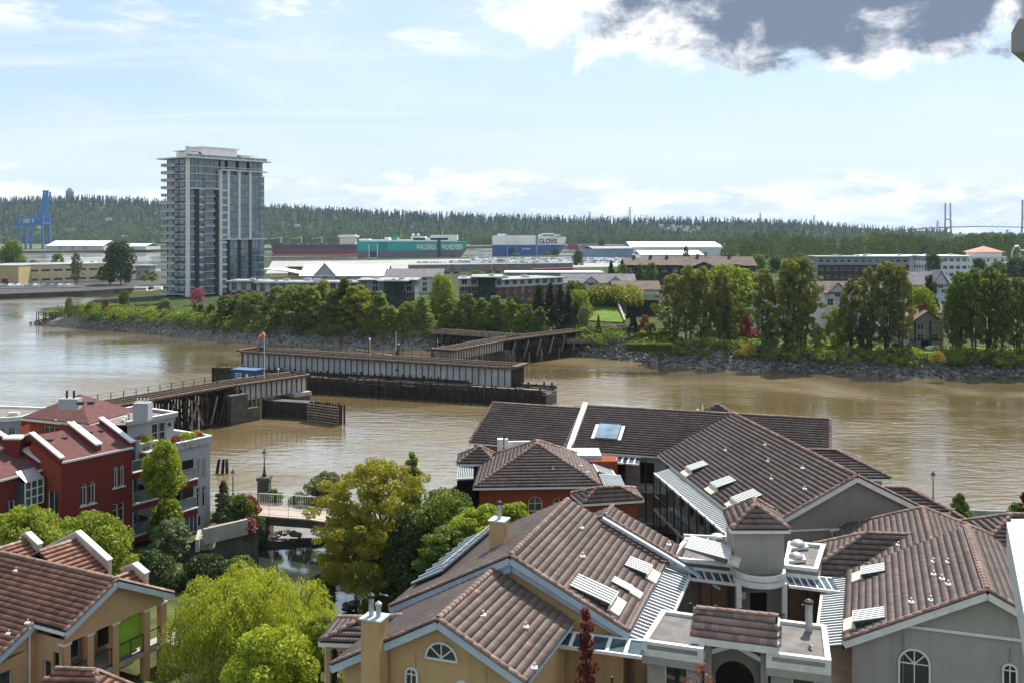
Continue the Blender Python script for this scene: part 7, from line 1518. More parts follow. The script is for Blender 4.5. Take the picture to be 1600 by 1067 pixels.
# ---------------------------------------------------------------- burnt-orange pavilion with hipped roof
B = thing('orange_pavilion', 'burnt orange pavilion under a broad brown hipped roof', 'building', (2, 83, 3)); TB = Tiles(B, tile_m)
nl, nr = P(740, 761, 10), P(939, 758, 10); fl, fr = nl + V(.4, 10, 0), nr + V(-.2, 10, 0); ap = V((839 - 800) / F * 83, 83, 12.35)
hip4(B, TB, nl, nr, fr, fl, ap, ap + V(.05, 1.2, .0)); ww = lambda x: (x - 740) / F * 78.4 - .5
walls4(B, nl, nr, fr, fl, 3, 9.95, orange_st, .45, nw=[(ww(826), 7.9, 1.15, 1.2, 'a'), (ww(866), 7.6, .95, 1.4, 'a')])
MB().ob(P(799, 768, 9.3) + V(0, -.3, 0), V(.25, 0, 0), V(0, .1, 0), UP * .2).build('wall_lamp', white_trim, B)
for x, y in ((795, 731), (820, 727), (864, 732), (775, 737), (908, 727), (918, 737)): vent(B, P(x, y, 10 + (761 - y) * .031))
q = P(750, 697, 11.3); hip4(B, TB, q + V(-1.9, -1.7, -1.1), q + V(1.4, -1.7, -1.1), q + V(1.5, 1.7, -1.1), q + V(-1.9, 1.7, -1.1), q); walls4(B, q + V(-1.9, -1.7, -1.1), q + V(1.4, -1.7, -1.1), q + V(1.5, 1.7, -1.1), q + V(-1.9, 1.7, -1.1), 3, 10.15, mat('dark_brown_wall', (.05, .035, .03), .9, .2, 1), .3)
canopy(B, P(716, 728, 10), P(741, 727, 10), V(0, -1.6, 0), .7, 9); MB().ob(P(714, 752, 8.9), V(1.6, 0, 0), V(0, 1.4, 0), UP * -5).build('dark_porch', dark_in, B)
canopy(B, P(922, 716, 10.2), P(934, 737, 9.9), V(1.6, -.4, 0), .5, 8, gm=glass_b); canopy(B, P(936, 741, 9.9), P(970, 743, 9.9), V(.3, -2.0, 0), .6, 14, gm=glass_b)
cw = P(785, 700, 11); MB().box(cw + V(-.2, 0, .1), (.5, .6, 1.5)).build('white_chimney', white_trim, B); MB().tube(cw + V(.35, 0, -.4), cw + V(.35, 0, .85), .16, .16, 8).build('flue', white_trim, B); MB().ob(cw + V(.5, .4, -.7), V(3.2, .2, 0), V(0, .3, 0), UP * 1.2).build('roof_parapet', white_trim, B)
q = P(895, 712, 10.6); MB().box(q + V(.2, 1.5, -.2), (4.6, 3, .5)).build('roof_box', blue_trim, B); MB().box(q + V(2.6, .4, -1.0), (2.4, 2.2, 1.4)).build('roof_wall', orange_st, B)
TB.flush()
Lh = thing('orange_porch', 'small orange porch with its own hipped tile roof in front of the pavilion', 'building', P(950, 800, 3)); TL = Tiles(Lh, tile_m, limit=120)
hip4(Lh, TL, P(912, 786, 10.2), P(1005, 780, 10.2), P(992, 762, 10.2), P(893, 770, 10.2), P(932, 762, 11.0), P(968, 760.5, 11.0), along=True); walls4(Lh, P(912, 786, 10.2), P(1005, 780, 10.2), P(992, 762, 10.2), P(893, 770, 10.2), 3, 10.1, orange_st, .3); TL.flush()

# ---------------------------------------------------------------- stair tower, roof decks and entrance block
E_ = thing('stair_tower', 'square grey stair tower with a hipped tile cap and curved balcony', 'tower', (13.1, 54, 3)); TE_ = Tiles(E_, tile_m, limit=200)
enl, enr, efr, efl = V(11.65, 52.9, 14.2), V(14.75, 52.9, 14.2), V(14.95, 56.4, 14.2), V(12.0, 56.4, 14.2); hip4(E_, TE_, enl, enr, efr, efl, V(13.25, 54.2, 15.15), V(13.45, 55.4, 15.15))
for a, b in ((V(11.85, 53.2, 0), V(14.55, 53.2, 0)), (V(14.55, 53.2, 0), V(14.7, 56.2, 0)), (V(12.1, 56.2, 0), V(11.85, 53.2, 0))): facade(E_, a, b - a, (b - a).length, 11.6, 14.2, [], grey_st)
cc = V(13.15, 53.0, 0); rr = 1.38; n = 16; arc = [cc + V(rr * cos(pi + pi * k / n), rr * .95 * sin(pi + pi * k / n), 0) for k in range(n + 1)]
MB().prism([v3(p, 11.75) for p in arc], UP * .05).build('canopy_roof', membrane, E_); mb = MB()
for a, b in zip(arc, arc[1:]): i0, i1 = cc.lerp(a, .9), cc.lerp(b, .9); mb.prism([v3(a, 11.45), v3(b, 11.45), v3(i1, 11.45), v3(i0, 11.45)], UP * .62)
mb.build('curved_parapet', white_trim, E_)
for x in (11.95, 14.35): MB().ob(V(x - .13, 52.35, 3), V(.26, 0, 0), V(0, .26, 0), UP * 8.5).build('column', white_trim, E_)
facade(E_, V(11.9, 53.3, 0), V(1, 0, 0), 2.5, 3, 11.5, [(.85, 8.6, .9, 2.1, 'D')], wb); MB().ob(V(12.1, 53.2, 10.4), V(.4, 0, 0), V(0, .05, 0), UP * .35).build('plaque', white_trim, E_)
railing(E_, [v3(p, 9.0) for p in arc[::2]], .95, black_m, .6, .13, name='curved_balustrade', r=.02); MB().prism([v3(p, 8.75) for p in arc], UP * .2).build('balcony_floor', concrete, E_); TE_.flush()
K = thing('roof_deck', 'flat grey roof decks with skylights on both sides of the stair tower', 'roof', (11, 56, 3)); 
def deck(par, q, z, m=membrane, par_h=.35, walls=None, floor_z=3, wm=None):
    q = [Vector(p) for p in q]; MB().prism([v3(p, z - .2) for p in q], UP * .2).build('deck', m, par); c = sum(q, Vector()) / len(q)
    for i in range(len(q)):
        a, b = q[i], q[(i + 1) % len(q)]; dd = (b - a); nn = Vector((dd.y, -dd.x, 0)).normalized(); MB().ob(v3(a, z - .5 - i * .003), dd, -nn * .24 if (c - a).dot(-nn) > 0 else nn * .24, UP * (.5 + par_h + i * .006)).build('parapet', white_trim if (walls is None or walls[i]) else wm, par)
    for i in range(len(q)):
        a, b = q[i], q[(i + 1) % len(q)]; facade(par, a, b - a, (b - a).length, floor_z, z - .5, [], wm or grey_st)
deck(K, [P(1046, 872, 12.1), P(1148, 884, 12.1), P(1152, 846, 12.1), P(1075, 836, 12.1)], 12.0, membrane, .18, floor_z=11)
deck(K, [P(1224, 886, 12.0), P(1278, 892, 12.0), P(1290, 853, 12.0), P(1232, 848, 12.0)], 11.95, membrane, .18, floor_z=11)
s0 = P(1078, 862, 12.1); G2_ = dict(l=GU['l'], d=GU['d'], rn=P(1066, 857, 13.2), pit=.25); skylight(K, G2_, 'R', 0, .1, 2.3, 2.3, .35, 9)
def dome(par, x, y, z, r):
    q = P(x, y, z); o = MB().ob(q + V(-r * 1.25, -r * 1.0, 0), V(r * 2.5, .2, 0), V(.1, r * 2, 0), UP * .16).build('skylight_kerb', white_trim, par); MB().lathe(q + V(.05, .1, .16), [(r, 0), (r * .9, .12), (r * .62, .24), (r * .25, .3), (.02, .31)], 14).build('skylight_dome', galv, o, True)
dome(K, 1243, 876, 12.0, .42); dome(K, 1246, 856, 12.0, .45); dome(K, 1120, 846, 12.1, .5); MB().tube(P(1068, 836, 12.4), P(1148, 840, 12.4), .1, .1, 8).tube(P(1148, 840, 12.4), P(1160, 833, 12.6), .1, .1, 8).build('roof_pipe', white_trim, K)
canopy(K, P(1070, 884, 11.7), P(1146, 893, 11.7), V(.1, -1.0, 0), .35, 6, gm=glass_b); canopy(K, P(1222, 895, 11.6), P(1300, 904, 11.6), V(.1, -1.0, 0), .35, 7, gm=glass_b)
# courtyard galleries
CY = thing('courtyard_gallery', 'paved courtyard galleries with black railings between the roofs', 'gallery', (11, 49, 3)); 
for zf in (8.9, 6.1): 
    for q in ([(8.2, 47.5), (11.8, 46.6), (11.9, 53.4), (9.8, 54.4)], [(14.4, 46.4), (16.8, 46.2), (17.6, 53.5), (14.4, 53.4)], [(11.8, 51.4), (14.4, 51.4), (14.4, 53.4), (11.9, 53.4)]): MB().prism([V(x, y, zf - .2) for x, y in q], UP * .2).build('gallery_floor', paver, CY)
for pts in ([(8.9, 50.2), (11.3, 49.6)], [(11.3, 49.6), (11.6, 52.2)], [(14.5, 50.0), (16.9, 50.4)], [(8.3, 47.7), (8.9, 50.2)], [(11.2, 46.9), (11.3, 49.6)]): railing(CY, [V(x, y, 8.95) for x, y in pts], 1.05, black_m, 1.2, cross=True, r=.022)
for x, y in ((9.0, 50.2), (10.2, 49.9), (11.4, 49.6), (14.6, 50.0), (16.8, 50.4), (10.6, 52.9), (15.6, 52.6)): MB().bar(V(x, y, 3), V(x, y, 11.3), .1).build('post', black_m, CY)
MB().ob(V(10.2, 53.6, 8.9), V(1.4, 0, 0), V(0, .2, 0), UP * 2.6).build('back_wall', mat('darkened_rust_door', (.13, .075, .045), .8, .1, 2), CY); MB().ob(V(14.9, 53.5, 8.9), V(1.6, 0, 0), V(0, .2, 0), UP * 2.6).build('back_wall', MATS['darkened_rust_door'], CY); MB().ob(V(8, 54.6, 3), V(10.5, -1, 0), V(0, .2, 0), UP * 8.2).build('back_wall', wb, CY)  # door colour darkened: shade of the courtyard voids put into it
Fr = thing('entrance_block', 'grey entrance block with two flat roofs and a tiled roof between them', 'building', (10, 44, 3)); TF_ = Tiles(Fr, tile_pale, limit=200)
lq = [V(5.76, 44.15, 0), V(8.30, 43.25, 0), V(9.5, 46.9, 0), V(7.2, 47.8, 0)]; rq = [V(10.95, 42.9, 0), V(13.5, 42.1, 0), V(14.5, 45.9, 0), V(12.3, 46.7, 0)]
deck(Fr, lq, 11.75, membrane, .14, floor_z=10.9, wm=grey_st); deck(Fr, rq, 11.75, membrane, .14, floor_z=10.9, wm=grey_st)
for q, w in ((lq, [(.75, 8.8, 1.05, 2.0, 'x')]), (rq, [(.85, 8.8, 1.0, 2.0, 'x')])):
    c = sum(q, Vector()) / 4; qq = [c + (p - c) * .86 for p in q]
    for i in range(4): facade(Fr, qq[i], qq[(i + 1) % 4] - qq[i], (qq[(i + 1) % 4] - qq[i]).length, 3, 11.2, w if i == 0 else [], grey_st)
t0, t1, b0_, b1_ = P(1088, 950, 13.05), P(1217, 963, 13.05), V(7.85, 43.95, 12.2), V(11.45, 42.75, 12.2); TF_.slope([b0_, b1_, t1, t0]); TF_.cap(t0, t1, .05); back_d = V(.35, 1.1, 0); TF_.slope([t1 + back_d - UP * .6, t0 + back_d - UP * .6, t0, t1], tiles=False)
MB().bar(b0_ - UP * .17, b1_ - UP * .17, .16, .3).build('fascia', white_trim, Fr); bd = (b1_ - b0_).normalized(); bn = Vector((bd.y, -bd.x, 0)); MB().bar(b1_ - UP * .1, t1 - UP * .1, .1, .3).build('end_board', white_trim, Fr)
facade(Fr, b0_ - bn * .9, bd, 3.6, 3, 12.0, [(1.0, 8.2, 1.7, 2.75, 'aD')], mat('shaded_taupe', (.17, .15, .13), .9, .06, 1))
pk = b0_ + bd * 1.85 - bn * .7; MB().bar(v3(pk, 11.75), v3(pk - bd * 1.3, 11.2), .12, .2).bar(v3(pk, 11.75), v3(pk + bd * 1.3, 11.2), .12, .2).build('gable_moulding', white_trim, Fr)
cc = b0_ + bd * 2.3 - bn * .8; arc = [v3(cc, 9.6) + bd * (1.6 * cos(k / 12 * pi)) + bn * (1.1 * sin(k / 12 * pi)) for k in range(13)]
for a, b in zip(arc, arc[1:]): MB().prism([a, b, v3(cc, 9.6).lerp(b, .93), v3(cc, 9.6).lerp(a, .93)], UP * .5).build('balcony_parapet', white_trim, Fr)
MB().prism([p - UP * .05 for p in arc], UP * .06).build('balcony_floor', concrete, Fr)
for x in (.55, 3.0): MB().ob(v3(b0_ + bd * x - bn * .55, 3), bd * .32, -bn * .3, UP * 8.9).build('pilaster', grey_st, Fr)
q = V(13.6, 45.6, 11.75); MB().tube(q, q + UP * 1.25, .17, .17, 10).build('flue', galv, Fr); MB().lathe(q + UP * 1.25, [(.22, 0), (.22, .1), (.1, .18)], 10).build('cowl', black_m, Fr); MB().tube(V(13.0, 43.6, 11.8), V(13.1, 43.5, 11.95), .08, .08).build('roof_drain', galv, Fr); TF_.flush()

# ---------------------------------------------------------------- grey gabled house at the right with its wings
G = thing('grey_apartment_house', 'grey stucco building with a brown tile gable and arched window at the right', 'building', (21, 47, 3)); TG = Tiles(G, tile_m)
g0, g1 = P(1543, 922, 14.5), P(1510, 823, 14.5); GG = gable(G, TG, g0, g1, 5.9, 7.2, .5, 3, grey_st, white_trim, .4, wins=((1.95, 8.7, 1.35, 2.75, 'af'), (6.15, 9.6, .62, 1.75, 'a')), over=.35)
O = g0 + GG['d'] * .36; MB().ob(v3(O + GG['l'] * 4.0, 12.35), -GG['l'] * 11, -GG['d'] * .08, UP * .12).build('wall_band', white_trim, G)
skylight(G, GG, 'L', .7, 4.1, 1.45, 1.4, .5, 6); skylight(G, GG, 'L', 7.2, 4.0, 1.35, 1.2, .4, 5)
for t, dd in ((5.2, 1.2), (4.2, 1.9), (3.2, 1.6), (2.2, 1.4), (1.6, 3.0), (6.0, 1.8), (1.0, 2.2)): vent(G, on_slope(GG, 'L', t, dd))
vent(G, on_slope(GG, 'R', 4.5, 2.2)); canopy(G, GG['nl'] - UP * .25 + GG['d'] * .1, GG['fl'] - UP * .25, GG['l'] * 1.25, .3, 28)
for x in (-3.4, .9, 3.2): q = O - GG['l'] * x - GG['d'] * .0; MB().ob(v3(q, 3), -GG['l'] * .03, -GG['d'] * .055, UP * (9.0)).build('control_joint', mat('grey_joint', (.22, .2, .18), .95, .05, 2), G)
h0, h1 = P(1456, 846, 13.5), P(1442, 793, 13.5); h0 = h0 - (h1 - h0).normalized() * .6; hd = (h1 - h0).normalized(); hl = Vector((-hd.y, hd.x, 0)); wL, wR = 5.0, 4.4
nl, nr, fl, fr = h0 + hl * wL - UP * .5 * wL, h0 - hl * wR - UP * .5 * wR, h1 + hl * wL - UP * .5 * wL + hd * 3.0, h1 - hl * wR - UP * .5 * wR + hd * 3.0
hip(G, TG, [[fl, nl, h0, h1], [nr, fr, h1, h0], [fr, fl, h1]], [(h0, h1), (fl, h1), (fr, h1)], [(fl, nl), (nr, fr), (fr, fl)]); walls4(G, nl, nr, fr, fl, 3, nl.z - .1, grey_st, .5); vent(G, h0 + hl * 1.6 + hd * 2 - UP * .75); vent(G, h0 + hl * 1.9 + hd * 4 - UP * .9)
k1, k2 = P(1353, 833, 13.0), P(1440, 836, 13.0); knl, knr, kfl = P(1258, 896, 11.3), P(1345, 901, 11.3), P(1272, 850, 11.3); kfr = k2 + V(1, 3, -1.7)
hip(G, TG, [[knl, knr, k2, k1], [kfl, knl, k1], [kfr, kfl, k1, k2]], [(knl, k1), (k1, k2), (kfl, k1)], [(knl, knr), (kfl, knl)]); facade(G, knl + V(.3, .3, 0), knr - knl, 3, 3, 11.2, [], wb)
i0 = P(1582, 803, 12.4); hip4(G, TG, i0 + V(-4.4, -3.4, -1.9), i0 + V(5, -4.4, -1.9), i0 + V(5.5, 3.6, -1.9), i0 + V(-3.6, 4, -1.9), i0, i0 + V(2.6, -.5, 0), along=True); walls4(G, i0 + V(-4.4, -3.4, -1.9), i0 + V(5, -4.4, -1.9), i0 + V(5.5, 3.6, -1.9), i0 + V(-3.6, 4, -1.9), 3, 10.4, grey_st, .5)
TG.flush()
railing(CY, [v3(GG['nl'] + GG['l'] * 1.2 - GG['d'] * 1.2, 8.95), v3(GG['nl'] - GG['l'] * 1.5 - GG['d'] * 1.2, 8.95)], 1.05, black_m, 1.0, cross=True); MB().prism([v3(GG['nl'] + p, 8.7) for p in (GG['l'] * 1.4 - GG['d'] * 1.4, -GG['l'] * 1.6 - GG['d'] * 1.4, -GG['l'] * 1.6 + GG['d'] * .4, GG['l'] * 1.4 + GG['d'] * .4)], UP * .2).build('gallery_floor', paver, CY)
aL = GU['nr']; MB().prism([v3(aL + p, 8.7) for p in (-GU['l'] * 2.2 - GU['d'] * 3.5, GU['l'] * 2.0 - GU['d'] * 3.5, GU['l'] * 2.0 + GU['d'] * .6, -GU['l'] * 2.2 + GU['d'] * .6)], UP * .2).build('gallery_floor', paver, CY)
railing(CY, [v3(aL + GU['l'] * 1.6 - GU['d'] * 2.6, 8.95), v3(aL - GU['l'] * 1.8 - GU['d'] * 2.6, 8.95)], 1.05, black_m, 1.0, cross=True); canopy(CY, aL - UP * .35 + GU['l'] * 3.4 - GU['d'] * .1, aL - UP * .35 - GU['l'] * .8 - GU['d'] * .1, -GU['d'] * .95, .3, 5, gm=glass_b)
for x in (-1.7, .2, 1.6): MB().bar(v3(aL + GU['l'] * x - GU['d'] * 2.6, 3), v3(aL + GU['l'] * x - GU['d'] * 2.6, 11), .1).build('post', black_m, CY)
# ---------------------------------------------------------------- edges of the building the picture is taken from
pc = mat('pale_painted_concrete', (.50, .50, .49), .8, .06, 1.2, .2, 30); ow = thing('neighbouring_block', 'pale concrete balcony corners of the next building at the right border', 'building', (13, 7, 3)); tp = [V(4.47, 9.0, 0), V(3.50, 6.8, 0), V(9.2, 6.2, 0), V(9.2, 9.4, 0)]
lo = MB().prism([v3(p, 27.08) for p in tp], UP * .30).build('lower_balcony', pc, ow); MB().prism([v3(p + (V(6, 8, 0) - p) * .02, 27.38) for p in tp], UP * .03).build('coping', white_trim, lo)
q = Q(1580, 82, 9.0); hi = MB().prism([q, q + V(4.6, -.3, .05), q + V(4.6, -.3, .42), Q(1592, 30, 9), Q(1580, 52, 9)], V(1.0, 1.4, 0)).build('upper_balcony', concrete, ow); MB().ob(q + V(.12, .05, .31), V(4.4, -.3, 0), V(1.0, 1.4, 0), UP * .1).build('coping', white_trim, hi)
facade(ow, V(9.2, 10.6, 0), V(0, -1, 0), 8, 3, 46, [(2.2, z, 2.6, 2.1, '2') for z in (24.4, 27.5, 30.7, 33.9)], pc); facade(ow, V(20, 10.6, 0), V(-1, 0, 0), 10.8, 3, 46, [], pc); facade(ow, V(9.2, 2.6, 0), V(1, 0, 0), 10.8, 3, 46, [], pc); MB().ob(V(9.0, 2.4, 46), V(11.2, 0, 0), V(0, 8.4, 0), UP * .4).build('roof', concrete, ow)
# ---------------------------------------------------------------- red and grey apartments at the left
R = thing('red_apartment_house', 'brick red building with shingled roof and white-capped parapet walls', 'building', (-38, 82, 3))
RO = Vector((-35.6, 78.6, 0)); ru = Vector((.533, .846, 0)).normalized(); rn_ = Vector((ru.y, -ru.x, 0))
def RP(u, w, z): return RO + ru * u - rn_ * w + UP * z      # along the front, behind the front, height
facade(R, RO, ru, 6.55, 3, 11.8, [(1.7, 7.95, .62, 1.75, 'at'), (2.45, 7.95, .62, 1.75, 'at'), (4.7, 8.75, .5, 1.75, 'at'), (5.3, 8.75, .5, 1.75, 'at'), (1.65, 5.0, .7, 1.6, 't'), (2.45, 5.0, .62, 1.6, 't'), (4.65, 5.4, .55, 2.0, 't'), (5.3, 5.4, .5, 2.0, 't')], red_st, sills=True)
zr = 13.35; facade(R, RP(0, 4.0, 0), rn_, 4.0, 3, 11.8, [(2.2, 7.2, 1.4, 2.2, '2'), (2.4, 4.2, 1.2, 2.2, 'D')], mat('brown_red_stucco', (.25, .055, .03), .9, .08, .8, .2, 60, streak=.2), top=[(0, zr), (4.0, 11.8)]); facade(R, RP(6.55, 0, 0), -rn_, 8, 3, 11.8, [], red_st)
def rslope(u0, u1, w0, w1, z0, z1, m=shingle, par=R, name='roof_slope'): return MB().prism([RP(u0, w0, z0), RP(u1, w0, z0), RP(u1, w1, z1), RP(u0, w1, z1)], UP * .12).build(name, m, par)
rslope(0, 6.55, -.12, 4.0, 11.75, zr); rslope(0, 6.55, 8, 4.0, 11.75, zr); MB().bar(RP(0, -.15, 11.8), RP(6.55, -.15, 11.8), .12, .16).build('gutter', white_trim, R)
def cope(u, w0, w1, z0, z1, th=.32, h=.55):         # parapet wall riding up the slope with a white cap
    MB().prism([RP(u, w0, z0 - .3), RP(u, w1, z1 - .3), RP(u, w1, z1 + h), RP(u, w0, z0 + h)], ru * th).build('parapet', red_st, R); MB().prism([RP(u - .06, w0 - .1, z0 + h), RP(u - .06, w1, z1 + h), RP(u - .06, w1, z1 + h + .14), RP(u - .06, w0 - .1, z0 + h + .14)], ru * (th + .12)).build('parapet_cap', white_trim, R)
cope(-.1, 0, 4.0, 11.85, zr + .05, .3, .25); cope(-.1, 8, 4.0, 11.85, zr + .05, .3, .25); cope(3.3, .3, 4.1, 12.0, zr + .1, .5, .5); cope(6.3, -.1, 4.1, 11.85, zr + .1, .35, .4)
for u, w in ((1.0, 3.0), (2.2, 2.9), (4.6, 3.0), (5.6, 2.9)): q = RP(u, w, 11.75 + w * .4); MB().box(q + UP * .1, (.45, .35, .2)).build('roof_vent', black_m, R)
# stacked balconies in the corner
for z, t_ in ((9.6, 0), (6.9, 0), (4.2, 0)):
    MB().prism([RP(6.6, 0, z), RP(9.1, 0, z), RP(9.1, 3.0, z), RP(6.6, 3.0, z)], UP * -.22).build('balcony_floor', concrete, R); MB().prism([RP(6.6, -.02, z - .55), RP(9.12, -.02, z - .55), RP(9.12, -.02, z - .05), RP(6.6, -.02, z - .05)], -rn_ * .12).build('balcony_band', red_st, R); MB().bar(RP(6.6, -.06, z + .02), RP(9.15, -.06, z + .02), .12, .09).build('band_cap', white_trim, R)
    railing(R, [RP(6.65, .12, z), RP(9.05, .12, z), RP(9.05, 2.4, z)], 1.0, galv, 1.2, glassy=rail_glass, r=.02)
    MB().box(RP(7.6, 1.0, z + .3), (.5, .5, .6)).build('balcony_chair', black_m, R); MB().box(RP(8.4, .8, z + .25), (.4, .4, .5)).build('plant_pot', rust, R)
facade(R, RP(6.6, 2.4, 0), ru, 2.7, 3, 11.6, [(.5, z, 1.8, 2.1, '2') for z in (4.25, 6.95, 9.65)], bluegrey_st)
for u in (6.7, 9.05): MB().bar(RP(u, .1, 3), RP(u, .1, 9.6), .13).build('balcony_post', bluegrey_st, R)
# grey end block with terrace
Gy = thing('grey_end_block', 'blue-grey corner block with roof terrace and red-banded balconies', 'building', RP(12, 3, 3))
facade(Gy, RP(9.1, 2.6, 0), ru, 2.0, 3, 10.7, [(.5, 6.4, .6, 1.0, '1')], bluegrey_st); facade(Gy, RP(13.0, 0, 0), ru, 1.9, 3, 10.7, [(.35, 7.5, .42, 2.0, 'at'), (1.0, 7.5, .42, 2.0, 'at'), (.35, 5.0, .42, 1.9, 't'), (1.0, 5.0, .42, 1.9, 't'), (.5, 3.3, .5, 1.0, '1')], bluegrey_st)
facade(Gy, RP(14.9, 0, 0), -rn_, 9, 3, 10.7, [], bluegrey_st); facade(Gy, RP(11.1, 1.5, 0), ru, 1.95, 3, 10.7, [(.4, 8.0, 1.2, 2.2, 'D'), (.3, 5.35, 1.4, 2.2, 'D')], bluegrey_st)
MB().ob(RP(11.1, 2.6, 9.6), rn_ * 2.6, ru * 1.95, UP * 1.1).build('lintel_wall', bluegrey_st, Gy); MB().ob(RP(9.1, 2.7, 9.7), rn_ * 1.3, ru * 2.0, UP * 1.0).build('lintel_wall', bluegrey_st, Gy)
for z in (7.9, 5.3):
    MB().prism([RP(10.6, -.5, z), RP(13.05, -.5, z), RP(13.05, 1.5, z), RP(10.6, 1.5, z)], UP * -.2).build('balcony_floor', concrete, Gy); MB().ob(RP(10.6, -.52, z - .62), ru * 2.45, -rn_ * .12, UP * .58).build('balcony_band', red_st, Gy); MB().ob(RP(10.6, -.5, z - .62), -rn_ * 2, ru * .1, UP * .58).build('balcony_band', red_st, Gy); MB().bar(RP(10.55, -.55, z), RP(13.1, -.55, z), .12, .09).build('band_cap', white_trim, Gy)
    railing(Gy, [RP(10.65, 1.2, z), RP(10.65, -.42, z), RP(13.0, -.42, z)], 1.0, galv, 1.2, glassy=rail_glass, r=.02)
place_window(Gy, RP(11.3, -.35, 3.1), ru, 1.9, 1.7, '4', white_trim, glass_b, .08); MB().ob(RP(10.9, -.3, 3), ru * .4, -rn_ * .4, UP * 1.8).build('balcony_pier', red_st, Gy)
MB().prism([RP(9.1, 2.6, 10.72), RP(11.1, 2.6, 10.72), RP(11.1, 0, 10.72), RP(14.9, 0, 10.72), RP(14.9, 9, 10.72), RP(9.1, 9, 10.72)], UP * .06).build('terrace_floor', concrete, Gy)
for a, b in ((RP(9.1, 2.5, 0), RP(11.1, 2.5, 0)), (RP(11.1, -.03, 0), RP(14.95, -.03, 0)), (RP(14.93, 0, 0), RP(14.93, 6, 0))): MB().bar(v3(a, 11.0), v3(b, 11.0), .28, .6).build('parapet', bluegrey_st, Gy); MB().bar(v3(a, 11.33), v3(b, 11.33), .36, .08).build('parapet_cap', white_trim, Gy)
facade(Gy, RP(8.6, 3.4, 0), ru, 5.0, 10.8, 13.0, [(2.6, 10.85, .75, 1.8, '1x'), (3.4, 10.85, .75, 1.8, '1x')], bluegrey_st); facade(Gy, RP(13.6, 3.4, 0), -rn_, 5.5, 10.8, 13.0, [], bluegrey_st); MB().ob(RP(12.9, 3.3, 12.2), ru * .2, rn_ * .15, UP * .3).build('wall_lamp', black_m, Gy)
rf_ = MB().prism([RP(8.4, 3.2, 13.0), RP(13.8, 3.2, 13.0), RP(13.8, 9.2, 13.0), RP(5.5, 9.2, 13.0), RP(5.5, 6, 13.0)], UP * .1).build('gravel_roof', gravel, Gy)
for a, b in ((RP(8.4, 3.2, 0), RP(13.8, 3.2, 0)), (RP(13.8, 3.2, 0), RP(13.8, 9.2, 0)), (RP(13.8, 9.2, 0), RP(5.5, 9.2, 0))): MB().bar(v3(a, 13.15), v3(b, 13.15), .25, .35).build('roof_kerb', bluegrey_st, Gy); MB().bar(v3(a, 13.35), v3(b, 13.35), .32, .06).build('kerb_cap', white_trim, Gy)
for u, w in ((9.0, 4.5), (9.8, 5.2), (10.6, 4.8)): MB().box(RP(u, w, 13.25), (.3, .3, .25)).build('roof_vent', white_trim, rf_)
MB().tube(RP(9.2, 4.0, 13.1), RP(9.2, 4.0, 13.9), .1).build('flue', galv, Gy)
mc = P(223, 648, 14.2); mb = MB().box(mc + UP * .35, (1.3, 1.1, 1.5)).build('roof_plant', bluegrey_st, Gy)
for k in range(4): MB().tube(mc + V(-.45 + k * .3, 0, 1.1), mc + V(-.45 + k * .3, 0, 1.45), .06).build('flue', white_trim, mb)
for u, w, lm, s, lab in ((10.0, 2.9, lf_yellow, .5, 'yellow-green potted shrub on the terrace edge'), (11.6, .7, lf_red, .42, 'dark red potted shrub on the terrace'), (12.6, .6, lf_bright, .5, 'light green potted shrub on the terrace'), (13.4, .6, lf_olive, .42, 'olive potted shrub on the terrace'), (14.2, .6, lf_red, .36, 'small reddish potted shrub by the terrace corner'), (14.5, 1.4, lf_yel, .4, 'bright yellow potted shrub at the terrace corner')): tree('shrub', RP(u, w, 10.8), lab, None, s, lm=lm, name='potted_shrub', cat='shrub')
# big hipped red roof behind, left wings
Hh = thing('red_hip_roof_house', 'building under a large dark red hipped shingle roof', 'building', P(128, 660, 3)); nl, nr, fr = P(33, 653, 13.2), P(139, 664, 13.2), P(214, 643, 13.2); fl = fr + (nl - nr); ap = P(128, 626, 15.4) 
cen = (nl + nr + fr + fl) / 4; ap = V(cen.x, cen.y, 15.0)
for f in ([nl, nr, ap], [nr, fr, ap], [fr, fl, ap], [fl, nl, ap]): MB().prism(f, UP * .12).build('roof_slope', shingle, Hh)
for a, b in ((nl, nr), (nr, fr)): MB().bar(a - UP * .08, b - UP * .08, .18, .2).build('gutter', white_trim, Hh)
or2 = mat('bright_rust_stucco', (.33, .075, .03), .9, .08, .8, .2, 60); walls4(Hh, nl, nr, fr, fl, 3, 13.1, or2, .5, nw=[(1.7, 10.9, 1.9, 1.7, '3')]); q = P(110, 630, 15.3); MB().box(q, (1.6, 1.0, .9)).build('chimney', bluegrey_st, Hh); 
for k in range(2): MB().tube(q + V(-.3 + k * .6, 0, .4), q + V(-.3 + k * .6, 0, 1.1), .1).build('flue', black_m, Hh)
for x, y in ((114, 629), (126, 629.5), (142, 629)): MB().box(P(x, y, 15.4), (.5, .4, .25)).build('roof_vent', black_m, Hh)
Lw = thing('red_left_wing', 'lower red wing with a sloping shingle roof at the left edge', 'building', P(30, 790, 3)); wu = Vector((.40, .917, 0)).normalized(); wn = Vector((wu.y, -wu.x, 0)); e1 = P(64, 733, 10.9); e0 = e1 - wu * 7.5
facade(Lw, e0, wu, 7.5, 3, 10.85, [(4.2, 7.4, .9, 1.7, '2'), (2.2, 7.2, .9, 1.7, '2')], red_st); facade(Lw, e1, -wn, 6, 3, 10.8, [], red_st); MB().prism([e0 + wn * .15, e1 + wn * .15, e1 - wn * 5.5 + UP * 2.2, e0 - wn * 5.5 + UP * 2.2], UP * .12).build('roof_slope', shingle, Lw); MB().bar(e0 + wn * .2, e1 + wn * .2, .12, .16).build('gutter', white_trim, Lw)
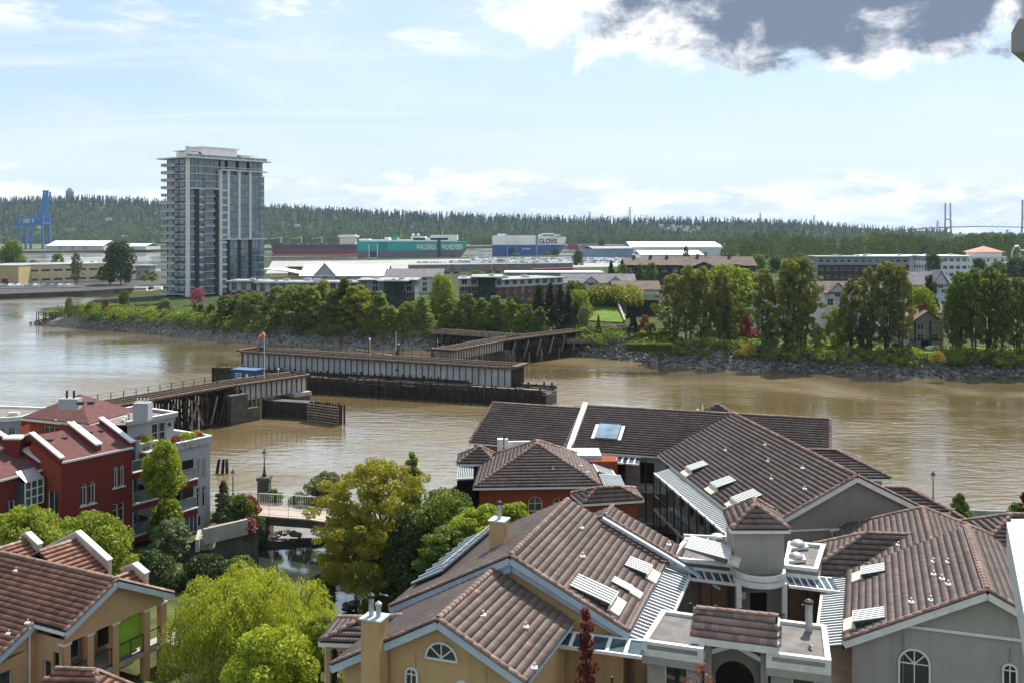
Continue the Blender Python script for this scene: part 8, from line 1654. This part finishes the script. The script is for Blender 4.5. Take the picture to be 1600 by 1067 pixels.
MB().prism([e1 - wu * .05 + UP * .0, e1 - wu * .05 - wn * 5.5 + UP * 2.2, e1 - wu * .05 - wn * 5.5 + UP * 2.75, e1 - wu * .05 + UP * .55], wu * .3).build('parapet', red_st, Lw); MB().prism([e1 - wu * .12 + UP * .55, e1 - wu * .12 - wn * 5.5 + UP * 2.75, e1 - wu * .12 - wn * 5.5 + UP * 2.9, e1 - wu * .12 + UP * .7], wu * .44).build('parapet_cap', white_trim, Lw)
q = P(24, 697, 12.6); MB().box(q + V(0, 0, -.4), (1.2, 1.2, 2.2)).build('chimney', red_st, Lw); MB().box(q + V(0, 0, .75), (1.4, 1.4, .15)).build('chimney_cap', white_trim, Lw)
bw = v3(e1 - wu * 2.3 + wn * .02, 8.55); bay = MB().ob(bw + V(0, 0, 0), wu * 1.7, wn * .9, UP * 1.9).build('bay_window', glass_b, Lw)
for k in range(4): MB().bar(bw + wu * 1.7 * k / 3 + wn * .93, bw + wu * 1.7 * k / 3 + wn * .93 + UP * 1.9, .08).build('mullion', white_trim, bay)
for z in (0, .65, 1.3, 1.9): MB().bar(bw + wn * .93 + UP * z, bw + wu * 1.7 + wn * .93 + UP * z, .07).build('transom', white_trim, bay)
MB().prism([bw + UP * 1.9 + wn * 1.0, bw + UP * 2.6 - wn * .1, bw + wu * 1.7 + UP * 2.6 - wn * .1, bw + wu * 1.7 + UP * 1.9 + wn * 1.0], UP * .06).build('bay_roof', galv, bay)
gp_ = v3(e1 - wu * .9 + wn * .1, 7.3); MB().prism([gp_, gp_ + V(2.0, .6, -.5), gp_ + V(1.2, 3.2, -.3), gp_ + V(-.8, 2.6, .3)], UP * .1).build('porch_roof', galv, Lw); MB().ob(gp_ + V(.2, .3, -4.4), V(1.6, .4, 0), V(-.3, 1.6, 0), UP * 3.9).build('porch', bluegrey_st, Lw)
Fg = thing('grey_flat_block', 'grey flat-roofed block with gravel roof at the left edge', 'building', P(10, 690, 3)); nl, nr, fr, fl = P(-60, 660, 12.6), P(33, 655, 12.6), P(78, 641, 12.6), P(-60, 636, 12.6); MB().prism([nl, nr, fr, fl], UP * .1).build('gravel_roof', gravel, Fg)
for a, b in ((nl, nr), (nr, fr), (fr, fl)): MB().bar(a + UP * .12, b + UP * .12, .3, .35).build('parapet_cap', white_trim, Fg)
facade(Fg, nl, nr - nl, (nr - nl).length, 3, 12.5, [((nr - nl).length - 1.9, 10.2, .6, 1.7, 'at'), ((nr - nl).length - 1.1, 10.2, .6, 1.7, 'at')], bluegrey_st); facade(Fg, nr, fr - nr, (fr - nr).length, 3, 12.5, [], or2)
for k in range(2): MB().box(P(18 + k * 8, 646, 12.9), (.5, .5, .3)).build('roof_vent', white_trim, Fg)

# ---------------------------------------------------------------- tan house at the bottom left
BL = thing('tan_balcony_house', 'tan house with red-brown tile roof and open balconies at the lower left', 'building', (-24, 58, 3)); TBL = Tiles(BL, tile_red)
r0, r1 = P(183, 905, 10.0), P(0, 863, 10.0); r1 = r1 + (r1 - r0).normalized() * 4; d = (r1 - r0).normalized(); n = Vector((d.y, -d.x, 0)); n = n if n.y < 0 else -n      # n: towards us
L = (r1 - r0).length; W1, W2, WR, pit = 3.5, 6.6, 4.2, .5; e = lambda t, w: r0 + d * t + n * w - UP * pit * abs(w)
TBL.slope([e(L, W2), e(2.6, W2), e(2.6, W1), e(0, W1), e(0, 0), e(L, 0)]); TBL.slope([e(0, -WR), e(L, -WR), e(L, 0), e(0, 0)]); TBL.cap(r0, r1, .06); TBL.cap(e(0, W1), r0, .03); TBL.cap(e(0, -WR), r0, .03); TBL.cap(e(2.6, W2), e(2.6, W1), .03)
for a, b in ((e(0, W1), r0), (e(0, -WR), r0), (e(2.6, W2), e(2.6, W1))): MB().bar(a - d * .05 - UP * .25, b - d * .05 - UP * .25, .08, .32).build('rake_board', blue_trim, BL)
MB().bar(e(0, W1) - UP * .14, e(2.6, W1) - UP * .14, .14, .16).build('gutter', white_trim, BL); MB().bar(e(2.6, W2) - UP * .14, e(L, W2) - UP * .14, .14, .16).build('gutter', white_trim, BL)
tan2 = mat('warm_tan_stucco', (.46, .30, .17), .92, .06, .7, .25, 60, streak=.2)
# gable front: solid triangle above an open loggia
wu = -n; O = e(.45, W1 - .3); Wd = W1 + WR - .6; zl, zr_ = r0.z - pit * (W1 - .3) - .12, r0.z - pit * (WR - .3) - .12; zb = 7.35
facade(BL, O, wu, Wd, zb, min(zl, zr_), [], tan2, top=[(0, zl), (W1 - .3, r0.z - .12), (Wd, zr_)])
px_ = [0, 1.55, 3.3, 5.6, 6.9]; 
for k, x in enumerate(px_): MB().ob(v3(O + wu * x - d * .02, 3), wu * .42, d * .4, UP * (zb - 3)).build('pier', tan2, BL); MB().ob(v3(O + wu * (x - .05) - d * .07, zb - .12), wu * .52, d * .5, UP * .12).build('pier_cap', white_trim, BL)
for z in (4.85, 2.9): MB().prism([v3(O, z), v3(O + wu * Wd, z), v3(O + wu * Wd + d * 3, z), v3(O + d * 3, z)], UP * -.25).build('balcony_floor', concrete, BL)
facade(BL, O + d * 2.6, wu, Wd, 3, 7.4, [(.4, 5.0, 1.5, 2.0, 'D'), (2.4, 5.0, .8, 2.0, '1'), (4.4, 5.0, 1.5, 2.0, 'D'), (.6, 3.0, 1.5, 1.6, 'D'), (4, 3.0, 1.5, 1.6, '2')], tan2)
for a, b in zip(px_, px_[1:]): railing(BL, [v3(O + wu * (a + .45) + d * .1, 4.85), v3(O + wu * b + d * .1, 4.85)], 1.05, black_m, 1.2, r=.03)
gs = MB().prism([v3(O + wu * 3.75 + d * .3, 5.0), v3(O + wu * 5.58 + d * .3, 5.15), v3(O + wu * 5.58 + d * .3, 7.2), v3(O + wu * 3.75 + d * .3, 7.1)], d * .03).build('green_shade_cloth', mat('lime_cloth', (.22, .40, .03), .8, .1, 1.5), BL)
MB().lathe(v3(O + wu * 6.3 + d * .8, 5.9), [(.05, 0), (.28, .1), (.3, .35), (.2, .5), (.04, .52)], 10).build('orange_lantern', mat('terracotta', (.5, .19, .07), .8, .1, 2), BL)
rb0 = O + wu * Wd; railing(BL, [v3(rb0 - d * 1.3, 4.9), v3(rb0 - d * 1.3 + wu * 1.9, 4.9), v3(rb0 + wu * 1.9 + d * 1, 4.9)], 1.05, black_m, .8, r=.035, name='side_railing'); MB().prism([v3(p, 4.85) for p in (rb0 - d * 1.35, rb0 - d * 1.35 + wu * 2, rb0 + wu * 2 + d * 1.1, rb0 + d * 1.1)], UP * -.18).build('balcony_floor', concrete, BL); railing(BL, [v3(rb0 - d * 1.3, 2.9), v3(rb0 - d * 1.3 + wu * 1.9, 2.9), v3(rb0 + wu * 1.9 + d * 1, 2.9)], 1.05, black_m, .8, r=.035, name='side_railing')
s0 = v3(e(2.75, W2 - .4), 0); facade(BL, s0, -n, W2 - W1, 3, 6.9, [(.8, 5.2, .75, .95, '1')], tan2, fm=blue_trim, top=[(0, e(0, W2).z - .1), (W2 - W1, e(0, W1 - .4).z - .1)]); facade(BL, v3(e(L, W2 - .4), 0), -d, L - 2.75, 3, e(0, W2).z - .1, [(L - 5.2, 4.4, 1, 1.2, '1')], tan2); facade(BL, v3(e(2.7, W1 - .3), 0), -d, 2.3, 3, 7.6, [(.5, 5.1, .7, 1.1, '1'), (1.35, 4.9, .75, 1.9, 'D')], tan2, fm=blue_trim)
for t_, w in ((2.66, W2 - .25), (2.62, W1 + .2)): q = e(t_, w); MB().tube(v3(q, 3), q - UP * .3, .06, .06, 6).build('downpipe', white_trim, BL)
for t_, w, s_ in ((7.6, .9, 1), (2.9, 3.6, 1), (3.4, 4.4, 1), (6.0, 5.2, 1), (4.8, 6.0, 1)): vent(BL, e(t_, w) + UP * .05)
# stepped parapets with small gables on the far slope
stn = mat('stained_parapet', (.50, .44, .38), .9, .12, 1.4, .3, 25, streak=.7)
def step_parapet(t0, t1, w, h0, h1, base):
    a, b = e(t0, -w), e(t1, -w); m_ = (a + b) / 2; pts = [v3(a, base), v3(b, base), v3(b, base + h0), v3(m_, base + h1), v3(a, base + h0)]; MB().prism(pts, n * .3).build('parapet', stn, BL)
    for p, q in ((pts[2], pts[3]), (pts[3], pts[4])): MB().bar(p + n * .15 + UP * .05, q + n * .15 + UP * .05, .42, .12).build('parapet_cap', white_trim, BL)
    mm = v3(m_, base + h1 - .45); T_ = v3(e((t0 + t1) / 2, 0), base + h1 - .45)
    TBL.slope([v3(a + n * .3, base + h0 - .5), v3(a + n * 3.2, base + h0 - .5), mm + n * 3.2, mm + n * .3][::-1][::-1] if False else [v3(a + n * 3.0, base + h0 - .6), v3(a + n * .3, base + h0 - .6), mm + n * .3, mm + n * 3.0]); TBL.slope([v3(b + n * .3, base + h0 - .6), v3(b + n * 3.0, base + h0 - .6), mm + n * 3.0, mm + n * .3]); TBL.cap(mm + n * .3, mm + n * 3.0, .04)
step_parapet(4.4, 10.2, 3.4, .9, 2.3, 8.55); step_parapet(1.5, 3.6, 3.7, .7, 1.15, 8.3); step_parapet(10.9, 13.4, 3.4, .9, 1.5, 8.6)
# lower hipped roof poking in at the bottom edge
q = P(150, 1047, 7.2); TBL.slope([q + V(-3.6, -3.0, -1.7), q + V(1.4, -3.2, -1.7), q + V(0, 0, 0), q + V(-2.2, .2, 0)]); TBL.slope([q + V(1.4, -3.2, -1.7), q + V(1.9, 1.5, -1.7), q]); TBL.slope([q + V(1.9, 1.5, -1.7), q + V(-4, 1.8, -1.7), q + V(-2.2, .2, 0), q]); TBL.cap(q + V(1.4, -3.2, -1.7), q, .05); TBL.cap(q + V(1.9, 1.5, -1.7), q, .05); TBL.cap(q + V(-2.2, .2, 0), q, .05); MB().ob(q + V(-3.2, -2.6, -4.2), V(4.4, 0, 0), V(.2, 3.8, 0), UP * 2.5).build('porch_wall', tan2, BL)
TBL.flush()
# ---------------------------------------------------------------- trees and shrubs between the near buildings
def near_tree(label, x, y, z, ytop, kind, R, n, leaf, seed, lm, base=.2, clumps=50, cr=.3, name='tree', cat='tree', **k):
    q = P(x, y, z); H = CH - (ytop - HZ) / F * q.y - z; v, f, tb = make_tree(kind, H, R, H * base, n, leaf, seed, clumps, cr, **k)
    t = thing(name, label, cat, q); c = bpy.data.objects.new('crown', npmesh('crown', v, f, lm)); COL.objects.link(c); c.parent = t; b = bpy.data.objects.new('trunk', meshdata('trunk', tb.v, tb.f, bark)); COL.objects.link(b); b.parent = t; return t
near_tree('large yellow-green feathery locust tree beside the pond', 586, 942, 1.6, 716, 'round', 5.0, 52000, .105, 101, lf_loc, .14, 230, .135, trunks=2, spread=.1, limbs=70, tr=.2, jag=.75, squash=.6)
near_tree('smaller yellow-green locust limb reaching over the pond', 556, 925, 1.6, 800, 'round', 2.7, 15000, .105, 102, lf_loc, .1, 90, .18, limbs=14, tr=.14)
near_tree('slim upright poplar poking above the locust tree', 645, 880, 3, 701, 'tall', .95, 3000, .2, 103, lf_bright, .1, 34, .4, limbs=10, tr=.1)
near_tree('dense green tree right of the locust', 690, 920, 3, 765, 'round', 3.6, 22000, .13, 104, lf_mid, .05, 60, .28, limbs=20)
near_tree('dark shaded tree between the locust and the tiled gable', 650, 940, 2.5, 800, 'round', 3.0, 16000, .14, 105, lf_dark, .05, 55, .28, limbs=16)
near_tree('spreading light green maple left of the orange pavilion', 752, 968, 3, 790, 'vase', 3.3, 20000, .12, 106, lf_bright, .2, 60, .26, limbs=20, squash=.45)
near_tree('low light green maple against the orange wall', 800, 950, 3, 782, 'vase', 2.4, 13000, .12, 107, lf_bright, .2, 45, .28, limbs=14, squash=.5)
near_tree('green tree beside the tan chimney with layered branches', 700, 985, 3, 820, 'vase', 2.6, 15000, .12, 108, lf_mid, .1, 50, .27, limbs=16, squash=.5)
near_tree('small orange-leaved tree in the terrace planter', 716, 815, 4.6, 758, 'round', 1.0, 1700, .15, 109, lf_rust, .2, 22, .36, limbs=9, tr=.05)
near_tree('green riverside bush left of the locust top', 512, 800, 3, 738, 'round', 2.1, 6000, .17, 110, lf_grey, .05, 40, .3, limbs=12)
near_tree('bushy tree at the left behind the tan parapet', 40, 985, 3, 790, 'round', 2.9, 18000, .13, 111, lf_bright, .1, 60, .28, limbs=18)
near_tree('bushy green tree between the red house and the tan parapet', 140, 950, 3, 800, 'round', 3.2, 20000, .13, 112, lf_bright, .1, 66, .27, limbs=18)
near_tree('tree at the left edge under the red wing', -8, 985, 3, 800, 'round', 2.4, 10000, .13, 113, lf_bright, .1, 44, .3, limbs=12)
near_tree('bright yellow-green maple at the bottom beside the willow', 425, 1200, 3, 978, 'round', 2.7, 24000, .105, 114, lf_lime, .1, 66, .26, limbs=18)
near_tree('bright spring shrub left of the tan chimney', 500, 1160, 3, 955, 'round', 1.5, 9000, .11, 115, lf_bright, .1, 40, .3, limbs=10)
near_tree('yellow-green tree spilling over the red house balconies', 256, 868, 3, 686, 'round', 1.9, 11000, .12, 116, lf_lime, .52, 60, .3, limbs=14, tr=.12)
near_tree('light green shrub tree before the lower grey balconies', 262, 858, 3, 780, 'round', 1.5, 4200, .16, 117, lf_bright, .2, 34, .34, limbs=10, tr=.08)
near_tree('olive rounded bush at the foot of the red balconies', 266, 872, 3, 812, 'round', 1.7, 6000, .14, 118, lf_grey, .05, 40, .32, limbs=10, tr=.08)
near_tree('small blue-green conifer beside the grey corner block', 349, 822, 3.3, 748, 'cone', 1.3, 4200, .14, 119, lf_grey, .05, 60, .26, limbs=12, squash=.5, hang=.4, upbias=-.1)
near_tree('green shrub behind the concrete planter', 378, 815, 3.4, 774, 'round', 1.6, 4500, .14, 120, lf_mid, .05, 34, .32, limbs=8, tr=.06)
near_tree('dark red smoke bush beside the footbridge plinth', 389, 812, 3.5, 774, 'round', 1.1, 2600, .14, 121, lf_red, .1, 30, .34, limbs=8, tr=.05)
near_tree('round clipped green bush under the footbridge rail', 404, 848, 1.5, 808, 'round', 1.0, 5200, .09, 122, lf_mid, .0, 40, .34, limbs=6, tr=.05, name='clipped_bush', cat='bush')
near_tree('low bush right of the footbridge lamp', 424, 790, 3.2, 765, 'round', 1.1, 2200, .14, 123, lf_mid, .0, 24, .36, limbs=6, tr=.05, name='bush', cat='bush')
near_tree('pink flowering bush on the planter edge', 388, 832, 3.9, 808, 'round', .7, 1000, .12, 124, lf_pink, .0, 18, .4, limbs=5, tr=.03, name='flowering_bush', cat='bush')
near_tree('tall narrow copper-leaved columnar tree in front of the courtyard', 915, 1467, 3, 930, 'tall', .5, 7000, .085, 125, lf_red, .1, 60, .5, limbs=16, tr=.09)
near_tree('thin copper-leaved crown at the bottom before the entrance arch', 1098, 1480, 3, 1030, 'round', .95, 1300, .085, 126, lf_red, .5, 26, .34, limbs=14, tr=.06)
near_tree('small fresh green tree on the right promenade', 1500, 822, 3.3, 770, 'egg', 1.2, 2200, .17, 127, lf_mid, .2, 28, .36, limbs=9, tr=.06)
near_tree('sparse young tree at the right border', 1586, 822, 3.3, 785, 'egg', 1.0, 900, .17, 128, lf_mid, .15, 18, .4, limbs=8, tr=.05)
near_tree('rust-leaved young tree at the right border', 1602, 822, 3.3, 768, 'tall', .6, 900, .16, 129, lf_rust, .2, 18, .4, limbs=8, tr=.05)
near_tree('grassy green shrub on the pond shore under the locust', 590, 955, 1.8, 935, 'dome', 1.6, 3000, .13, 130, lf_bright, .0, 26, .36, limbs=5, tr=.04, name='shrub', cat='shrub')
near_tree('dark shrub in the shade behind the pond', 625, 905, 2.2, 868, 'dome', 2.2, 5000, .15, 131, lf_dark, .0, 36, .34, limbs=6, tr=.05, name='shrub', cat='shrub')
near_tree('reedy shrub on the near pond edge', 500, 945, 1.2, 900, 'dome', 1.3, 1500, .16, 132, lf_grey, .0, 20, .36, limbs=5, tr=.04, hang=-1.5, aspect=3.2, name='shrub', cat='shrub')
near_tree('dark green shrub below the planter terrace wall', 320, 915, 3, 868, 'dome', 2.4, 6000, .13, 133, lf_dark, .0, 40, .3, limbs=6, tr=.05, name='shrub', cat='shrub')
near_tree('dark leafy shrub at the corner of the pond and terrace', 372, 905, 2.6, 872, 'dome', 1.9, 5000, .13, 134, lf_mid, .0, 36, .3, limbs=6, tr=.05, name='shrub', cat='shrub')
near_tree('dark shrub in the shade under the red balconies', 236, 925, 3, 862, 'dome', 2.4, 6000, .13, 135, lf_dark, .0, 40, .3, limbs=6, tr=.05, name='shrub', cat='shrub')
near_tree('green shrub on the bank behind the footbridge', 470, 802, 2.6, 770, 'dome', 1.5, 3000, .13, 136, lf_grey, .0, 30, .32, limbs=6, tr=.05, name='shrub', cat='shrub')
# weeping willow: hanging strands of narrow leaves
def willow(label, x, y, z, ytop, R, ns, seed, lm):
    q = P(x, y, z); H = CH - (ytop - HZ) / F * q.y - z; rng = np.random.default_rng(seed); rd = random.Random(seed); t = thing('willow_tree', label, 'tree', q); pts, dirs = [], []
    heads = [(*(lambda k: (R * .82 * k * cos(a), R * .82 * k * sin(a)))(sqrt(rd.random())), rd.uniform(.66, 1.0)) for a in [i * 2.4 for i in range(44)]]
    for i in range(ns):
        hx, hy, hz_ = heads[i % len(heads)]; a = rd.uniform(0, 6.28); r = R * .21 * sqrt(rd.random()); px, py = hx + r * cos(a), hy + r * sin(a); rr = min(1, hypot(px, py) / R); top = H * hz_ * (1 - .33 * rr * rr) * (1 - .5 * (r / (R * .21)) ** 2 * .2)
        ln = rd.uniform(.3, .95) * top * (.45 + .5 * rr); k = int(ln / .16) + 3; sw = rd.uniform(.2, .7); out = np.array([cos(a), sin(a), 0])
        s = np.linspace(0, 1, k); P_ = np.array([px, py, top])[None] + out[None] * (sw * np.sqrt(s))[:, None] + np.stack([rng.normal(0, .06, k), rng.normal(0, .06, k), -s * ln + .25 * np.sin(s * 3.1)], 1); pts.append(P_)
    pts = np.concatenate(pts); v, f = leaf_quads(pts, .05, rng, None, .1, 4.2, 3.0)
    c = bpy.data.objects.new('crown', npmesh('crown', v, f, lm)); COL.objects.link(c); c.parent = t; tb = MB(); tb.tube((0, 0, -.5), (.2, .1, H * .35), .42, .32, 8, False)
    for hx, hy, hz_ in heads: tb.tube((.2, .1, H * .33), (hx * .5, hy * .5, H * hz_ * .72), .18, .1, 6, False).tube((hx * .5, hy * .5, H * hz_ * .72), (hx * .9, hy * .9, H * hz_ * .84), .1, .03, 5, False)
    b = bpy.data.objects.new('trunk', meshdata('trunk', tb.v, tb.f, bark)); COL.objects.link(b); b.parent = t
willow('great weeping willow with long yellow-green strands at the bottom', 372, 1092, 2.6, 866, 4.4, 4200, 201, lf_wil); willow('lower weeping willow leaning towards the pond', 462, 1050, 2.2, 898, 3.0, 1500, 202, lf_wil)
# ---------------------------------------------------------------- air
hz = MB().ob((-9400, -400, -2), (18800, 0, 0), (0, 14600, 0), (0, 0, 212)).build('haze', None); tag(hz, 'thin pale blue summer haze over the valley', 'haze', None, 'stuff')
m = bpy.data.materials.new('haze_air'); m.use_nodes = True; N = m.node_tree.nodes; N.clear()
out = N.new('ShaderNodeOutputMaterial'); pv = N.new('ShaderNodeVolumePrincipled'); pv.inputs['Color'].default_value = (0.62, 0.80, 1.0, 1); pv.inputs['Density'].default_value = 0.000048; pv.inputs['Anisotropy'].default_value = 0.0
m.node_tree.links.new(pv.outputs[0], out.inputs['Volume']); hz.data.materials.append(m)
